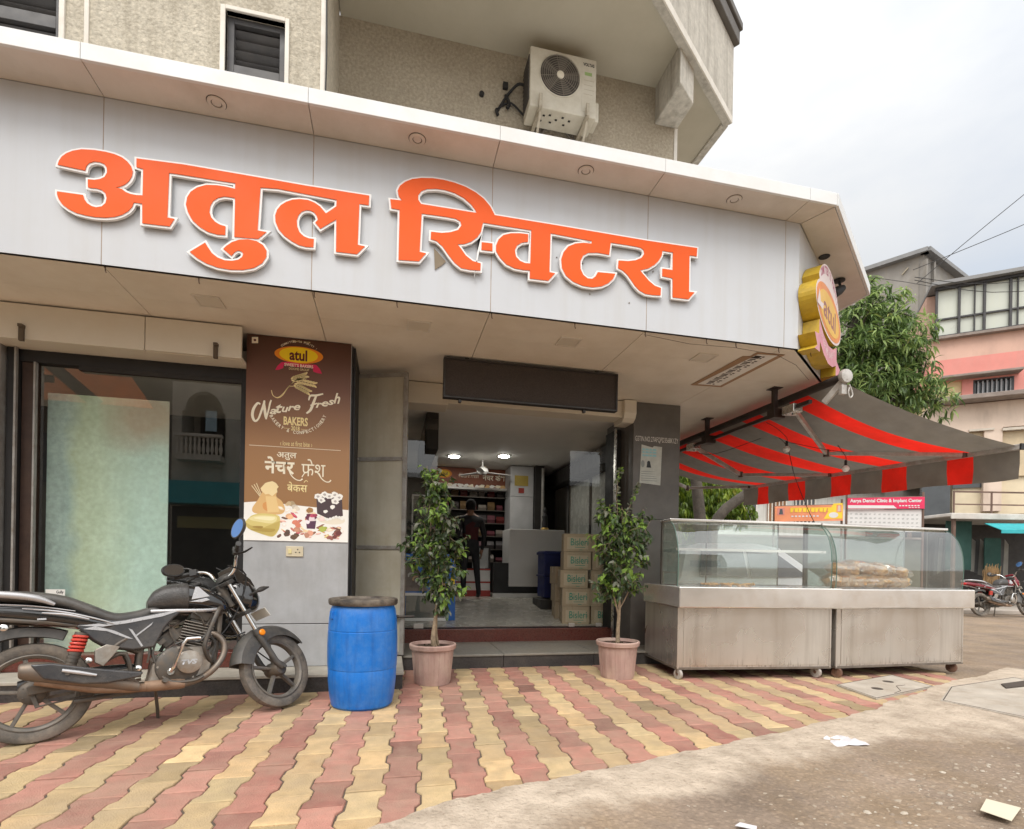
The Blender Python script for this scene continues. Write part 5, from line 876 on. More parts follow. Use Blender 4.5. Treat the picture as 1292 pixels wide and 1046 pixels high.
def va(u, k): p = aw(u, 1.0); return p+Vector((.022+.012*math.sin(u*55+k*1.3)*k/4, 0, -.03-VH*k/4*(1+.03*math.sin(u*23))))
b.add([va(u, k) for u in us for k in range(5)], [(i*5+k, (i+1)*5+k, (i+1)*5+k+1, i*5+k+1) for i in range(len(us)-1) for k in range(4)])
b.m = [1 if red((us[i]+us[i+1])/2) else 0 for i in range(len(us)-1) for k in range(4)]
b.build('valance', [M_gf, M_rf], AW, smooth=80, recalc=False)
M_arm = mat('grey enamel arm', (.50, .48, .45), .45, .2, var=.08, dirt='#6a5e50', da=.5, ds=9)
b = MB(); b.bar(aw(0, 1)+Vector((0, -.03, -.012)), aw(1, 1)+Vector((0, .03, -.012)), .045, .06); o = b.build('front_bar', M_arm, AW, smooth=0, bevel=.008)
b = MB(); b.box(6.17, 6.235, YB0-.05, YB0-.03, 2.385, 2.45); b.build('end_cap', M_black, o, smooth=0, bevel=.004)
b = MB(); b.tube([(4.40, YA0-.06, 3.075), (4.40, YA1, 3.075)], .042, 14); b.build('roller', mat('rolled dark cloth', (.04, .03, .025), .8, var=.2), AW)
b = MB(); b.bar((4.30, YA0+.25, 2.915), (4.30, YA1, 2.915), .04, .04); o = b.build('torsion_bar', mat('dark brown bar', (.028, .016, .012), .5), AW, smooth=0, bevel=.003)
for y in (5.36, 6.70, 8.4):
    b = MB(); b.box(4.19, 4.31, y-.07, y+.07, ZS-.008, ZS-.001); b.box(4.225, 4.275, y-.025, y+.025, 2.86, ZS-.008); b.box(4.20, 4.345, y-.06, y+.06, 2.855, 2.96); b.build('hanger_bracket', MATS['dark brown bar'], AW, smooth=0, bevel=.003)
for ya, ye, yf in ((5.15, 5.75, 4.72), (7.15, 7.45, 6.6), (8.9, 9.0, 8.4)):
    a = Vector((4.34, ya, 2.905)); e = Vector((5.32, ye, 2.60)); fu = (yf-YB0)/(YB1-YB0); f = aw(fu, 1)+Vector((-.03, 0, -.01))
    b = MB(); b.bar(a, e, .035, .06); o = b.build('folding_arm', M_arm, AW, smooth=0, bevel=.008)
    b = MB(); b.bar(e, f, .03, .045); b.build('forearm', M_arm, o, smooth=0, bevel=.006)
    b = MB(); b.lathe([(.035, -.045), (.035, .045)], 14, e); b.lathe([(.025, -.03), (.025, .03)], 12, f); b.build('elbow_joint', MATS['dark aluminium'], o)
    b = MB(); b.box(4.25, 4.37, ya-.09, ya+.09, 2.86, 2.95); b.lathe([(.03, -.06), (.03, .06)], 12, a); b.tube([(4.33, ya-.1, 2.94), (4.33, ya+.12, 2.90)], .02, 8); b.build('shoulder_joint', M_chrome, o, smooth=0, bevel=.006)
b = MB(); b.lathe([(.03, 0), (.065, .006), (.072, .03), (.065, .055), (.03, .06)], 22, (4.40, YA0-.12, 3.075), (.0, 1, 0)); b.bar((4.40, YA0-.10, 3.06), (4.33, YA0+.1, 2.86), .03, .06); b.tube([(4.43, YA0-.11, 2.99), (4.45, YA0-.11, 2.95), (4.47, YA0-.11, 2.89), (4.44, YA0-.11, 2.86), (4.42, YA0-.11, 2.91), (4.43, YA0-.11, 2.96)], .007, 6, sm=3); b.box(4.36, 4.42, YA0-.09, YA0-.05, 2.90, 2.99)
b.build('gear_box', M_arm, AW, smooth=40)
# bulbs on wires below the awning
for i, (x, y, zt, zl) in enumerate([(4.75, 5.76, 2.90, 2.62), (5.32, 5.45, 2.60, 2.36)]):
    t = empty('light_bulb', (x, y, zl), ['unlit light bulb hanging higher under the awning by the folding arm root', 'unlit light bulb hanging lower from the elbow of the folding arm'][i], 'light bulb', 'bulbs hanging under the awning')
    b = MB(); b.tube([(x-.22+.2*i, y+.1, zt+.06), (x-.1+.09*i, y+.05, zt-.02), (x, y, zl+.14), (x, y, zl+.07)], .0035, 5, sm=4); b.build('wire', M_black, t)
    b = MB(); b.lathe([(.014, .03), (.016, .09), (.01, .10)], 12, (x, y, zl)); b.build('bulb_holder', M_black, t)
    b = MB(); b.lathe([(.001, -.042), (.025, -.036), (.04, -.012), (.042, .002), (.036, .012), (.024, .028), (.016, .035)], 18, (x, y, zl), caps=False); b.build('bulb', mat('white bulb glass', (.74, .72, .68), .25), t)
b = MB(); b.tube([(4.9, 6.2, 2.92), (4.95, 6.0, 2.72), (5.0, 5.9, 2.3), (5.1, 5.7, 1.75), (5.15, 5.6, 1.68)], .004, 5, sm=5); b.tube([(4.9, 6.2, 2.92), (4.55, 6.9, 2.78), (4.45, 7.3, 2.86)], .004, 5, sm=5); b.tube([(4.75, 5.78, 2.72), (5.05, 5.6, 2.62), (5.32, 5.47, 2.56)], .0035, 5, sm=5)
tag(b.build('cable', M_black), 'thin black cable sagging from the awning down behind the display counters', 'cable')
# ================================================================ air conditioner outdoor unit
AC = empty('air_conditioner', (1.9, 6.2, 6.8), 'white outdoor air conditioner unit on steel brackets under the balcony slab', 'air conditioner')
M_acw = mat('aged white enamel', (.60, .56, .47), .45, var=.05, dirt='#9c8f74', da=.35, ds=5)
Xa, Xb, Ya, Yb_, Za, Zb = 1.50, 2.32, 6.12, 6.42, 6.50, 7.20
b = MB(); b.box(Xa, Xb, Ya, Yb_, Za, Zb); o = b.build('casing', M_acw, AW if False else AC, smooth=0, bevel=.012)
fc = Vector((1.865, Ya, 6.92)); b = MB(); b.lathe([(.255, -.001), (.255, .006), (.245, .010), (.24, -.001)], 48, fc, (0, -1, 0), caps=False); b.lathe([(.24, .002), (.001, .002)], 48, fc, (0, -1, 0), mi=1, caps=False)
b.build('fan_opening', [M_acw, mat('dark fan well', (.05, .042, .035), .6)], o, smooth=40)
b = MB()
for r in (.225, .20, .175, .15, .125, .10, .08, .06): b.torus(fc+Vector((0, -.012, 0)), (0, 1, 0), r, .0032, 48, 6)
for k in range(8): a = 2*PI*k/8+.2; b.tube([fc+Vector((math.cos(a)*.05, -.012, math.sin(a)*.05)), fc+Vector((math.cos(a)*.24, -.010, math.sin(a)*.24))], .003, 5)
b.build('fan_grille', mat('grey grille wire', (.22, .19, .15), .5), o)
b = MB(); b.lathe([(.045, .0), (.045, .012), (.035, .017), (.001, .018)], 24, fc+Vector((0, -.008, 0)), (0, -1, 0), caps=False); b.build('fan_hub', mat('hub white', (.68, .62, .5), .4), o)
b = MB()
for k in range(5):
    a = 2*PI*k/5; c, s = math.cos(a), math.sin(a); b.add([fc+Vector((c*.04-s*.03, -.004, s*.04+c*.03)), fc+Vector((c*.22-s*.09, -.0035, s*.22+c*.09)), fc+Vector((c*.235+s*.03, -.007, s*.235-c*.03)), fc+Vector((c*.05+s*.02, -.007, s*.05-c*.02))], [(0, 1, 2, 3)])
b.build('fan_blade', mat('fan blade grey', (.11, .095, .08), .5), o, smooth=0, recalc=False)
b = MB(); b.box(2.135, 2.305, Ya-.003, Ya-.0005, 6.56, 7.185); b.build('side_panel', M_acw, o, smooth=0, bevel=.001)
text('lettering', 'VOLTAS', (2.15, 7.10, 2.29, 7.14), (0, Ya-.003, 0), *XZ, .0008, M_black, o, bold=.04)
b = MB(); b.box(2.17, 2.26, Ya-.0045, Ya-.0035, 6.99, 7.03); b.build('energy_sticker', mat('green sticker', (.3, .42, .16), .5), o, smooth=0)
b = MB()
for k in range(4): b.box(2.16, 2.29-.02*(k % 2), Ya-.0042, Ya-.0034, 6.93-k*.055, 6.934-k*.055)
b.build('printed_line', mat('faint print', (.42, .36, .26), .6), o, smooth=0)
b = MB(); b.box(Xb, Xb+.06, Ya+.06, Yb_-.05, 6.52, 6.75); b.build('valve_cover', M_acw, AC, smooth=0, bevel=.012)
b = MB(); b.box(Xa-.012, Xa-.002, Ya+.03, Yb_-.02, 6.60, 7.12)
for k in range(10): b.box(Xa-.018, Xa-.012, Ya+.03, Yb_-.02, 6.62+k*.05, 6.628+k*.05)
b.build('coil_guard', mat('dark coil fins', (.07, .062, .055), .6), AC, smooth=0)
b = MB()
for k, (x, y) in enumerate([(1.63, 6.2), (1.7, 6.22), (1.77, 6.2), (1.86, 6.25), (1.93, 6.2), (2.02, 6.23), (1.68, 6.3), (1.8, 6.3), (1.97, 6.3)]): b.box(x-.014, x+.014, y-.012, y+.012, Za-.004, Za-.001)
b.build('base_slot', M_black, AC, smooth=0)
b = MB()
for x in (1.62, 2.20):
    b.bar((x, Ya-.05, Za-.022), (x, 6.49, Za-.022), .04, .035); b.bar((x, 6.485, Za-.02), (x, 6.485, 6.02), .04, .03); b.bar((x+.012, Ya-.0, Za-.04), (x+.012, 6.47, 6.06), .03, .006); b.box(x-.02, x+.02, Ya-.06, Ya-.03, Za-.03, Za+.12)
b.build('wall_bracket', mat('cream steel bracket', (.50, .45, .36), .5, .2, dirt='#7d6a50', da=.5, ds=8), AC, smooth=0, bevel=.003)
b = MB(); b.torus((1.93, 6.46, 6.40), (0, 1, 0), .20, .018, 40, 8); b.torus((1.93, 6.45, 6.38), (0, 1, 0), .25, .012, 40, 8); b.build('coiled_pipe', mat('wrapped pipe', (.16, .14, .12), .7), AC)
b = MB(); b.tube([(Xa, 6.38, 6.95), (1.42, 6.42, 6.98), (1.30, 6.47, 6.86), (1.23, 6.48, 6.74), (1.2, 6.50, 6.70)], .016, 8, sm=4); b.tube([(1.22, 6.48, 6.72), (1.35, 6.47, 6.78), (1.5, 6.46, 6.66)], .012, 8, sm=4); b.tube([(1.28, 6.47, 6.86), (1.33, 6.46, 6.76), (1.30, 6.46, 6.70)], .02, 8, sm=3); b.tube([(1.20, 6.50, 6.69), (1.17, 6.47, 6.66), (1.19, 6.47, 6.6)], .02, 8, sm=3)
b.lathe([(.03, 0), (.03, .03), (.012, .03)], 12, (.99, 6.5, 6.83), (0, -1, 0)); b.box(1.25, 1.31, 6.46, 6.499, 6.95, 7.02); b.build('pipe', M_black, AC)
# wires at the bay corner
b = MB(); b.tube([(-.64, 5.12, 6.3), (-.63, 5.12, 5.7), (-.635, 5.12, 5.2), (-.62, 5.12, 4.6)], .007, 6, sm=3); b.tube([(-.62, 5.12, 5.05), (-.60, 5.12, 4.9), (-.63, 5.12, 4.75), (-.58, 5.11, 4.62)], .010, 6, sm=3); b.box(-.655, -.615, 5.11, 5.133, 4.98, 5.08)
tag(b.build('cable', M_black), 'black cable running down the white corner of the plastered upper wall', 'cable')
# ================================================================ motorcycles
M_tyre = mat('dusty tyre', (.115, .103, .09), .85, var=.3, vs=9, dirt='#9a8d7d', da=.7, ds=5, bump=.4, bs=50)
M_alloy = mat('dusty alloy wheel', (.15, .14, .125), .5, .3, var=.2, dirt='#9a8d7e', da=.6, ds=7)
M_gblk = mat('gloss black paint', (.012, .012, .013), .12, var=.1, coat=.9, dirt='#5c5750', da=.12, ds=5)
M_pblk = mat('black plastic', (.03, .029, .028), .5, var=.2, dirt='#6b645b', da=.3, ds=7)
M_seat = mat('worn seat vinyl', (.06, .057, .054), .38, var=.2, bump=.2, bs=160, dirt='#8a8278', da=.3, ds=4)
M_cov = mat('grey tank cover vinyl', (.05, .047, .045), .34, var=.15, bump=.4, bs=90, dirt='#877d70', da=.3, ds=5)
M_slv = mat('silver graphic', (.50, .50, .51), .3, .4, var=.1, vs=7)
M_greyp = mat('dark grey panel', (.045, .046, .05), .25, var=.15, coat=.2, dirt='#7c746a', da=.3, ds=6)
M_eng = mat('dusty engine alloy', (.36, .33, .29), .42, .7, var=.2, vs=14, dirt='#7b6248', da=.55, ds=9)
M_engd = mat('dark engine metal', (.10, .092, .082), .55, .4, var=.25, dirt='#7a6650', da=.5, ds=10)
M_exh = mat('dusty exhaust', (.20, .175, .15), .5, .7, var=.2, dirt='#8c6f55', da=.6, ds=7)
M_rustp = mat('rusty exhaust pipe', (.30, .20, .135), .6, .4, var=.25, dirt='#5d3a24', da=.5, ds=9)
M_spring = mat('red spring', (.62, .07, .045), .4, var=.1)
M_chr = mat('fork chrome', (.72, .72, .71), .16, 1, var=.05)
M_mirg = mat('mirror glass', (.10, .2, .42), .06, .9, var=.02)
M_dkmir = mat('dark mirror glass', (.22, .23, .24), .08, .9, var=.02)
M_amber = mat('amber lens', (.85, .26, .01), .25, var=.05)
M_fend = mat('dusty dark fender', (.06, .058, .055), .5, var=.15, dirt='#8b8276', da=.35, ds=4)
def ringx(x, zc, hw, hh, e=2.6, n=20, tilt=0., yc=0.):
    r = []
    for k in range(n):
        a = 2*PI*k/n; c, s = math.cos(a), math.sin(a); y = hw*(abs(c)**(2/e))*(1 if c >= 0 else -1); z = hh*(abs(s)**(2/e))*(1 if s >= 0 else -1)
        r.append(Vector((x+z*tilt, yc+y, zc+z)))
    return r
def mloft(b, secs, e=2.6, n=20, k=4, mi=0):
    P = [Vector((s[0], s[1], 0)) for s in secs]; _, A = smooth_path(P, [s[2] for s in secs], k); Q, Bv = smooth_path(P, [s[3] for s in secs], k)
    b.loft([ringx(p.x, p.y, a, h, e, n) for p, a, h in zip(Q, A, Bv)], mi)
def motorcycle(label, group, paint, stripe, steer, lean):
    t = empty('motorcycle', (0, 0, 0), label, 'motorcycle', group)
    RR, WB = .305, 1.43
    def wheel(name, R0, tw, M, drum, nsp):
        b = MB(); b.M = M; n = 56
        prof = [(R0-.075, -.026), (R0-.06, -tw*.42), (R0-.03, -tw*.5), (R0-.008, -tw*.38), (R0, 0), (R0-.008, tw*.38), (R0-.03, tw*.5), (R0-.06, tw*.42), (R0-.075, .026)]
        b.lathe(prof, n, (0, 0, 0), (0, 1, 0), caps=False)
        for k in range(44):      # tread blocks
            a = 2*PI*k/44
            for s in (-1, 1):
                c = Vector((math.cos(a+.04*s), 0, math.sin(a+.04*s))); u = Vector((-math.sin(a+.04*s), 0, math.cos(a+.04*s))); q = c*(R0-.0095)+Vector((0, s*tw*.22, 0)); b.bar(q-u*.012+Vector((0, -s*.010, 0)), q+u*.010+Vector((0, s*.010, 0))-c*.006, .010, .014, up=c)
        ty = MB(); ty.M = M
        wh = ty; wh.lathe([(R0-.072, -.034), (R0-.078, -.036), (R0-.092, -.026), (R0-.098, 0), (R0-.092, .026), (R0-.078, .036), (R0-.072, .034)], n, (0, 0, 0), (0, 1, 0), caps=False)
        for k in range(nsp):
            a = 2*PI*k/nsp+.5; c = Vector((math.cos(a), 0, math.sin(a))); wh.bar(c*.04, c*(R0-.088), .022, .030, up=(0, 1, 0)); wh.bar(c*.04+Vector((0, -.018, 0)), c*(R0-.09)+Vector((0, -.014, 0)), .010, .008, up=(0, 1, 0))
        w_ = wh.build(name, M_alloy, t, smooth=40); b.build('tyre', M_tyre, w_, smooth=40)
        h = MB(); h.M = M; h.lathe([(.02, -.075), (.045, -.072), (drum, -.055), (drum, .05), (.05, .07), (.02, .075)], 28, (0, 0, 0), (0, 1, 0)); h.lathe([(.013, -.11), (.013, .11)], 10, (0, 0, 0), (0, 1, 0))
        for k in range(5): a = 2*PI*k/5; h.ball((math.cos(a)*drum*.7, -.066, math.sin(a)*drum*.7), .007, n=5)
        h.build('hub', M_engd, w_, smooth=40)
    wheel('rear_wheel', RR, .085, Matrix.Translation((0, 0, RR)), .068, 5)
    # steering transform
    ax = Vector((-.454, 0, .891)).normalized(); pv = Vector((1.065, 0, .93)); SM = Matrix.Translation(pv) @ Matrix.Rotation(steer, 4, ax) @ Matrix.Translation(-pv)
    fw = Vector((1.425, 0, .298)); wheel('front_wheel', .298, .075, SM @ Matrix.Translation(fw), .058, 5)
    def P(mats, name, fn, parent=t, S=False, smooth=40, **k):
        b = MB()
        if S: b.M = SM
        fn(b); return b.build(name, mats, parent, smooth=smooth, **k)
    # frame tubes
    def f(b):
        b.tube([(1.05, 0, .90), (.95, 0, .80), (.7, 0, .76), (.45, 0, .72), (.2, 0, .74), (-.25, 0, .80)], .022, 10, sm=4)
        for s in (-1, 1):
            b.tube([(.62, s*.10, .74), (.55, s*.10, .55), (.53, s*.09, .34)], .018, 8, sm=3); b.tube([(1.04, s*.02, .80), (1.02, s*.05, .62), (.985, s*.06, .42)], .018, 8, sm=3); b.tube([(.55, s*.10, .50), (.3, s*.12, .63), (.22, s*.12, .70), (-.2, s*.11, .76)], .014, 8, sm=3); b.tube([(.50, s*.1, .33), (.46, s*.12, .50), (.36, s*.13, .47)], .013, 8, sm=3); b.tube([(.36, s*.14, .46), (.40, s*.14, .55), (.47, s*.13, .60)], .012, 8, sm=3)
        b.lathe([(.033, -.09), (.033, .09)], 14, (1.08, 0, .88), ax)
    P(M_engd, 'frame', f)
    P(M_engd, 'swingarm', lambda b: [b.bar((.545, s*.085, .385), (-.02, s*.10, .32), .03, .055) for s in (-1, 1)], smooth=0, bevel=.006)
    P(M_greyp, 'chain_case', lambda b: mloft(b, [(-.08, .33, .02, .05), (.1, .36, .022, .06), (.4, .385, .022, .05), (.56, .39, .02, .035)]) or setattr(b, 'v', [(x, y+.12, z) for x, y, z in b.v]))
    for s in (-1, 1):
        a, c = Vector((.235, s*.135, .655)), Vector((.165, s*.135, .40)); d = c-a
        sh = P(M_engd, 'shock_absorber', lambda b: (b.tube([a+d*.45, c], .030, 12), b.tube([a, c], .014, 10), b.lathe([(.034, -.012), (.034, .012)], 14, a+d*.5, d), b.lathe([(.036, -.01), (.036, .01)], 14, a+d*.05, d), b.lathe([(.02, -.03), (.02, .03)], 10, c, (0, 1, 0)), [b.lathe([(.034, -.006), (.034, .006)], 14, a+d*(.6+.09*k), d) for k in range(4)]))
        def spr(b):
            u, v, w_ = frame_of(d); pts = [a+d*(.06+.42*i/96)+(u*math.cos(2*PI*5*i/96)+v*math.sin(2*PI*5*i/96))*.034 for i in range(97)]; b.tube(pts, .0085, 7)
        P(M_spring, 'spring', spr, sh)
    # seat
    def seat(b):
        secs = [(-.30, .905, .07, .03), (-.2, .90, .105, .038), (0, .885, .125, .042), (.15, .852, .135, .045), (.28, .79, .14, .048), (.40, .735, .135, .045), (.5, .74, .115, .045), (.58, .765, .10, .042), (.65, .80, .085, .03)]
        mloft(b, secs, 2.8, 24)
    P(M_seat, 'seat', seat)
    P(M_chrome if False else M_slv, 'grab_rail', lambda b: [b.tube([(.10, s*.155, .835), (.02, s*.165, .872), (-.1, s*.165, .895), (-.3, s*.15, .915), (-.38, s*.08, .925)], [.010, .02, .021, .018, .016], 10, sm=4) for s in (-1, 1)] and b.tube([(-.38, -.08, .925), (-.40, 0, .925), (-.38, .08, .925)], .016, 10))
    # tail fairing
    def tail(b):
        secs = [(-.44, .84, .05, .03), (-.36, .835, .09, .045), (-.2, .815, .115, .055), (0, .785, .135, .06), (.2, .745, .145, .062), (.36, .70, .145, .05), (.48, .70, .13, .035)]; mloft(b, secs, 3.2, 24)
    tf = P(paint, 'tail_fairing', tail)
    def gr(b):
        for s in (-1, 1):
            for (pts, wd) in (([(-.05, .815), (.12, .79), (.28, .745), (.40, .70)], .010), ([(.04, .785), (.16, .768), (.27, .735)], .014), ([(-.2, .845), (0, .828), (.2, .79)], .006)):
                Q, _ = smooth_path([Vector((x, s*.151, z)) for x, z in pts], 1, 5); b.tube(Q, [wd*math.sin(PI*min(.95, .12+.8*i/len(Q)))*.5+.001 for i in range(len(Q))], 6)
    P(stripe, 'stripe', gr, tf)
    P(mat('red tail lens', (.5, .01, .01), .2), 'tail_light', lambda b: mloft(b, [(-.47, .83, .03, .02), (-.45, .835, .06, .028), (-.42, .835, .07, .03)]))
    P(M_slv, 'badge', lambda b: b.box(.02, .062, -.1505, -.148, .742, .753), tf, smooth=0)
    # rear mudguard
    def fend(b):
        for (R1, w0, w1, a0, a1) in ((.395, .07, .085, 66, 168),):
            rr = []
            for i in range(19):
                a = R(a0+(a1-a0)*i/18); w_ = w0+(w1-w0)*i/18; c = Vector((math.cos(a), 0, math.sin(a))); ctr = Vector((0, 0, RR))
                R2 = R1+.055*max(0, (i-4)/14); rr.append([ctr+c*(R2+.0)+Vector((0, -w_, 0))-c*.055, ctr+c*R2+Vector((0, -w_*.9, 0)), ctr+c*(R2+.012), ctr+c*R2+Vector((0, w_*.9, 0)), ctr+c*R2+Vector((0, w_, 0))-c*.055, ctr+c*(R2-.004)+Vector((0, w_*.86, 0)), ctr+c*(R2+.006), ctr+c*(R2-.004)-Vector((0, w_*.86, 0))])
            b.loft(rr)
    P(M_fend, 'rear_mudguard', fend)
    P(M_chr, 'mount_bolt', lambda b: [b.lathe([(.02, 0), (.02, .012), (.012, .016)], 12, (-.13, s*.125, .705), (0, s, 0)) for s in (-1, 1)] + [b.lathe([(.018, 0), (.018, .012), (.012, .015)], 12, p, (0, -1, 0)) for p in ((.53, -.125, .40), (.27, -.15, .475))])
    # side panel
    def sp(b):
        for s in (-1, 1):
            b.prism([(.20, .70), (.45, .725), (.70, .775), (.80, .785), (.73, .72), (.68, .66), (.62, .53), (.50, .52), (.36, .55), (.29, .60)], (0, s*.118, 0), (1, 0, 0), (0, 0, 1), -.022, .022)
    o = P(M_greyp, 'side_panel', sp, smooth=30, bevel=.012)
    def sps(b):
        for s in (-1, 1):
            y = s*.1415
            for pl in ([(.215, .697), (.45, .717), (.70, .765), (.785, .778), (.66, .735), (.47, .700), (.34, .685)], [(.24, .675), (.36, .655), (.47, .60), (.50, .595), (.40, .655), (.30, .69)], [(.475, .665), (.495, .655), (.555, .545), (.545, .54)], [(.51, .615), (.52, .612), (.60, .68), (.61, .70)]): b.prism(pl, (0, y, 0), (1, 0, 0), (0, 0, 1), -.003, .003)
    P(stripe, 'stripe', sps, o, smooth=0)
    # tank
    def tank(b):
        mloft(b, [(.60, .83, .075, .035), (.66, .86, .115, .08), (.75, .875, .135, .092), (.86, .87, .145, .095), (.97, .84, .13, .085), (1.05, .81, .10, .065), (1.09, .79, .06, .03)], 2.5, 28)
    tk = P(paint, 'fuel_tank', tank)
    P(M_cov, 'tank_cover', lambda b: mloft(b, [(.585, .825, .08, .03), (.62, .85, .108, .07), (.68, .868, .127, .092), (.75, .876, .141, .098), (.815, .876, .147, .100), (.822, .876, .140, .094)], 2.5, 28), tk)
    def tg(b):
        for s in (-1, 1):
            b.prism([(.835, .845), (.86, .935), (.88, .935), (.95, .865), (.93, .862)], (0, s*.148, 0), (1, 0, 0), (0, 0, 1), -.006, .004); b.prism([(.82, .83), (.93, .855), (.95, .84), (.9, .825)], (0, s*.147, 0), (1, 0, 0), (0, 0, 1), -.006, .004)
    P(stripe, 'stripe', tg, tk, smooth=0, bevel=.002)
    P(M_slv, 'tank_trim', lambda b: [b.tube([(.60, s*.11, .775), (.75, s*.135, .772), (.9, s*.135, .768), (1.03, s*.095, .775)], .012, 8, sm=3) for s in (-1, 1)], tk)
    P(M_pblk, 'filler_cap', lambda b: b.lathe([(.04, 0), (.04, .012), (.03, .016)], 20, (.88, 0, .962), (-.1, 0, 1)), tk)
    # engine
    def eng(b):
        b.prism([(.58, .30), (.62, .46), (.72, .52), (.90, .52), (.97, .44), (.95, .31), (.88, .265), (.66, .265)], (0, 0, 0), (1, 0, 0), (0, 0, 1), -.115, .115)
    en = P(M_eng, 'engine', eng, smooth=30, bevel=.012)
    P(M_engd, 'clutch_cover', lambda b: (b.lathe([(.135, 0), (.132, .03), (.11, .045), (.001, .05)], 36, (.755, -.115, .395), (0, -1, 0)), b.lathe([(.07, 0), (.07, .04), (.055, .055), (.001, .058)], 30, (.82, -.13, .415), (0, -1, 0)), b.lathe([(.10, 0), (.095, .03), (.001, .04)], 30, (.70, .115, .39), (0, 1, 0))), en)
    P(M_eng, 'cover_plate', lambda b: (b.lathe([(.078, 0), (.078, .008), (.072, .012), (.001, .013)], 36, (.815, -.187, .415), (0, -1, 0)), [b.lathe([(.008, 0), (.008, .008)], 8, (.755+.12*math.cos(R(k*45)), -.148, .395+.12*math.sin(R(k*45))), (0, -1, 0)) for k in range(8)]), en)
    if group is None: text('lettering', 'TVS', (.765, .398, .862, .432), (0, -.2005, 0), *XZ, .0005, M_slv, en, bold=.05, shear=.25)
    ca, cb = Vector((.84, 0, .50)), Vector((.90, 0, .70)); cd_ = (cb-ca)
    def cyl(b):
        b.bar(ca, cb, .13, .12, up=(1, 0, 0)); h0 = cb; b.bar(cb, cb+cd_.normalized()*.07, .13, .14, up=(1, 0, 0))
        b.bar((.70, -.03, .60), (.83, -.03, .64), .06, .06); b.bar((.66, -.06, .55), (.76, -.06, .63), .05, .09)
    P(M_engd, 'cylinder', cyl, en, smooth=0, bevel=.008)
    P(M_eng, 'cooling_fin', lambda b: [b.bar(ca+cd_*(.12+.095*k), ca+cd_*(.12+.095*k)+cd_.normalized()*.005, .19, .19, up=(1, 0, 0)) for k in range(9)], en, smooth=0)
    def carb(b):
        b.tube([(.60, -.02, .63), (.72, -.02, .62), (.82, -.02, .63)], [.05, .035, .03], 12); b.tube([(.66, -.03, .50), (.69, -.05, .58), (.66, -.06, .70)], .012, 8, sm=3); b.tube([(.74, -.13, .54), (.80, -.14, .56), (.88, -.13, .55), (.93, -.12, .60)], .008, 6, sm=3); b.tube([(.62, -.08, .44), (.60, -.1, .56), (.68, -.09, .66)], .007, 6, sm=3); b.tube([(.95, -.1, .60), (.99, -.1, .52), (.96, -.11, .42)], .008, 6, sm=3)
    P(M_pblk, 'carburettor', carb)
    def clutter(b):
        rr = random.Random(5)
        for k in range(16): a = rr.random()*6.28; q = rr.uniform(.11, .128); b.lathe([(.007, 0), (.007, .01)], 7, (.755+q*math.cos(a), -.14, .395+q*math.sin(a)), (0, -1, 0))
        b.prism([(.90, .33), (1.0, .40), (.985, .52), (.94, .47), (.93, .40)], (0, -.075, 0), (1, 0, 0), (0, 0, 1), -.006, .006); b.lathe([(.018, 0), (.018, .014)], 8, (.955, -.083, .42), (0, -1, 0)); b.lathe([(.014, 0), (.014, .014)], 8, (.96, -.083, .36), (0, -1, 0))
        for pts in ([(.58, -.10, .70), (.63, -.12, .60), (.61, -.12, .48), (.65, -.13, .36)], [(.70, -.09, .70), (.72, -.11, .60), (.77, -.11, .52)], [(.98, -.06, .74), (.93, -.09, .66), (.90, -.10, .72), (.86, -.08, .76)], [(.62, .05, .70), (.70, -.06, .66), (.80, -.08, .70)], [(.55, -.11, .60), (.59, -.125, .52), (.58, -.12, .43)]): b.tube(pts, .007, 6, sm=4)
        for c in ((.645, -.10, .55), (.70, -.09, .49), (.60, -.105, .44), (.66, -.11, .64)): b.bar(c, (c[0]+.035, c[1], c[2]+.03), .03, .03)
    P(M_engd, 'engine_fitting', clutter, en)
    P(M_eng, 'foot_peg_bracket', lambda b: [b.prism([(.30, .54), (.36, .57), (.43, .55), (.40, .50), (.345, .43), (.30, .46)], (0, s*.15, 0), (1, 0, 0), (0, 0, 1), -.008, .008) for s in (-1, 1)], bevel=.004)
    # exhaust
    ex = P(M_exh, 'exhaust_pipe', lambda b: b.tube([(.92, -.06, .62), (1.00, -.085, .59), (1.045, -.10, .52), (1.03, -.12, .43), (.96, -.135, .34), (.86, -.145, .285), (.74, -.15, .27), (.52, -.16, .275)], [.019, .021, .022, .022, .022, .024, .026, .026], 12, sm=5))
    P(M_exh, 'muffler', lambda b: mloft(b, [(-.055, .44, .022, .022), (-.045, .44, .045, .045), (.02, .432, .058, .06), (.14, .405, .062, .066), (.30, .36, .056, .06), (.44, .315, .042, .045), (.53, .285, .03, .032)], 2.2, 20) or setattr(b, 'v', [(x, y-.205, z) for x, y, z in b.v]), ex)
    P(M_rustp, 'muffler_underside', lambda b: b.tube([(.02, -.205, .375), (.16, -.205, .338), (.30, -.205, .300), (.44, -.2, .278), (.56, -.165, .272)], [.022, .026, .028, .024, .027], 12, sm=4), ex)
    P(M_greyp, 'heat_shield', lambda b: b.prism([(.0, .475), (.10, .475), (.30, .425), (.42, .40), (.55, .375), (.53, .345), (.36, .325), (.24, .335), (.06, .385)], (0, -.262, 0), (1, 0, 0), (0, 0, 1), -.012, .012), ex, smooth=30, bevel=.01)
    P(M_slv, 'shield_slot', lambda b: b.tube([(.145, -.281, .428), (.22, -.281, .408), (.31, -.281, .382)], [.010, .012, .008], 8), ex)
    P(M_rustp, 'front_silencer_joint', lambda b: b.lathe([(.034, 0), (.036, .03), (.036, .20), (.03, .23)], 18, (.56, -.155, .278), (1, .02, -.03)), ex)
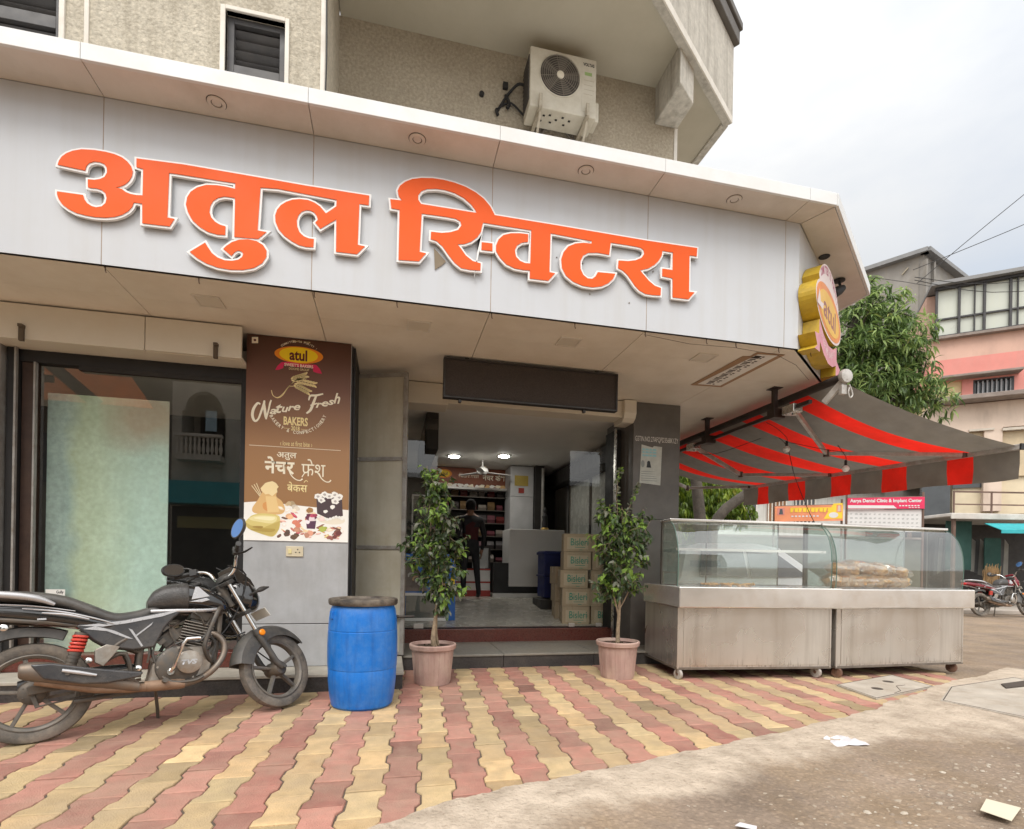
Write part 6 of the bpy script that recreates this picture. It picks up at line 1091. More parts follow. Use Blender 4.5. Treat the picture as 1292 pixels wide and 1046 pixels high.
    # kick starter, pegs, stand
    P(M_chr, 'kick_starter', lambda b: (b.tube([(.705, -.20, .36), (.72, -.225, .39), (.775, -.235, .54), (.80, -.24, .575)], .011, 8), b.tube([(.795, -.24, .57), (.86, -.25, .572), (.875, -.25, .57)], .011, 8), b.lathe([(.022, -.015), (.022, .025)], 12, (.705, -.17, .36), (0, -1, 0))))
    P(M_engd, 'foot_peg', lambda b: [(b.tube([(.67, s*.14, .30), (.67, s*.27, .31)], .016, 8), b.tube([(.20, s*.14, .40), (.17, s*.28, .41)], .014, 8)) for s in (-1, 1)])
    P(M_engd, 'brake_pedal', lambda b: b.tube([(.66, -.16, .33), (.72, -.175, .29), (.84, -.18, .285), (.90, -.19, .31)], .010, 8, sm=3))
    P(M_engd, 'center_stand', lambda b: [(b.tube([(.60, s*.09, .26), (.30, s*.12, .235), (.20, s*.14, .23)], .014, 8)) for s in (-1, 1)])
    P(M_engd, 'side_stand', lambda b: b.tube([(.64, .12, .29), (.66, .17, .12), (.67, .21, .015), (.71, .23, .008)], .011, 8))
    P(M_exh, 'chain', lambda b: (b.bar((.0, .115, .255), (.56, .1, .32), .012, .02), b.lathe([(.08, -.006), (.08, .006)], 20, (0, .1, RR), (0, 1, 0))), smooth=0)
    P(M_engd, 'brake_rod', lambda b: (b.tube([(.64, -.12, .30), (.3, -.11, .265), (.02, -.09, .22)], .006, 6), b.bar((.0, -.085, .305), (.03, -.09, .215), .01, .022), b.bar((.05, -.07, .34), (.36, -.08, .37), .012, .02)))
    # crash guard
    P(M_engd, 'crash_guard', lambda b: [b.tube([(1.03, s*.05, .74), (1.02, s*.12, .78), (.99, s*.17, .74), (.92, s*.175, .56), (.915, s*.16, .48), (.96, s*.1, .40), (.985, s*.05, .38)], .015, 9, sm=4) for s in (-1, 1)])
    # ------- steered group
    ft = fw; up_ = Vector((-.454, 0, .891))
    o = P(M_chr, 'front_fork', lambda b: [b.tube([ft+up_*.24+Vector((-.045, s*.085, 0)), ft+up_*.74+Vector((-.045, s*.085, 0))], .0165, 14) for s in (-1, 1)], S=True)
    P(M_fend, 'fork_slider', lambda b: [(b.tube([ft+Vector((0, s*.085, 0)), ft+up_*.06+Vector((-.03, s*.085, 0)), ft+up_*.32+Vector((-.045, s*.085, 0))], [.022, .024, .025], 14), b.lathe([(.029, -.02), (.029, .02)], 14, ft+up_*.315+Vector((-.045, s*.085, 0)), up_), b.lathe([(.014, 0), (.014, .012)], 8, ft+Vector((0, s*.108, 0)), (0, s, 0))) for s in (-1, 1)], o, S=True)
    P(M_pblk, 'triple_clamp', lambda b: [b.bar(ft+up_*h_+Vector((-.045, -.12, 0)), ft+up_*h_+Vector((-.045, .12, 0)), .06, .03, up=up_) for h_ in (.48, .735)], o, S=True, smooth=0, bevel=.006)
    def mud(b):
        rr = []
        for i in range(21):
            a = R(38+(172-38)*i/20); c = Vector((math.cos(a), 0, math.sin(a))); w_ = .052+.018*i/20; R1 = .338+.02*(i/20); fl_ = .035+.085*min(1, i/12)
            rr.append([ft+c*(R1-fl_)+Vector((0, -w_-.006, 0)), ft+c*(R1-.02)+Vector((0, -w_, 0)), ft+c*R1+Vector((0, -w_*.6, 0)), ft+c*(R1+.008), ft+c*R1+Vector((0, w_*.6, 0)), ft+c*(R1-.02)+Vector((0, w_, 0)), ft+c*(R1-fl_)+Vector((0, w_+.006, 0)), ft+c*(R1-.022)+Vector((0, w_-.006, 0)), ft+c*(R1-.004), ft+c*(R1-.022)+Vector((0, -w_+.006, 0))])
        b.loft(rr)
    P(M_fend, 'front_mudguard', mud, S=True)
    P(M_amber, 'reflector', lambda b: [b.lathe([(.024, 0), (.024, .010), (.018, .016), (.001, .017)], 18, ft+up_*.30+Vector((-.03, s*.112, 0)), (0, s, 0)) for s in (-1, 1)], S=True)
    hl = P(paint, 'headlight_cowl', lambda b: (mloft(b, [(1.10, .90, .06, .07), (1.15, .895, .10, .115), (1.21, .88, .12, .13), (1.27, .86, .105, .105), (1.315, .845, .06, .06)], 2.4, 24), b.prism([(1.12, .97), (1.085, 1.09), (1.10, 1.10), (1.24, 1.0), (1.27, .94), (1.2, .93)], (0, 0, 0), (1, 0, 0), (0, 0, 1), -.085, .085)), S=True, bevel=.012)
    P(mat('headlight glass', (.5, .52, .53), .1, var=.1, coat=.5), 'headlight', lambda b: b.lathe([(.085, -.01), (.08, .02), (.05, .038), (.001, .045)], 28, (1.29, 0, .845), (1, 0, -.12)), hl, S=True)
    P(M_pblk, 'turn_signal', lambda b: [(b.tube([(1.2, s*.11, .86), (1.215, s*.19, .87)], .010, 8), b.loft([ringx(1.215+k*.0+.03*q, .872+.01*q, .022*sq, .020*sq, 2.2, 12, yc=s*.215) for k, (q, sq) in enumerate(((-1, .6), (-.4, 1), (.5, 1), (1.2, .75), (2.4, .3)))])) for s in (-1, 1)], S=True)
    P(mat('cream number plate', (.62, .60, .53), .5), 'number_plate', lambda b: b.bar((1.355, -.085, .745), (1.355, .085, .745), .075, .010, up=(.8, 0, .6)), S=True, smooth=0, bevel=.003)
    hb = P(M_chr, 'handlebar', lambda b: [b.tube([(1.07, 0, 1.015), (1.075, s*.07, 1.015), (1.085, s*.12, 1.05), (1.07, s*.17, 1.115), (1.03, s*.24, 1.14), (.95, s*.37, 1.14)], .0115, 10, sm=5) for s in (-1, 1)], S=True)
    P(M_pblk, 'grip', lambda b: [b.tube([(1.005, s*.28, 1.141), (.945, s*.385, 1.141)], [.018, .0185], 12) for s in (-1, 1)], hb, S=True)
    P(M_pblk, 'switch_housing', lambda b: [(b.bar((1.03, s*.235, 1.14), (1.005, s*.28, 1.141), .05, .05), b.tube([(1.05, s*.22, 1.14), (1.075, s*.27, 1.138), (1.04, s*.40, 1.12)], [.010, .009, .006], 7, sm=3)) for s in (-1, 1)], hb, S=True, bevel=.006)
    P(M_pblk, 'instrument_cluster', lambda b: mloft(b, [(1.04, 1.0, .05, .02), (1.08, 1.015, .085, .035), (1.12, 1.03, .085, .035), (1.15, 1.03, .06, .02)]), S=True)
    for s in (-1,):
        m = P(M_pblk, 'mirror', lambda b: (b.tube([(1.02, s*.255, 1.15), (1.035, s*.28, 1.20), (1.025, s*.30, 1.255)], [.008, .007, .006], 8, sm=3), b.loft([[Vector((1.025+dx, s*.30, 1.305))+Vector((0, s*math.cos(2*PI*k/20)*.078*w_, math.sin(2*PI*k/20)*.064*w_+.02*math.cos(2*PI*k/20)*w_)) for k in range(20)] for dx, w_ in ((-.012, 1.0), (.0, 1.06), (.02, .8), (.035, .35))])), S=True)
        P(M_mirg, 'mirror_glass', lambda b: b.add([Vector((1.0125, s*.30+s*math.cos(2*PI*k/20)*.071, 1.305+math.sin(2*PI*k/20)*.057+.019*math.cos(2*PI*k/20))) for k in range(20)], [tuple(range(20))]), m, S=True, smooth=0)
    m = P(M_pblk, 'mirror', lambda b: (b.tube([(1.02, .255, 1.15), (1.0, .30, 1.19), (.95, .33, 1.19)], [.008, .007, .006], 8, sm=3), b.loft([[Vector((.90+math.cos(2*PI*k/20)*.085*w_, .345+dx, 1.175+math.sin(2*PI*k/20)*.05*w_+.012*math.cos(2*PI*k/20))) for k in range(20)] for dx, w_ in ((-.03, 1.0), (-.015, 1.06), (.01, .85), (.035, .35))])), S=True)
    P(M_dkmir, 'mirror_glass', lambda b: b.add([Vector((.90+math.cos(2*PI*k/20)*.076, .3145, 1.175+math.sin(2*PI*k/20)*.042+.012*math.cos(2*PI*k/20))) for k in range(20)], [tuple(range(20))]), m, S=True, smooth=0)
    P(M_black, 'cable', lambda b: (b.tube([(1.09, .1, 1.09), (1.18, .06, 1.08), (1.14, .05, .86), (1.02, .05, .76)], .006, 6, sm=4), b.tube([(1.07, -.14, 1.09), (1.2, -.09, 1.03), (1.16, -.06, .80), (1.06, -.06, .62), (.98, -.08, .55)], .006, 6, sm=4), b.tube([(1.05, .2, 1.12), (1.17, .12, 1.0), (1.1, .05, .7), (1.25, .06, .5), (1.42, .07, .35)], .005, 6, sm=4), b.tube([(1.02, -.06, .6), (1.1, -.05, .57), (1.2, -.04, .60)], .006, 6, sm=3)))
    t.rotation_mode = 'XYZ'; return t
BIKE = motorcycle('black commuter motorcycle with red rear springs leaning on its side stand before the display window', None, M_gblk, M_slv, R(27), 8)
BIKE.location = (-2.117, 3.86, .0)
BIKE.rotation_euler = (R(-9), 0, R(25.4))
# ================================================================ inside the shop
def fz(y): return .318+.116*max(0, min(2.0, y-7.0)) if True else 0
# replace the floor slope end: floor reaches .55 at y = 9
# ---- water cartons
M_card = mat('cardboard', (.42, .335, .225), .8, var=.06, vs=6, dirt='#8d7a5f', da=.2, ds=4); M_tape = mat('carton tape', (.50, .42, .29), .45, var=.04); M_green = mat('green carton print', (.03, .25, .17), .6, var=.1)
def carton(x, y, z, rz, label, words=True):
    t = empty('carton', (0, 0, 0), label, 'carton', 'stacked water cartons'); w_, d_, h_ = .385, .27, .2515
    b = MB(); b.box(0, w_, 0, d_, 0, h_-.002); o = b.build('box', M_card, t, smooth=0, bevel=.006)
    b = MB(); b.box(-.001, w_+.001, d_/2-.03, d_/2+.03, h_-.0018, h_-.0008); b.box(-.0012, -.0004, d_/2-.03, d_/2+.03, h_*.65, h_-.001); b.box(.05, .34, -.0012, -.0004, .035, .20); b.build('tape', M_tape, o, smooth=0)
    if words:
        text('lettering', 'Bisleri', (.10, .085, .345, .185), (0, -.0012, 0), *XZ, .0008, M_green, o, depth=.0004, bold=.01)
        b = MB(); b.box(.16, .30, -.0018, -.0012, .058, .066); b.box(.085, .36, -.0018, -.0012, .118, .122); b.box(.22, .27, -.0018, -.0012, .022, .030); b.build('print_line', M_green, o, smooth=0)
    t.location = (x, y, z); t.rotation_euler = (0, 0, rz)
rows = ['resting on the floor', 'second up from the floor', 'third up from the floor', 'fourth up from the floor', 'with four others beneath it']
for k in range(5): carton(2.33+(.0, .0, -.03, .015, .012)[k], 7.12+.006*k, .322+.252*k, R((-10, -11, -10, -9, -12)[k]), 'water carton %s in the fully visible stack behind the glass' % rows[k])
for k in range(5): carton(2.735+(.01, -.01, .0, .02, -.01)[k], 7.10, .322+.252*k, R((-6, -5, -7, -5, -3)[k]), 'water carton %s in the stack half hidden by the fig tree' % rows[k])
for k in range(3): carton(2.33, 7.46, .362+.252*k, R(4*k-8), 'plain water carton %s in the low stack beside the blue crate' % rows[k], False)
# ---- service counter, blue crate, statue
t = empty('service_counter', (2.3, 9.4, .55), 'white fronted service counter with black base inside the shop', 'service counter')
b = MB(); b.box(2.07, 3.1, 9.4, 10.0, .74, 1.77); b.build('white_front', M_white, t, smooth=0, bevel=.008)
b = MB(); b.box(1.80, 2.066, 9.42, 10.0, .62, 1.16); b.box(2.066, 3.1, 9.43, 10.0, .62, .735); b.build('black_base', M_black, t, smooth=0)
b = MB(); b.box(1.78, 3.1, 9.36, 9.42, .552, .62); b.build('white_kick_board', M_white, t, smooth=0)
t = empty('plastic_crate', (2.5, 8.3, .47), 'dark blue plastic crate standing beside the carton stacks', 'crate')
b = MB(); b.box(2.38, 2.75, 8.2, 8.6, .62, 1.36); b.box(2.36, 2.77, 8.18, 8.62, 1.30, 1.345); b.box(2.36, 2.77, 8.18, 8.62, .95, .98); b.build('crate_body', mat('dark blue plastic', (.006, .015, .11), .4), t, smooth=0, bevel=.01); b = MB(); b.box(2.30, 2.7, 8.1, 8.6, .44, .60); b.build('grey_block', M_pblk, t, smooth=0, bevel=.01)
t = empty('statuette', (2.74, 9.6, 1.775), 'small dark statuette on a golden stand on the white counter', 'statuette')
b = MB(); b.lathe([(.07, 0), (.075, .03), (.06, .05)], 14, (2.78, 9.6, 1.772)); b.build('stand', mat('gold stand', (.42, .27, .07), .4, .4), t)
b = MB(); b.lathe([(.05, .05), (.06, .12), (.045, .2), (.055, .26), (.03, .30), (.022, .32), (.034, .35), (.03, .39), (.008, .43)], 14, (2.78, 9.6, 1.772)); b.build('figure', M_black, t)
# ---- back wall: sign, shelves with packets, white panel, fan, lamps
t = empty('menu_sign', (1.6, 10.8, 2.9), 'dark orange bakery sign board above the shelves at the back of the shop', 'sign board')
b = MB(); b.box(.75, 2.33, 10.78, 10.82, 2.66, 3.05); b.build('board', mat('dark orange print', (.22, .06, .022), .5, var=.3, vs=2), t, smooth=0)
PZ = lambda P, m, d: (lambda bb: (bb.prism(P, (0, 10.78, 0), *XZ, d, d+.001), bb.build('p', m, t, smooth=0))[1])(MB())
gg = [PZ([(1.02+.16*math.cos(2*PI*k/24), 2.92+.09*math.sin(2*PI*k/24)) for k in range(24)], m_o, .001), PZ([(1.02+.12*math.cos(2*PI*k/24), 2.92+.065*math.sin(2*PI*k/24)) for k in range(24)], m_y, .003), text('x', 'atul', (.95, 2.89, 1.09, 2.95), (0, 10.78, 0), *XZ, .005, m_mr, t, bold=.02), text('x', 'Nature Fresh', (1.32, 2.86, 1.72, 2.95), (0, 10.78, 0), *XZ, .002, m_w, t, shear=.3), text('x', 'नेचर', (1.80, 2.82, 2.02, 2.96), (0, 10.78, 0), *XZ, .002, m_w, t, bold=.02), text('x', 'केश', (2.06, 2.82, 2.26, 2.96), (0, 10.78, 0), *XZ, .002, m_w, t, bold=.02)]
for k in range(14): gg.append(PZ([(.8+.11*k+random.uniform(-.04, .04)+.05*math.cos(2*PI*q/8), 2.70+.035*math.sin(2*PI*q/8)) for q in range(8)], random.choice((m_w, m1, m5)), .002+.0004*k))
join(gg, 'printed_design')
t = empty('shelf_unit', (1.5, 10.9, .55), 'dark wall shelves along the back of the shop', 'shelves')
b = MB()
for k in range(7): b.box(.75, 2.3, 10.70, 11.05, .9+.26*k, .915+.26*k)
b.build('shelf_board', MATS['dark aluminium'], t, smooth=0); b = MB(); b.box(.72, .75, 10.7, 11.06, .55, 2.64); b.box(2.3, 2.33, 10.7, 11.06, .55, 2.64); b.build('upright', M_black, t, smooth=0)
b = MB(); b.box(.75, 2.33, 10.55, 11.06, 2.60, 2.64); b.build('top_board', M_white, t, smooth=0)
pk = [mat('packet %d' % i, c, .35, var=.2, vs=9) for i, c in enumerate([(.16, .13, .11), (.13, .02, .018), (.14, .085, .035), (.06, .05, .05), (.22, .19, .16), (.13, .04, .05)])]
names = ['lowest', 'second', 'third', 'fourth', 'fifth', 'sixth', 'highest']
for k in range(7):
    for i in range(8):
        ci = random.randrange(6); b = MB(); x = .80+.185*i; w_, h_ = random.uniform(.11, .16), random.uniform(.09, .19); z0 = .916+.26*k; y = 10.74
        b.loft([[Vector((x, y+.03, z0)), Vector((x+w_, y+.03, z0)), Vector((x+w_, y+.09, z0)), Vector((x, y+.09, z0))], [Vector((x-.004, y, z0+h_*.45)), Vector((x+w_+.004, y, z0+h_*.45)), Vector((x+w_+.004, y+.11, z0+h_*.45)), Vector((x-.004, y+.11, z0+h_*.45))], [Vector((x, y+.05, z0+h_)), Vector((x+w_, y+.05, z0+h_)), Vector((x+w_, y+.065, z0+h_)), Vector((x, y+.065, z0+h_))]])
        tag(b.build('snack_packet', pk[ci], smooth=0), '%s snack packet, %s along on the %s shelf up behind the man' % (('beige', 'red', 'tan', 'dark grey', 'cream', 'crimson')[ci], ('first', 'second', 'third', 'fourth', 'fifth', 'sixth', 'seventh', 'eighth')[i], ('first', 'second', 'third', 'fourth', 'fifth', 'sixth', 'seventh')[k]), 'packet', 'snack packets on the back shelves')
t = empty('wall_cabinet', (2.5, 10.3, .55), 'tall pale cabinet with a yellow notice at the back of the shop', 'cabinet')
b = MB(); b.box(2.25, 2.71, 10.2, 10.7, .55, 2.45); b.box(2.25, 2.71, 10.2, 10.7, 2.455, 3.04); b.build('panel', mat('pale laminate', (.42, .42, .42), .4), t, smooth=0, bevel=.004)
b = MB(); b.box(2.33, 2.60, 10.19, 10.198, 2.66, 2.86); b.build('yellow_notice', mat('yellow notice', (.34, .25, .05), .6), t, smooth=0); b = MB(); b.box(2.41, 2.52, 10.19, 10.198, 2.52, 2.62); b.build('red_notice', mat('red notice', (.25, .03, .02), .6), t, smooth=0)
t = empty('dark_column', (2.8, 10.5, .55), 'dark column with a pipe beside the pale cabinet inside the shop', 'column'); b = MB(); b.box(2.72, 2.90, 10.1, 10.7, .55, 3.05); b.build('shaft', M_dark, t, smooth=0); b = MB(); b.tube([(2.86, 10.06, .6), (2.86, 10.06, 3.0)], .03, 8); b.build('pipe', M_steelfr, t)
for i, (x, y) in enumerate([(1.09, 9.65), (1.94, 9.37)]):
    t = empty('ceiling_lamp', (x, y, 3.05), ['lit white ceiling lamp above the man inside the shop', 'lit white ceiling lamp nearer the service counter inside the shop'][i], 'ceiling lamp', 'lit lamps inside the shop')
    b = MB(); b.lathe([(.11, .0), (.11, .012)], 20, (x, y, 3.045)); b.build('rim', M_white, t); b = MB(); b.lathe([(.095, -.002), (.09, -.008), (.001, -.010)], 20, (x, y, 3.045), caps=False); b.build('diffuser', M_lamp, t)
t = empty('ceiling_fan', (1.65, 9.9, 3.05), 'pale ceiling fan hanging inside the shop', 'ceiling fan')
b = MB(); b.tube([(1.65, 9.9, 3.06), (1.65, 9.9, 2.86)], .015, 8); b.lathe([(.03, .12), (.09, .08), (.11, .02), (.07, -.02), (.001, -.03)], 18, (1.65, 9.9, 2.82)); b.build('motor', M_white, t)
for k in range(3): a = 2*PI*k/3+.2; b = MB(); b.bar((1.65+math.cos(a)*.1, 9.9+math.sin(a)*.1, 2.83), (1.65+math.cos(a)*.55, 9.9+math.sin(a)*.55, 2.82), .12, .006); b.build('blade', M_white, t, smooth=0)
# ---- glazed bakery counter with red lines
t = empty('bakery_counter', (1.5, 9.7, .55), 'white bakery counter with red lines and a pale glass case behind the standing man', 'bakery counter')
b = MB(); b.box(.9, 1.77, 9.6, 10.2, .60, 1.04); b.build('cabinet', M_white, t, smooth=0, bevel=.005); b = MB(); b.box(.9, 1.772, 9.592, 9.6, 1.02, 1.05); b.box(.9, 1.772, 9.592, 9.6, .79, .82); b.box(.9, 1.774, 9.58, 10.2, .552, .66); b.build('red_band', mat('red trim', (.35, .03, .02), .45), t, smooth=0)
b = MB(); b.box(1.45, 1.75, 9.65, 9.68, 1.06, 1.42); b.build('glass_case', mat('pale case glass', (.55, .58, .58), .2), t, smooth=0); b = MB(); b.box(.9, 1.77, 9.6, 10.2, 1.43, 1.46); b.box(1.74, 1.77, 9.6, 9.63, 1.05, 1.43); b.build('case_frame', M_dark, t, smooth=0)
# ---- ice cream freezer left of the door
t = empty('display_freezer', (.5, 7.4, .3), 'glass fronted blue display freezer behind the potted tree inside the door', 'freezer')
b = MB(); b.box(.20, .88, 7.36, 7.9, .36, 1.26); b.build('cabinet', mat('freezer blue', (.015, .12, .42), .4, var=.25, vs=4), t, smooth=0, bevel=.006)
b = MB(); b.box(.22, .74, 7.342, 7.352, .40, .70); b.build('lower_glass', mat('freezer grey glass', (.12, .135, .125), .15), t, smooth=0)
b = MB(); b.box(.20, .76, 7.335, 7.358, .70, .735); b.box(.735, .76, 7.335, 7.358, .36, .70); b.box(.20, .735, 7.335, 7.358, .36, .40); b.build('chrome_frame', M_white, t, smooth=0)
b = MB(); b.prism([(.20, .76), (.20, 1.18), (.32, 1.12), (.46, .94), (.50, .76)], (0, 7.35, 0), *XZ, 0, .004, mi=0); b.prism([(.52, .76), (.62, .84), (.74, .88), (.74, .76)], (0, 7.35, 0), *XZ, 0, .004, mi=1); b.prism([(.80, .76), (.82, 1.0), (.86, 1.05), (.87, .8)], (0, 7.35, 0), *XZ, 0, .004, mi=2)
for k in range(10): x = .24+.02*k; b.prism([(x+.05*math.cos(2*PI*q/7)+random.uniform(-.01, .01), 1.0-.015*k+.04*math.sin(2*PI*q/7)) for q in range(7)], (0, 7.346, 0), *XZ, 0+.001*k, .002+.001*k, mi=random.choice((0, 0, 1, 3)))
b.build('printed_panel', [mat('print grey brown', (.13, .10, .09), .5), mat('print tan', (.45, .28, .14), .5), mat('print yellow', (.6, .38, .02), .5), mat('print pale', (.4, .38, .36), .5)], t, smooth=0)
b = MB(); b.box(.30, .62, 7.5, 7.8, 1.262, 2.05); b.build('glass_tower', M_gdoor, t, smooth=0); b = MB()
for z in (1.27, 1.66, 2.05): b.box(.28, .64, 7.48, 7.82, z, z+.02)
b.box(.28, .30, 7.48, 7.50, 1.26, 2.05); b.box(.62, .64, 7.48, 7.5, 1.26, 2.05); b.build('tower_shelf', M_steelfr, t, smooth=0)
t = empty('glass_partition', (3.45, 9, .5), 'pale glazed partition with dark frames along the inner wall behind the carton stacks', 'partition')
b = MB(); b.box(3.46, 3.49, 7.2, 10.2, .5, 2.70); b.build('pale_pane', mat('pale partition glass', (.55, .56, .52), .25), t, smooth=0); b = MB()
for y in (7.2, 9.0, 10.15): b.box(3.44, 3.5, y, y+.08, .4, 2.72)
b.box(3.44, 3.5, 7.2, 10.2, 2.70, 2.78); b.box(3.30, 3.5, 7.3, 8.6, .4, 1.62); b.build('dark_frame', M_dark, t, smooth=0)
# ---- man standing at the back counter, seen from behind
def person(loc, rz):
    t = empty('person', (0, 0, 0), 'man in dark jacket and trousers standing with his back turned at the bakery counter', 'person')
    J = {'hip': (0, 0, .90), 'waist': (0, .0, 1.02), 'chest': (0, .0, 1.24), 'sh': (0, 0, 1.38), 'neck': (0, .015, 1.45), 'head': (0, .03, 1.53), 'crown': (0, .02, 1.64), 'top': (0, .015, 1.70),
         'hl': (-.09, 0, .86), 'kl': (-.115, .01, .48), 'al': (-.12, -.03, .09), 'fl': (-.13, .11, .035), 'hr': (.09, 0, .86), 'kr': (.13, .02, .48), 'ar': (.16, -.02, .09), 'fr': (.18, .12, .035),
         'sl': (-.17, 0, 1.37), 'el': (-.235, -.02, 1.10), 'wl': (-.22, .08, .86), 'ml': (-.215, .11, .80), 'sr': (.17, 0, 1.37), 'er': (.24, -.03, 1.10), 'wr': (.235, .07, .86), 'mr': (.23, .10, .80)}
    rad = {'hip': .135, 'waist': .13, 'chest': .145, 'sh': .11, 'neck': .055, 'head': .075, 'crown': .085, 'top': .05, 'h': .09, 'k': .062, 'a': .045, 'f': .042, 's': .07, 'e': .047, 'w': .033, 'm': .034}
    E_ = [('hip', 'waist'), ('waist', 'chest'), ('chest', 'sh'), ('sh', 'neck'), ('neck', 'head'), ('head', 'crown'), ('crown', 'top')]
    for s in 'lr': E_ += [('hip', 'h'+s), ('h'+s, 'k'+s), ('k'+s, 'a'+s), ('a'+s, 'f'+s), ('sh', 's'+s), ('s'+s, 'e'+s), ('e'+s, 'w'+s), ('w'+s, 'm'+s)]
    for s, sg in (('l', -1), ('r', 1)):      # five fingers on each hand
        mx_, my, mz = J['m'+s]
        for k, (dy, ln) in enumerate(((-.022, .058), (-.008, .07), (.007, .075), (.021, .068))):
            J['f%d%s' % (k, s)] = (mx_+sg*.004, my+dy+.005, mz-.035); J['g%d%s' % (k, s)] = (mx_-sg*.008, my+dy+.012, mz-.035-ln); E_ += [('m'+s, 'f%d%s' % (k, s)), ('f%d%s' % (k, s), 'g%d%s' % (k, s))]
        J['t0'+s] = (mx_-sg*.02, my+.04, mz-.01); J['t1'+s] = (mx_-sg*.03, my+.06, mz-.05); E_ += [('m'+s, 't0'+s), ('t0'+s, 't1'+s)]
    ks = list(J); me = bpy.data.meshes.new('body'); me.from_pydata([J[k] for k in ks], [(ks.index(a), ks.index(c)) for a, c in E_], [])
    o = link(me, 'body', None); md = o.modifiers.new('skin', 'SKIN'); md.use_smooth_shade = True; o.modifiers.new('sub', 'SUBSURF').levels = 1; o.modifiers['sub'].render_levels = 1
    sk = me.skin_vertices[0].data
    for i, k in enumerate(ks):
        r = rad.get(k) or (.0085 if k[0] in 'fgt' and k[1].isdigit() else rad[k[0]]); sk[i].radius = (r*1.05, r*.8) if k in ('hip', 'waist', 'chest', 'sh') else (r, r)
        if k in ('hip', 'waist', 'chest'): sk[i].radius = (r*1.15, r*.78)
        sk[i].use_root = (k == 'hip')
    bpy.context.view_layer.update(); dg = bpy.context.evaluated_depsgraph_get(); m2 = bpy.data.meshes.new_from_object(o.evaluated_get(dg)); bpy.data.objects.remove(o)
    for m in (mat('black trousers', (.012, .012, .014), .8), mat('maroon shirt back', (.055, .007, .008), .85), mat('dark jacket', (.014, .013, .015), .8), mat('skin', (.25, .13, .08), .6), mat('black shoe', (.02, .018, .017), .4)): m2.materials.append(m)
    for p in m2.polygons:
        c = p.center; ax_ = abs(c.x)
        p.material_index = 4 if c.z < .075 else 0 if (c.z < .95 and ax_ < .2) else (3 if (c.z > 1.43 or (c.z < .86 and ax_ > .19)) else (2 if ax_ > .10+.05*math.sin(c.z*13) or c.z > 1.34 or c.z < 1.0 else 1)); p.use_smooth = True
    m2.name = 'body'; link(m2, 'body', t)
    b = MB(); rr = []
    for z, r in ((1.56, .082), (1.60, .094), (1.65, .094), (1.69, .078), (1.715, .045), (1.725, .01)): rr.append([Vector((math.cos(2*PI*k/18)*r*.93, .008+math.sin(2*PI*k/18)*r*1.08*(1 if math.sin(2*PI*k/18) < 0 else .95), z-(.03 if math.sin(2*PI*k/18) < -.2 and z < 1.6 else 0))) for k in range(18)])
    b.loft(rr); b.build('hair', mat('black hair', (.006, .005, .005), .95, var=.4, vs=60), t, smooth=70)
    b = MB()
    for s in (-1, 1): b.ball((s*.088, .02, 1.56), .022, n=8, sc=(.4, .8, 1.2)); b.ball((s*.03, .098, 1.585), .009, n=6)
    b.lathe([(.012, 0), (.016, .012), (.004, .03)], 8, (0, .10, 1.545), (0, 1, .1)); b.tube([(-.022, .098, 1.50), (0, .105, 1.497), (.022, .098, 1.50)], .006, 6); b.build('face', MATS['skin'], t)
    t.location = loc; t.rotation_euler = (0, 0, rz); t.scale = (.97, .97, .97)
person((1.31, 8.98, .548), R(8))
# ================================================================ neighbourhood on the right
PP = Vector((23.13, 17.33, 0)); PA = Vector((-.769, .639, 0)); PN = Vector((-.639, -.769, 0))
def fpt(t, z, d=0): return PP+PA*t+PN*d+Vector((0, 0, z))
class FB(MB):      # boxes in a facade frame: t along, d outward, z up
    def __init__(s, P=PP, A=PA, Nn=PN): super().__init__(); s.P, s.A, s.N = P, A, Nn
    def fb(s, t0, t1, d0, d1, z0, z1, mi=0):
        q = lambda t, d, z: s.P+s.A*t+s.N*d+Vector((0, 0, z))
        return s.add([q(t, d, z) for z in (z0, z1) for t, d in ((t0, d0), (t1, d0), (t1, d1), (t0, d1))], [(0,3,2,1),(4,5,6,7),(0,1,5,4),(1,2,6,5),(2,3,7,6),(3,0,4,7)], mi)
M_pk1 = mat('faded salmon plaster', (.56, .36, .285), .9, var=.07, vs=1.2, streak='#9c8577', sa=.45, ts=(1.2, 1.2, .35), dirt='#c7a594', da=.4, ds=.8)
M_pk2 = mat('pink plaster', (.60, .235, .20), .9, var=.07, vs=1.5, streak='#b08a80', sa=.35, ts=(1.5, 1.5, .4))
M_pk3 = mat('pale cracked plaster', (.60, .485, .40), .9, var=.08, vs=1.3, streak='#8d7a6b', sa=.4, ts=(1.6, 1.6, .5), dirt='#d2bfae', da=.4, ds=.9)
M_yel = mat('cream yellow plaster', (.66, .52, .30), .9, var=.06)
M_led = mat('grey weathered concrete ledge', (.24, .20, .175), .9, var=.2, dirt='#6e5f56', da=.5, ds=2)
M_wfr = mat('black window frame', (.03, .028, .03), .5); M_pane = mat('pale frosted pane', (.47, .49, .43), .35, var=.05, vs=.8, streak='#b7bca6', sa=.3)
M_dkw = mat('dark window glass', (.05, .055, .06), .12, var=.2, vs=2)
M_grey = mat('grey sheet wall', (.25, .235, .215), .85, var=.12, vs=1.1, streak='#8a8172', sa=.5, ts=(3, 3, .3), dirt='#6c655c', da=.4, ds=1)
M_roofs = mat('roof sheet edge', (.20, .20, .20), .6)
PK = empty('pink_building', PP, 'pink and salmon three storey building with a long glazed top floor', 'building')
def fpart(name, m, spec, par=PK, **k):
    b = FB()
    for q in spec: b.fb(*q)
    return b.build(name, m, par, smooth=0, **k)
TL, TR = 1.55, -16
fpart('upper_wall', M_pk1, [(TR, TL, -7, 0, 9.92, 10.9), (TR, TL, -7, -.6, 10.9, 12.9)])
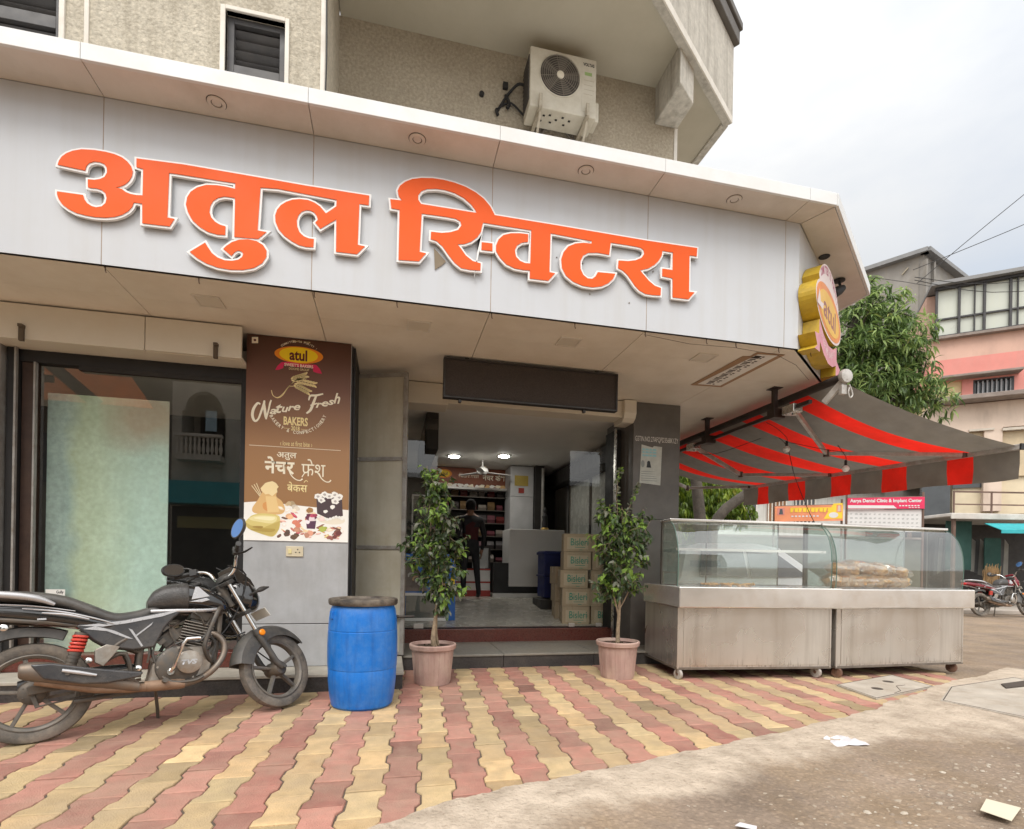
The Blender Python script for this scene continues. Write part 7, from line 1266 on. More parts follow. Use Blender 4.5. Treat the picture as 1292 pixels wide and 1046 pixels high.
fpart('pink_band', M_pk2, [(TR, -1.21, -6.9, .01, 8.25, 9.92), (.07, .42, -6.9, .01, 8.25, 9.92), (-1.21, .07, -6.9, .01, 8.95, 9.92), (.42, TL, -6.9, .01, 9.0, 9.92)])
fpart('yellow_panel', M_yel, [(.42, 1.3, -6.9, -.1, 8.2, 9.0)])
fpart('sunshade', M_led, [(-1.35, 1.2, .01, .55, 9.02, 9.12), (-6.4, -3.2, .01, .55, 9.02, 9.12)], bevel=.02)
w_ = fpart('window', M_wfr, [(-1.21, -1.15, -.1, 0, 8.25, 8.95), (.01, .07, -.1, 0, 8.25, 8.95), (-1.15, .01, -.1, 0, 8.9, 8.95)]); fpart('pane', M_dkw, [(-1.15, .01, -.2, -.15, 8.25, 8.9)], w_)
fpart('window_bar', mat('grey bars', (.3, .3, .31), .5), [(-1.15+.145*k, -1.15+.145*k+.05, -.09, -.05, 8.25, 8.9) for k in range(8)], w_)
fpart('ledge', M_led, [(TR, TL+.1, .0, .75, 8.02, 8.2)], bevel=.02)
fpart('lower_wall', M_pk3, [(TR, TL, -7, -.02, 6.95, 8.0), (-.60, -.32, -7, -.02, 3.6, 6.95), (-.89, -.6, -7, -.02, 3.6, 6.95), (.17, TL, -7, -.02, 5.3, 6.95), (TR, -3.4, -7, -.02, 3.6, 6.95), (-3.4, TL, -7, -.3, 5.5, 6.95)])
w_ = fpart('window', mat('pale window frame', (.5, .45, .38), .7), [(-.62, .18, -.1, .06, 6.86, 6.94), (-3.4, -.87, -.1, .06, 6.80, 6.90)]); fpart('pane', mat('pale amber shutter', (.5, .40, .26), .5), [(-3.3, -.92, -.28, -.22, 5.0, 6.8), (-.55, .12, -.28, -.22, 5.6, 6.86)], w_)
fpart('cream_wall', mat('cream wall', (.62, .53, .38), .9, var=.06), [(-3.4, .6, -6, -.35, 3.5, 5.5), (TR, -3.4, -6.9, -.05, 0, 3.6)])
fpart('window', M_dkw, [(-.66, .62, -.34, -.25, 4.6, 5.25), (.75, 1.7, -.4, .0, 3.2, 5.2)])
fpart('ground_floor', mat('dark shopfront', (.05, .045, .04), .7, var=.3), [(TR, 3.5, -6, -.5, 0, 3.4)])
g_ = fpart('glazed_front', M_wfr, [(TR, TL-.18, -.1, .06, 10.84, 10.95), (TR, TL-.18, -.1, .1, 12.85, 12.95), (TR, TL-.2, -.05, .03, 11.6, 11.66)]+[(t-.04, t+.04, -.05, .05, 10.95, 12.85) for t in (1.31, .56, -.25, -1.06, -2.6, -3.6, -4.6)]+[(t-.02, t+.02, -.04, .04, 10.95, 12.85) for t in (.06, -1.28, -2.1, -3.1)])
fpart('frosted_pane', M_pane, [(TR, 1.3, -.14, -.08, 10.95, 12.85)], g_)
fpart('sill', M_led, [(TR, TL, 0, .28, 10.74, 10.84)]); fpart('roof', M_roofs, [(TR, TL, -7, .35, 12.96, 13.1)])
b = MB(); b.add([fpt(.9, 13.1, -.2), fpt(-9, 13.1, -.2), fpt(-9, 13.1, -5), fpt(.9, 13.1, -5), fpt(-4.5, 14.1, -2.4), fpt(-1.9, 13.9, -2.4)], [(0, 1, 4, 5), (2, 3, 5, 4), (1, 2, 4), (3, 0, 5)]); b.build('roof_sheet', M_roofs, PK, smooth=0)
# grey sheet walled building behind
GP = Vector((25.78, 21.85, 0)); g1 = (Vector((22.94, 22.49, 0))-GP); g1 = Vector((math.sin(R(-31)), math.cos(R(-31)), 0)); g2 = Vector((math.sin(R(70)), math.cos(R(70)), 0))
GB = empty('grey_building', GP, 'tall grey sheet clad building rising behind the mango tree', 'building')
b = MB(); a_, b2, c_ = GP+g1*9, GP, GP+g2*7; d_ = c_+g1*9
b.add([p+Vector((0, 0, z)) for z in (0, 17.0) for p in (a_, b2, c_, d_)], [(0,3,2,1),(4,5,6,7),(0,1,5,4),(1,2,6,5),(2,3,7,6),(3,0,4,7)]); b.build('wall', M_grey, GB, smooth=0)
b = MB()
for u, v in ((a_, b2), (b2, c_)): n_ = (v-u).normalized(); q = Vector((n_.y, -n_.x, 0)); b.bar(u+Vector((0, 0, 17.05))+q*.12-n_*.2, v+Vector((0, 0, 17.05))+q*.12+n_*.2, .45, .2)
b.build('roof_edge', M_roofs, GB, smooth=0)
b = MB(); b.bar(b2+g1*.05+Vector((-.05, -.1, 8)), b2+g1*.05+Vector((-.05, -.1, 16.6)), .35, .1); b.bar(b2+g2*.9+Vector((.0, -.12, 8)), b2+g2*.9+Vector((0, -.12, 16.8)), .12, .1)
b.build('down_pipe', M_grey, GB, smooth=0)
b = MB()
for k in range(26):
    u = random.random(); z = random.uniform(11, 16.6)
    if k % 2: p = b2+g1*u*3+Vector((-.05, -.04, z))
    else: p = b2+g2*u*5.5+Vector((.03, -.06, z))
    dd = g1 if k % 2 else g2; b.bar(p, p+dd*random.uniform(-.5, .5)+Vector((0, 0, random.uniform(-.5, .5))), .07, .03)
b.build('patch_strip', mat('peeling tape', (.42, .37, .27), .8), GB, smooth=0)
# low white building and its windows behind the banners
WB_ = empty('white_building', (17, 21, 0), 'low whitish building with grilled windows behind the banners', 'building')
b = MB(); b.box(13.5, 22.5, 20.8, 24, 0, 6.4); b.build('wall', mat('whitewash', (.55, .54, .5), .9, var=.08, streak='#8c877c', sa=.4), WB_, smooth=0)
for x0, x1, m in ((14.3, 15.6, M_dkw), (16.2, 17.1, mat('brown shutter', (.22, .10, .04), .6)), (17.6, 18.6, M_dkw)):
    b = MB(); b.box(x0, x1, 20.72, 20.8, 3.2, 4.6); w_ = b.build('window', m, WB_, smooth=0); b = MB()
    for k in range(6): b.box(x0+(x1-x0)*k/5-.02, x0+(x1-x0)*k/5+.02, 20.68, 20.72, 3.2, 4.6)
    b.build('bars', M_trim, w_, smooth=0)
b = MB(); b.box(13.3, 22.7, 20.2, 20.8, 4.9, 5.05); b.build('sunshade', M_led, WB_, smooth=0)
# banners on a frame
M_pole = mat('rusty pole', (.13, .08, .06), .7, var=.3)
def banner(name, A, B_, z0a, z1a, z0b, z1b, m, label, fn):
    A, B_ = Vector((*A, 0)), Vector((*B_, 0)); t = empty('banner', A, label, 'banner', None); ux = (B_-A).normalized(); Ln = (B_-A).length; nn = Vector((ux.y, -ux.x, 0))
    b = MB(); P = [A+Vector((0, 0, z0a)), B_+Vector((0, 0, z0b)), B_+Vector((0, 0, z1b)), A+Vector((0, 0, z1a))]; b.add(P+[p-nn*.03 for p in P], [(0, 1, 2, 3), (7, 6, 5, 4), (0, 4, 5, 1), (1, 5, 6, 2), (2, 6, 7, 3), (3, 7, 4, 0)]); b.build('sheet', m, t, smooth=0)
    b = MB()
    for p in (A, B_): b.tube([p-nn*.06, p-nn*.06+Vector((0, 0, max(z1a, z1b)+.15))], .03, 8)
    b.tube([A-nn*.06+Vector((0, 0, z1a)), B_-nn*.06+Vector((0, 0, z1b))], .025, 8); b.build('pole', M_pole, t)
    sl = (z0b-z0a)/Ln; fn(t, A, (ux+Vector((0, 0, sl))), Ln)
m_bor = mat('banner orange print', (.75, .27, .13), .6, var=.25, vs=1.2); m_bmg = mat('banner magenta', (.62, .022, .09), .6, var=.05); m_bwh = mat('banner white', (.62, .61, .6), .6, var=.05); m_byl = mat('banner yellow', (.8, .55, .04), .6)
def b1(t, A, ux, Ln):
    up = (0, 0, 1); g = []
    def pl(P, m, d): b = MB(); b.prism(P, A, ux, up, d, d+.002); q = b.build('p', m, t, smooth=0); return q
    g += [pl([(1.35, 2.50), (Ln-.02, 2.50), (Ln-.02, 2.93), (1.62, 2.92)], m_byl, .003), *[pl([(.42+.115*k, 2.69+.012*(k % 2)), (.42+.115*k+.06+.03*((k*3) % 2), 2.69), (.42+.115*k+.10, 2.80), (.42+.115*k, 2.80)], m_byl, .006) for k in range(10)], pl([(.42, 2.795), (1.57, 2.795), (1.57, 2.815), (.42, 2.815)], m_byl, .008), *[pl([(.45+.1*k, 2.56), (.45+.1*k+.06, 2.56), (.45+.1*k+.055, 2.60), (.45+.1*k, 2.60)], m_bwh, .006) for k in range(8)]]
    g += [pl([(.06, 2.62), (.26, 2.62), (.26, 2.82), (.06, 2.82)], M_pk2, .005), pl([(.11, 2.64), (.22, 2.64), (.2, 2.79), (.13, 2.79)], M_dkw, .007), pl([(1.62+.13*math.cos(2*PI*k/16), 2.60+.08*math.sin(2*PI*k/16)) for k in range(16)], m_bwh, .006), pl([(1.7, 2.68), (1.84, 2.68), (1.84, 2.88), (1.7, 2.88)], m_bor, .006), pl([(1.73, 2.7), (1.81, 2.7), (1.8, 2.86), (1.74, 2.86)], M_pk3, .008)]
    join([q for q in g if q], 'printed_design')
banner('banner', (10.41, 13.03), (12.25, 12.61), 2.44, 2.86, 2.50, 2.95, m_bor, 'orange and yellow printed banner beside the magenta clinic banner', b1)
def b2_(t, A, ux, Ln):
    up = (0, 0, 1); g = []
    def pl(P, m, d): b = MB(); b.prism(P, A, ux, up, d, d+.002); return b.build('p', m, t, smooth=0)
    g += [text('x', 'Aarya Dental Clinic & Implant Center', (.06, 3.10, Ln-.08, 3.235), A, ux, up, .004, m_bwh, t, bold=.035), pl([(.0, 2.955), (1.45, 2.95), (1.35, 3.035), (.0, 3.05)], m_bwh, .003), *[pl([(1.52+.09*k, 3.01), (1.58+.09*k, 3.01), (1.575+.09*k, 3.045), (1.52+.09*k, 3.045)], m_bwh, .004) for k in range(7)], *[pl([(1.8+.09*k, 2.96), (1.86+.09*k, 2.96), (1.855+.09*k, 2.98), (1.8+.09*k, 2.98)], m_bwh, .004) for k in range(4)]]
    join([q for q in g if q], 'printed_design')
banner('banner', (13.2, 13.42), (15.42, 12.92), 2.94, 3.26, 2.99, 3.34, m_bmg, 'magenta dental clinic banner with white lettering above a pale printed sheet', b2_)
t = empty('printed_sheet', (13.2, 13.5, 2.4), 'pale printed sheet with rows of grey marks under the magenta banner', 'sheet'); A = Vector((13.1, 13.52, 0)); ux = Vector((15.4-13.1, 13.0-13.52, 0)).normalized()
b = MB(); b.prism([(0, 2.3), (2.4, 2.3), (2.4, 2.97), (0, 2.92)], A, ux, (0, 0, 1), -.02, 0); b.build('sheet', m_bwh, t, smooth=0)
b = MB()
for r in range(4):
    for c in range(16): x = .1+c*.14; z = 2.42+r*.12; b.prism([(x, z), (x+random.uniform(.04, .1), z), (x+.07, z+.05), (x, z+.04)], A, ux, (0, 0, 1), .002, .004)
b.build('grey_print', mat('grey print', (.42, .42, .41), .7), t, smooth=0)
t = empty('boundary_wall', (11, 14, 0), 'low dark stained boundary wall running behind the banners', 'wall'); b = MB(); A_ = Vector((8.6, 15.2, 0)); b.bar(A_+Vector((0, 0, 1.05)), Vector((15.9, 13.5, 1.05)), .2, 2.1); b.build('wall', mat('stained boundary wall', (.12, .125, .10), .9, var=.3, vs=1.2, dirt='#6f6a58', da=.5, ds=.8), t, smooth=0); b = MB(); b.bar(A_+Vector((0, 0, 2.13)), Vector((15.9, 13.5, 2.13)), .28, .06); b.build('coping', M_led, t, smooth=0)
# street stall with tarpaulin roof
ST = empty('street_stall', (17.5, 13.5, 0), 'dark street stall under white and teal tarpaulins with railings on top', 'stall')
sx = Vector((2.29, -.52, 0)).normalized(); sn = Vector((-.52, -2.29, 0)).normalized(); S0 = Vector((16.57, 13.17, 0))
class SB2(FB):
    def __init__(s): super().__init__(S0, sx, sn)
def stp(name, m, spec, **k):
    b = SB2()
    for q in spec: b.fb(*q)
    return b.build(name, m, ST, smooth=0, **k)
stp('roof_sheet', mat('white roof tarp', (.55, .52, .48), .6, dirt='#857b70', da=.4), [(-.1, 6, -2.6, .25, 2.80, 2.90), (-.1, 6, .25, .3, 2.72, 2.90)], bevel=.02)
b = SB2(); q = lambda t, d, z: S0+sx*t+sn*d+Vector((0, 0, z)); b.add([q(.85, .35, 2.58), q(5, .35, 2.62), q(5, .9, 2.40), q(.85, .9, 2.36), q(5, .9, 2.30), q(.85, .9, 2.27)], [(0, 1, 2, 3), (3, 2, 4, 5)]); o = b.build('teal_tarp', mat('teal tarp', (.02, .33, .36), .5, var=.15, vs=4), ST, smooth=0)
sd_ = o.modifiers.new('th', 'SOLIDIFY'); sd_.thickness = .02
stp('back_wall', M_dark, [(-.6, 6, -2.7, -2.6, 0, 2.8), (-.6, -.5, -2.6, -1.0, 0, 2.8)])
stp('post', M_pole, [(.05, .13, .1, .18, 0, 2.8), (2.8, 2.88, .1, .18, 0, 2.8), (-.55, -.47, -.9, -.8, 0, 2.8)])
stp('dark_cloth', mat('dark green cloth', (.02, .06, .05), .9), [(.12, .9, -.2, -.16, 1.2, 2.7), (1.4, 1.9, -.3, -.26, 1.0, 2.2)])
stp('railing', M_pole, [(1.0, 6, -1.0, -.96, 3.7, 3.75), (1.0, 6, -1.0, -.96, 3.3, 3.34), (.98, 1.02, -1, -.96, 2.9, 3.75), (2.2, 2.24, -1, -.96, 2.9, 3.75)])
b = SB2()
for k in range(18):
    m_ = k % 2; b.add([q(.0+k*.13, -.5-.02*(k % 3), 1.0-.02*k+.35*math.sin(k*.2)), q(.13+k*.13, -.5-.02*((k+1) % 3), 1.0-.02*k+.35*math.sin(k*.2+.2)), q(.33+k*.13, -.7, 2.2-.01*k), q(.2+k*.13, -.7, 2.2)], [(0, 1, 2, 3)], m_)
b.build('striped_cloth', [mat('dark stripe', (.06, .06, .06), .9), mat('pale stripe', (.2, .19, .17), .9)], ST, smooth=0, recalc=False)
t = empty('broom_bundle', (17.6, 12.6, 0), 'bundle of straw brooms standing in front of the dark stall', 'brooms')
b = MB()
for k in range(120): x = 17.32+.5*random.random(); z = random.uniform(.6, .8); b.tube([(x, 12.62+random.uniform(-.05, .05), z), (x+random.uniform(-.1, .1), 12.6+random.uniform(-.06, .06), z+random.uniform(.45, .62))], .008, 4)
b.build('straw', mat('straw', (.30, .19, .09), .9, var=.3), t, smooth=0, recalc=False); b = MB(); b.box(17.1, 17.8, 12.55, 12.75, 0, .62); b.build('stand', M_dark, t, smooth=0)
# kerb and far pavement
M_fp = mat('far pavement', (.42, .37, .32), .9, var=.12, vs=2, dirt='#6d6054', da=.4, ds=1)
b = MB(); b.M = None; p_ = [Vector((12.2, 12.4, 0)), Vector((22, 10.6, 0)), Vector((30, 9.0, 0)), Vector((32, 15, 0)), Vector((13, 19, 0)), Vector((6, 16, 0)), Vector((8, 13.2, 0))]; b.prism([(p.x, p.y) for p in p_], (0, 0, 0), (1, 0, 0), (0, 1, 0), -.03, .09); tag(b.build('far_pavement', M_fp, smooth=0, bevel=.02), kind='structure')
# overhead wires
for i, pts in enumerate([[(17.3, 14.9, 10.9), (19, 13.9, 12.6), (22, 12, 15.5)], [(16.9, 14.7, 11.2), (19.8, 13.9, 12.45), (23, 12.9, 13.9)], [(27, 20.3, 14.3), (24, 21.2, 15.0), (20, 22.5, 15.7)], [(17.2, 14.9, 11.0), (20, 14.5, 10.75), (24, 14, 11.3)], [(17.2, 14.9, 11.1), (20, 14.4, 11.0), (25, 13.6, 11.9)]]):
    b = MB(); b.tube(pts, .012, 5, sm=4); tag(b.build('overhead_wire', M_black), ['steeper thin black wire crossing the sky above the glazed top floor', 'lower thin black wire crossing the sky above the glazed top floor', 'distant thin wire beside the grey building roof', 'thin wire sagging across the glazed top floor, lower one', 'thin wire sagging across the glazed top floor, upper one'][i], 'wire', 'overhead wires')
# ---------------------------------------------------------------- trees
LM = [leafmat('mango leaf dark', (.085, .14, .045)), leafmat('mango leaf mid', (.17, .26, .085)), leafmat('mango leaf light', (.32, .43, .14)), leafmat('mango leaf yellow', (.32, .32, .08))]
def tree(name, label, trunk, blobs, nwh, ll, mats, group=None, droop=.5, seed=3, per=11):
    random.seed(seed); t = empty(name, trunk[0][0][0], label, 'tree', group); b = MB()
    for pts, rr in trunk: b.tube(pts, rr, 10, sm=4)
    for c in blobs:
        for k in range(5):
            e = rv(); b.tube([Vector(trunk[-1][0][-1]).lerp(Vector(c[:3]), .3), Vector(c[:3]), Vector(c[:3])+e*c[3]*.8], [.05, .03, .01], 6, sm=3)
    b.build('trunk', mat('grey bark', (.10, .085, .07), .9, var=.3, vs=9, bump=1, bs=30), t, smooth=60); b = MB(); vol = sum(c[3]**2 for c in blobs)
    for c in blobs:
        C0 = Vector(c[:3]); r = c[3]
        for i in range(int(nwh*r*r/vol)):
            e = rv(); p = C0+Vector((e.x, e.y, e.z*.9))*r*(random.random()**.4); ax = (e+Vector((0, 0, .3))).normalized(); bright = e.z > .1 and random.random() < .5
            for k in range(per):
                s = frame_of(ax); a = k*2.4+random.random(); dd = (s[0]*math.cos(a)+s[1]*math.sin(a)+ax*random.uniform(0, .7)+Vector((0, 0, -droop))).normalized(); l = ll*random.uniform(.7, 1.15)
                mi = (3 if random.random() < .06 else random.choice((1, 2, 2))) if bright else random.choice((0, 0, 1, 1, 2)); leaf(b, p+ax*random.uniform(-.08, .05), dd, (Vector((0, 0, 1))+rv()*.4).normalized(), l, l*(.19 if droop < 1 else .22), mi, .12, .35)
    b.build('crown', mats, t, smooth=0, recalc=False); return t
tree('mango_tree', 'leafy mango tree with dark forked trunk growing behind the awning', [([(6.5, 10.4, 0), (6.5, 10.33, 1.2), (6.42, 10.34, 2.2), (6.3, 10.4, 3.4)], [.17, .14, .125, .11]), ([(6.55, 10.3, 1.0), (6.8, 10.26, 2.2), (7.6, 10.0, 2.95), (8.5, 9.3, 4.4)], [.12, .11, .10, .06])],
     [(9.25, 8.7, 6.1, .62), (9.5, 8.6, 5.65, .62), (9.1, 8.75, 5.2, .85), (9.85, 8.52, 4.75, .55), (8.8, 8.8, 5.7, .8), (8.75, 8.8, 4.6, .8), (9.75, 8.55, 5.25, .5), (8.95, 8.8, 6.5, .5), (9.45, 8.6, 4.55, .55), (10.2, 8.45, 4.42, .4), (8.2, 9.1, 5.2, .9)], 900, .21, LM)
LA = [leafmat('hanging leaf olive', (.09, .14, .018)), leafmat('hanging leaf green', (.13, .21, .025)), leafmat('hanging leaf lime', (.27, .36, .04)), leafmat('hanging leaf yellow', (.36, .36, .07))]
tree('weeping_tree', 'yellow green tree with hanging foliage seen under the awning beside the dark pillar', [([(8.4, 14, 0), (8.4, 14, 5)], [.16, .08])], [(7.6, 13.6, 3.0, .8), (8.3, 13.5, 3.1, .9), (8.9, 13.4, 3.0, .7), (7.9, 13.9, 3.9, .9), (8.6, 13.9, 4.2, .9), (9.5, 13.3, 2.7, .45), (8.1, 13.5, 2.2, .7)], 1100, .24, LA, None, 1.6, 5, 9)
MT2 = [o for o in COL.objects if o.name == 'mango_tree'][0]
# ---------------------------------------------------------------- white car beyond the counters
def car(loc, rz, label):
    t = empty('parked_car', (0, 0, 0), label, 'car'); M_cw = mat('white car paint', (.72, .73, .72), .25, var=.02, coat=.6); 
    side = [(-1.75, .25), (-1.80, .55), (-1.76, .86), (-1.60, 1.0), (-1.42, 1.44), (-1.2, 1.50), (-.2, 1.52), (.25, 1.46), (.95, 1.0), (1.60, .88), (1.78, .70), (1.80, .35), (1.7, .22)]
    b = MB(); rr = []
    for y, k, in ((-.80, .93), (-.78, 1), (-.5, 1.0), (.5, 1.0), (.78, 1), (.80, .93)):
        rr.append([Vector((x, (y if z < 1.0 else y*(1-.20*(z-1.0)/.5)), .22+(z-.22)*k if z < 1 else z*(.985 if abs(y) > .79 else 1))) for x, z in side])
    b.loft(rr); o = b.build('body', M_cw, t, smooth=30)
    for s in (-1, 1):
        for P in ([(-1.28, 1.03), (-1.18, 1.38), (-.45, 1.40), (-.45, 1.01)], [(-.38, 1.01), (-.38, 1.40), (.18, 1.36), (.68, 1.02)]):
            b = MB(); f_ = lambda x, z: Vector((x, s*(.806-.16*(z-1.0)/.5), z)); n = len(P); b.add([f_(*p) for p in P]+[f_(*p)-Vector((0, s*.02, 0)) for p in P], [tuple(range(n)), tuple(range(2*n-1, n-1, -1))]+[(i, (i+1) % n, n+(i+1) % n, n+i) for i in range(n)]); b.build('side_window', M_dkw, o, smooth=0)
        for x in (-1.1, 1.12):
            b = MB(); b.lathe([(.20, -.09), (.27, -.1), (.30, -.06), (.30, .06), (.27, .1), (.2, .09)], 28, (x, s*.74, .30), (0, 1, 0)); w_ = b.build('wheel', M_tyre, t); b = MB(); b.lathe([(.19, 0), (.17, .012), (.05, .02), (.001, .02)], 20, (x, s*.84, .30), (0, s, 0)); b.build('hub_cap', M_slv, w_)
    b = MB(); b.add([Vector((.30, -.60, 1.44)), Vector((.30, .60, 1.44)), Vector((.93, .70, 1.025)), Vector((.93, -.70, 1.025))], [(0, 1, 2, 3)]); b.v = [(x+.012, y, z+.016) for x, y, z in b.v]; b.build('windscreen', M_dkw, o, smooth=0)
    b = MB(); b.add([Vector((-1.445, -.6, 1.40)), Vector((-1.445, .6, 1.40)), Vector((-1.60, .68, 1.03)), Vector((-1.60, -.68, 1.03))], [(0, 1, 2, 3)]); b.v = [(x-.02, y, z+.012) for x, y, z in b.v]; b.build('rear_window', M_dkw, o, smooth=0)
    b = MB()
    for s in (-1, 1): b.box(1.70, 1.80, s*.62-.12, s*.62+.12, .66, .78)
    b.build('headlight', M_chrome, o, smooth=0, bevel=.02)
    t.location = loc; t.rotation_euler = (0, 0, rz); return t
car((5.6, 7.9, 0), R(4), 'white hatchback parked behind the display counters, seen through their glass')
# second motorcycle across the street
BK2 = motorcycle('dark red motorcycle parked before the dark stall across the street', 'x', mat('dark red paint', (.20, .008, .018), .22, coat=.5), M_slv, R(14), 8)
if 'group' in BK2: del BK2['group']
BK2.location = (14.95, 10.95, .0); BK2.rotation_euler = (R(-8), 0, R(-2))
# ---------------------------------------------------------------- litter on the road
t = MB(); rs = random.Random(4); n = 12; P = [[Vector((2.98+(i/6-.5)*.25+rs.uniform(-.008, .008), 3.04+(j/5-.5)*.17+rs.uniform(-.008, .008), -.006+rs.uniform(.005, .035)*(1 if 0 < i < 6 and 0 < j < 5 else .3))) for j in range(6)] for i in range(7)]
t.add([p for r in P for p in r], [(i*6+j, (i+1)*6+j, (i+1)*6+j+1, i*6+j+1) for i in range(6) for j in range(5)]); tag(t.build('plastic_wrapper', mat('white plastic scrap', (.66, .64, .66), .35, var=.05), smooth=40, recalc=False), 'crumpled white plastic wrapper lying on the concrete apron', 'litter')
t = MB(); P = [Vector((2.96, 2.13, .004)), Vector((3.04, 2.03, -.004)), Vector((2.82, 1.92, .002)), Vector((2.77, 2.02, .012))]; t.add(P+[p-Vector((0, 0, .002)) for p in P], [(0, 1, 2, 3), (7, 6, 5, 4), (0, 4, 5, 1), (1, 5, 6, 2), (2, 6, 7, 3), (3, 7, 4, 0)]); tag(t.build('paper_sheet', mat('cream paper', (.62, .57, .44), .7, var=.04), smooth=0), 'cream sheet of paper lying on the gravelly road', 'litter')
t = MB(); t.add([(1.53, 2.14, -.008), (1.57, 2.16, -.006), (1.62, 2.11, -.004), (1.60, 2.085, -.008)], [(0, 1, 2, 3)]); t.v += [(x, y, z-.002) for x, y, z in t.v]; t.f += [(7, 6, 5, 4)]; t.m += [0]; tag(t.build('paper_scrap', MATS['white plastic scrap'], smooth=0), 'small white paper scrap on the road edge', 'litter')
t = MB(); t.prism([(5.85, 4.05), (6.0, 4.2), (6.5, 4.3), (6.9, 4.2), (6.6, 4.05), (6.2, 4.1)], (0, 0, 0), (1, 0, 0), (0, 1, 0), .017, .03); tag(t.build('rubble', M_joint, smooth=0), 'dark broken rubble at the edge of the drain slab', 'rubble')
# ================================================================ across the street (behind the camera, mirrored in the panes)
AB = empty('apartment_house', (-5.5, -10, 0), 'weathered apartment house with an arched balcony and teal shop front across the street', 'building')
M_ap = mat('weathered grey plaster', (.58, .55, .48), .9, var=.1, vs=2, streak='#5f5a50', sa=.5, ts=(1.5, 1.5, .4))
b = MB(); b.box(-7.45, -7.15, -14, -10, 0, 10); b.box(-5.75, -2.6, -14, -10, 0, 10); b.box(-7.15, -5.75, -14, -11.2, 0, 10); b.box(-7.15, -5.75, -11.2, -10, 7.2, 10); b.box(-7.15, -5.75, -11.2, -9.4, 4.5, 4.7); b.box(-7.15, -5.75, -11.2, -10.0, 3.0, 4.5); b.build('wall', M_ap, AB, smooth=0)
b = MB(); P = [(-7.15, 7.2), (-7.15, 6.3)]+[(-6.45+.6*math.cos(PI-PI*k/16), 6.3+.7*math.sin(PI*k/16)) for k in range(17)]+[(-5.75, 6.3), (-5.75, 7.2)]; b.prism(P, (0, -10, 0), *XZ, 0, .25); b.build('arch', M_ap, AB, smooth=0)
b = MB()
for k in range(11): b.lathe([(.03, 0), (.06, .2), (.03, .4), (.05, .5), (.03, .6)], 8, (-7.1+k*.135, -9.5, 4.7))
b.box(-7.2, -5.7, -9.6, -9.4, 5.3, 5.4); b.build('balustrade', M_trim, AB, smooth=40)
b = MB(); b.box(-6.9, -6.1, -11.18, -11.1, 4.7, 6.5); b.build('balcony_door', M_dark, AB, smooth=0); b = MB(); b.box(-6.35, -6.0, -9.9, -9.85, 5.6, 6.3); b.build('laundry', mat('pale blue cloth', (.4, .55, .65), .8), AB, smooth=0)
b = MB(); b.box(-7.5, -3.0, -9.9, -9.2, 3.0, 3.75); b.build('teal_awning', mat('teal fabric', (.03, .33, .38), .7), AB, smooth=0); b = MB(); b.box(-7.4, -3.0, -10.2, -9.98, 0, 2.95); b.build('shop_front', M_dark, AB, smooth=0); b = MB(); b.box(-7.2, -3.4, -9.96, -9.9, 2.2, 2.6); b.build('signboard', mat('yellow grey sign', (.3, .27, .1), .6), AB, smooth=0)
AB2 = empty('low_house', (6, -13, 0), 'low cream house with dark windows and a tin roof across the street', 'building')
b = MB(); b.box(0.5, 11, -17, -12.5, 0, 5.2); b.build('wall', mat('cream old plaster', (.5, .45, .36), .9, var=.1, streak='#7d725f', sa=.4), AB2, smooth=0); b = MB(); b.add([(0, -12, 5.1), (11.5, -12, 5.1), (11.5, -17.5, 6.2), (0, -17.5, 6.2)], [(0, 1, 2, 3)]); b.build('roof', M_roofs, AB2, smooth=0)
for x in (1.5, 4.2, 7.0, 9.4): b = MB(); b.box(x, x+1.3, -12.48, -12.42, 1.0, 3.2); b.build('window', M_dkw, AB2, smooth=0)
T2 = copy_tree(MT2); T2.name = 'mango_tree.001'; T2.location = (8.3, -8.5, .2); T2['label'] = 'mango tree on the far side of the street mirrored in the open door glass'; T2.rotation_euler = (0, 0, R(150))

AB3 = empty('dark_building', (-14, -10, 0), 'dark brown building with an orange tarpaulin on its terrace across the street', 'building')
b = MB(); b.box(-24, -8.75, -15, -10, 0, 9.5); b.build('wall', mat('dark stained plaster', (.17, .155, .125), .9, var=.2, vs=1.5, streak='#3f3a30', sa=.5, ts=(1.5, 1.5, .4)), AB3, smooth=0)
b = MB(); b.add([(-12.0, -9.6, 7.7), (-8.9, -9.6, 7.7), (-7.5, -8.6, 5.95), (-12.0, -8.6, 6.0)], [(0, 1, 2, 3)]); o = b.build('tarpaulin', mat('orange tarpaulin', (.75, .19, .03), .6, var=.2), AB3, smooth=0); q_ = o.modifiers.new('th', 'SOLIDIFY'); q_.thickness = .03
b = MB(); b.bar((-10.6, -8.55, 7.3), (-9.0, -8.5, 5.9), .06, .35); b.bar((-11.6, -8.5, 6.6), (-10.2, -8.5, 6.6), .06, .22); b.build('beam', M_dark, AB3, smooth=0)
for x in (-22, -19, -16, -12.5): b = MB(); b.box(x, x+1.4, -9.98, -9.92, 3.6, 5.2); b.build('window', M_dkw, AB3, smooth=0)
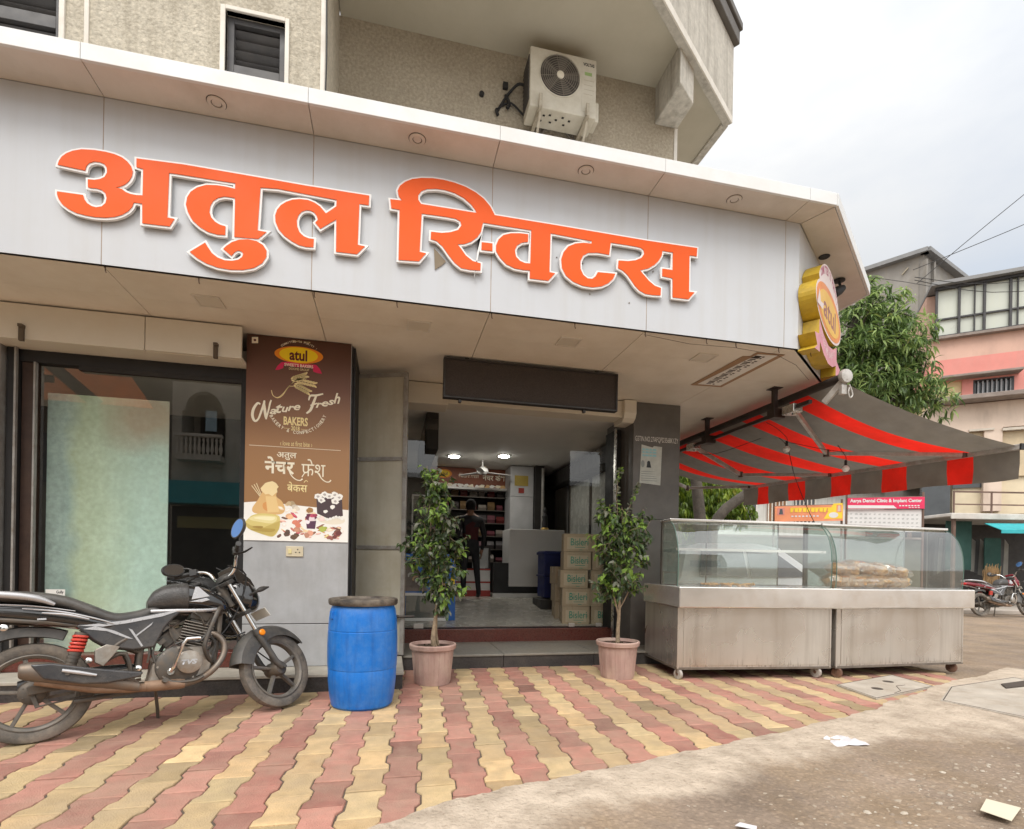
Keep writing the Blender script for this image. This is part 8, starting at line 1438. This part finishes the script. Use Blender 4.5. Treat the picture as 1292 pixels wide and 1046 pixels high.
# ================================================================ separate paired pieces into parts of their own
def split_pieces(o, gap=.02):
    me = o.data; n = len(me.vertices); par = list(range(n))
    def find(i):
        while par[i] != i: par[i] = par[par[i]]; i = par[i]
        return i
    for e in me.edges:
        a, c = find(e.vertices[0]), find(e.vertices[1])
        if a != c: par[a] = c
    comp = {}
    for i in range(n): comp.setdefault(find(i), []).append(i)
    roots = list(comp); co = [v.co for v in me.vertices]
    bb = [([min(co[i][k] for i in comp[r])-gap/2 for k in range(3)], [max(co[i][k] for i in comp[r])+gap/2 for k in range(3)]) for r in roots]
    g = list(range(len(roots)))
    for i in range(len(roots)):
        for j in range(i):
            if all(bb[i][0][k] <= bb[j][1][k] and bb[j][0][k] <= bb[i][1][k] for k in range(3)):
                gi, gj = g[i], g[j]
                if gi != gj: g = [gi if q == gj else q for q in g]
    ids = sorted(set(g))
    if len(ids) < 2: return [o]
    vg = {}
    for r, q in zip(roots, g):
        for i in comp[r]: vg[i] = q
    out = []
    for q in ids:
        bm = bmesh.new(); bm.from_mesh(me); bm.verts.ensure_lookup_table()
        bmesh.ops.delete(bm, geom=[v for v in bm.verts if vg[v.index] != q], context='VERTS'); m2 = bpy.data.meshes.new(me.name); bm.to_mesh(m2); bm.free()
        for m in me.materials: m2.materials.append(m)
        c = o.copy(); c.data = m2; COL.objects.link(c); out.append((c, sum((v.co for v in m2.vertices), Vector())/len(m2.vertices)))
    for ch in list(o.children):
        cc = sum((v.co for v in ch.data.vertices), Vector())/len(ch.data.vertices); b = min(out, key=lambda t: (t[1]-cc).length)[0]; ch.parent = b
    bpy.data.objects.remove(o); return [c for c, _ in out]
SPL = ['stripe', 'tank_trim', 'fascia_joint', 'header_bracket', 'ceiling_beam', 'upright', 'pipe', 'mount_bolt', 'swingarm', 'side_panel', 'grab_rail', 'turn_signal', 'grip', 'switch_housing', 'foot_peg', 'fork_slider', 'front_fork', 'reflector', 'crash_guard', 'center_stand', 'wall_bracket', 'hook', 'base_slot', 'lug', 'patch_fitting', 'headlight', 'rear_post', 'wall_trim', 'rivet', 'fixing_stud', 'shutter_rail', 'triple_clamp', 'pin_hole', 'pole', 'post', 'wall_edge', 'pillar_edge_strip', 'left_wall', 'interior_wall', 'interior_ceiling', 'side_glass', 'glass_edge', 'sliding_glass', 'plaster_wall', 'dark_cloth', 'ledge', 'balustrade', 'pane', 'sunshade', 'window', 'tower_shelf', 'cover_plate', 'balcony_parapet', 'clutch_cover', 'foot_peg_bracket']
for nm in SPL:
    for o in [q for q in COL.objects if q.type == 'MESH' and q.name.split('.')[0] == nm and q.parent]: split_pieces(o)
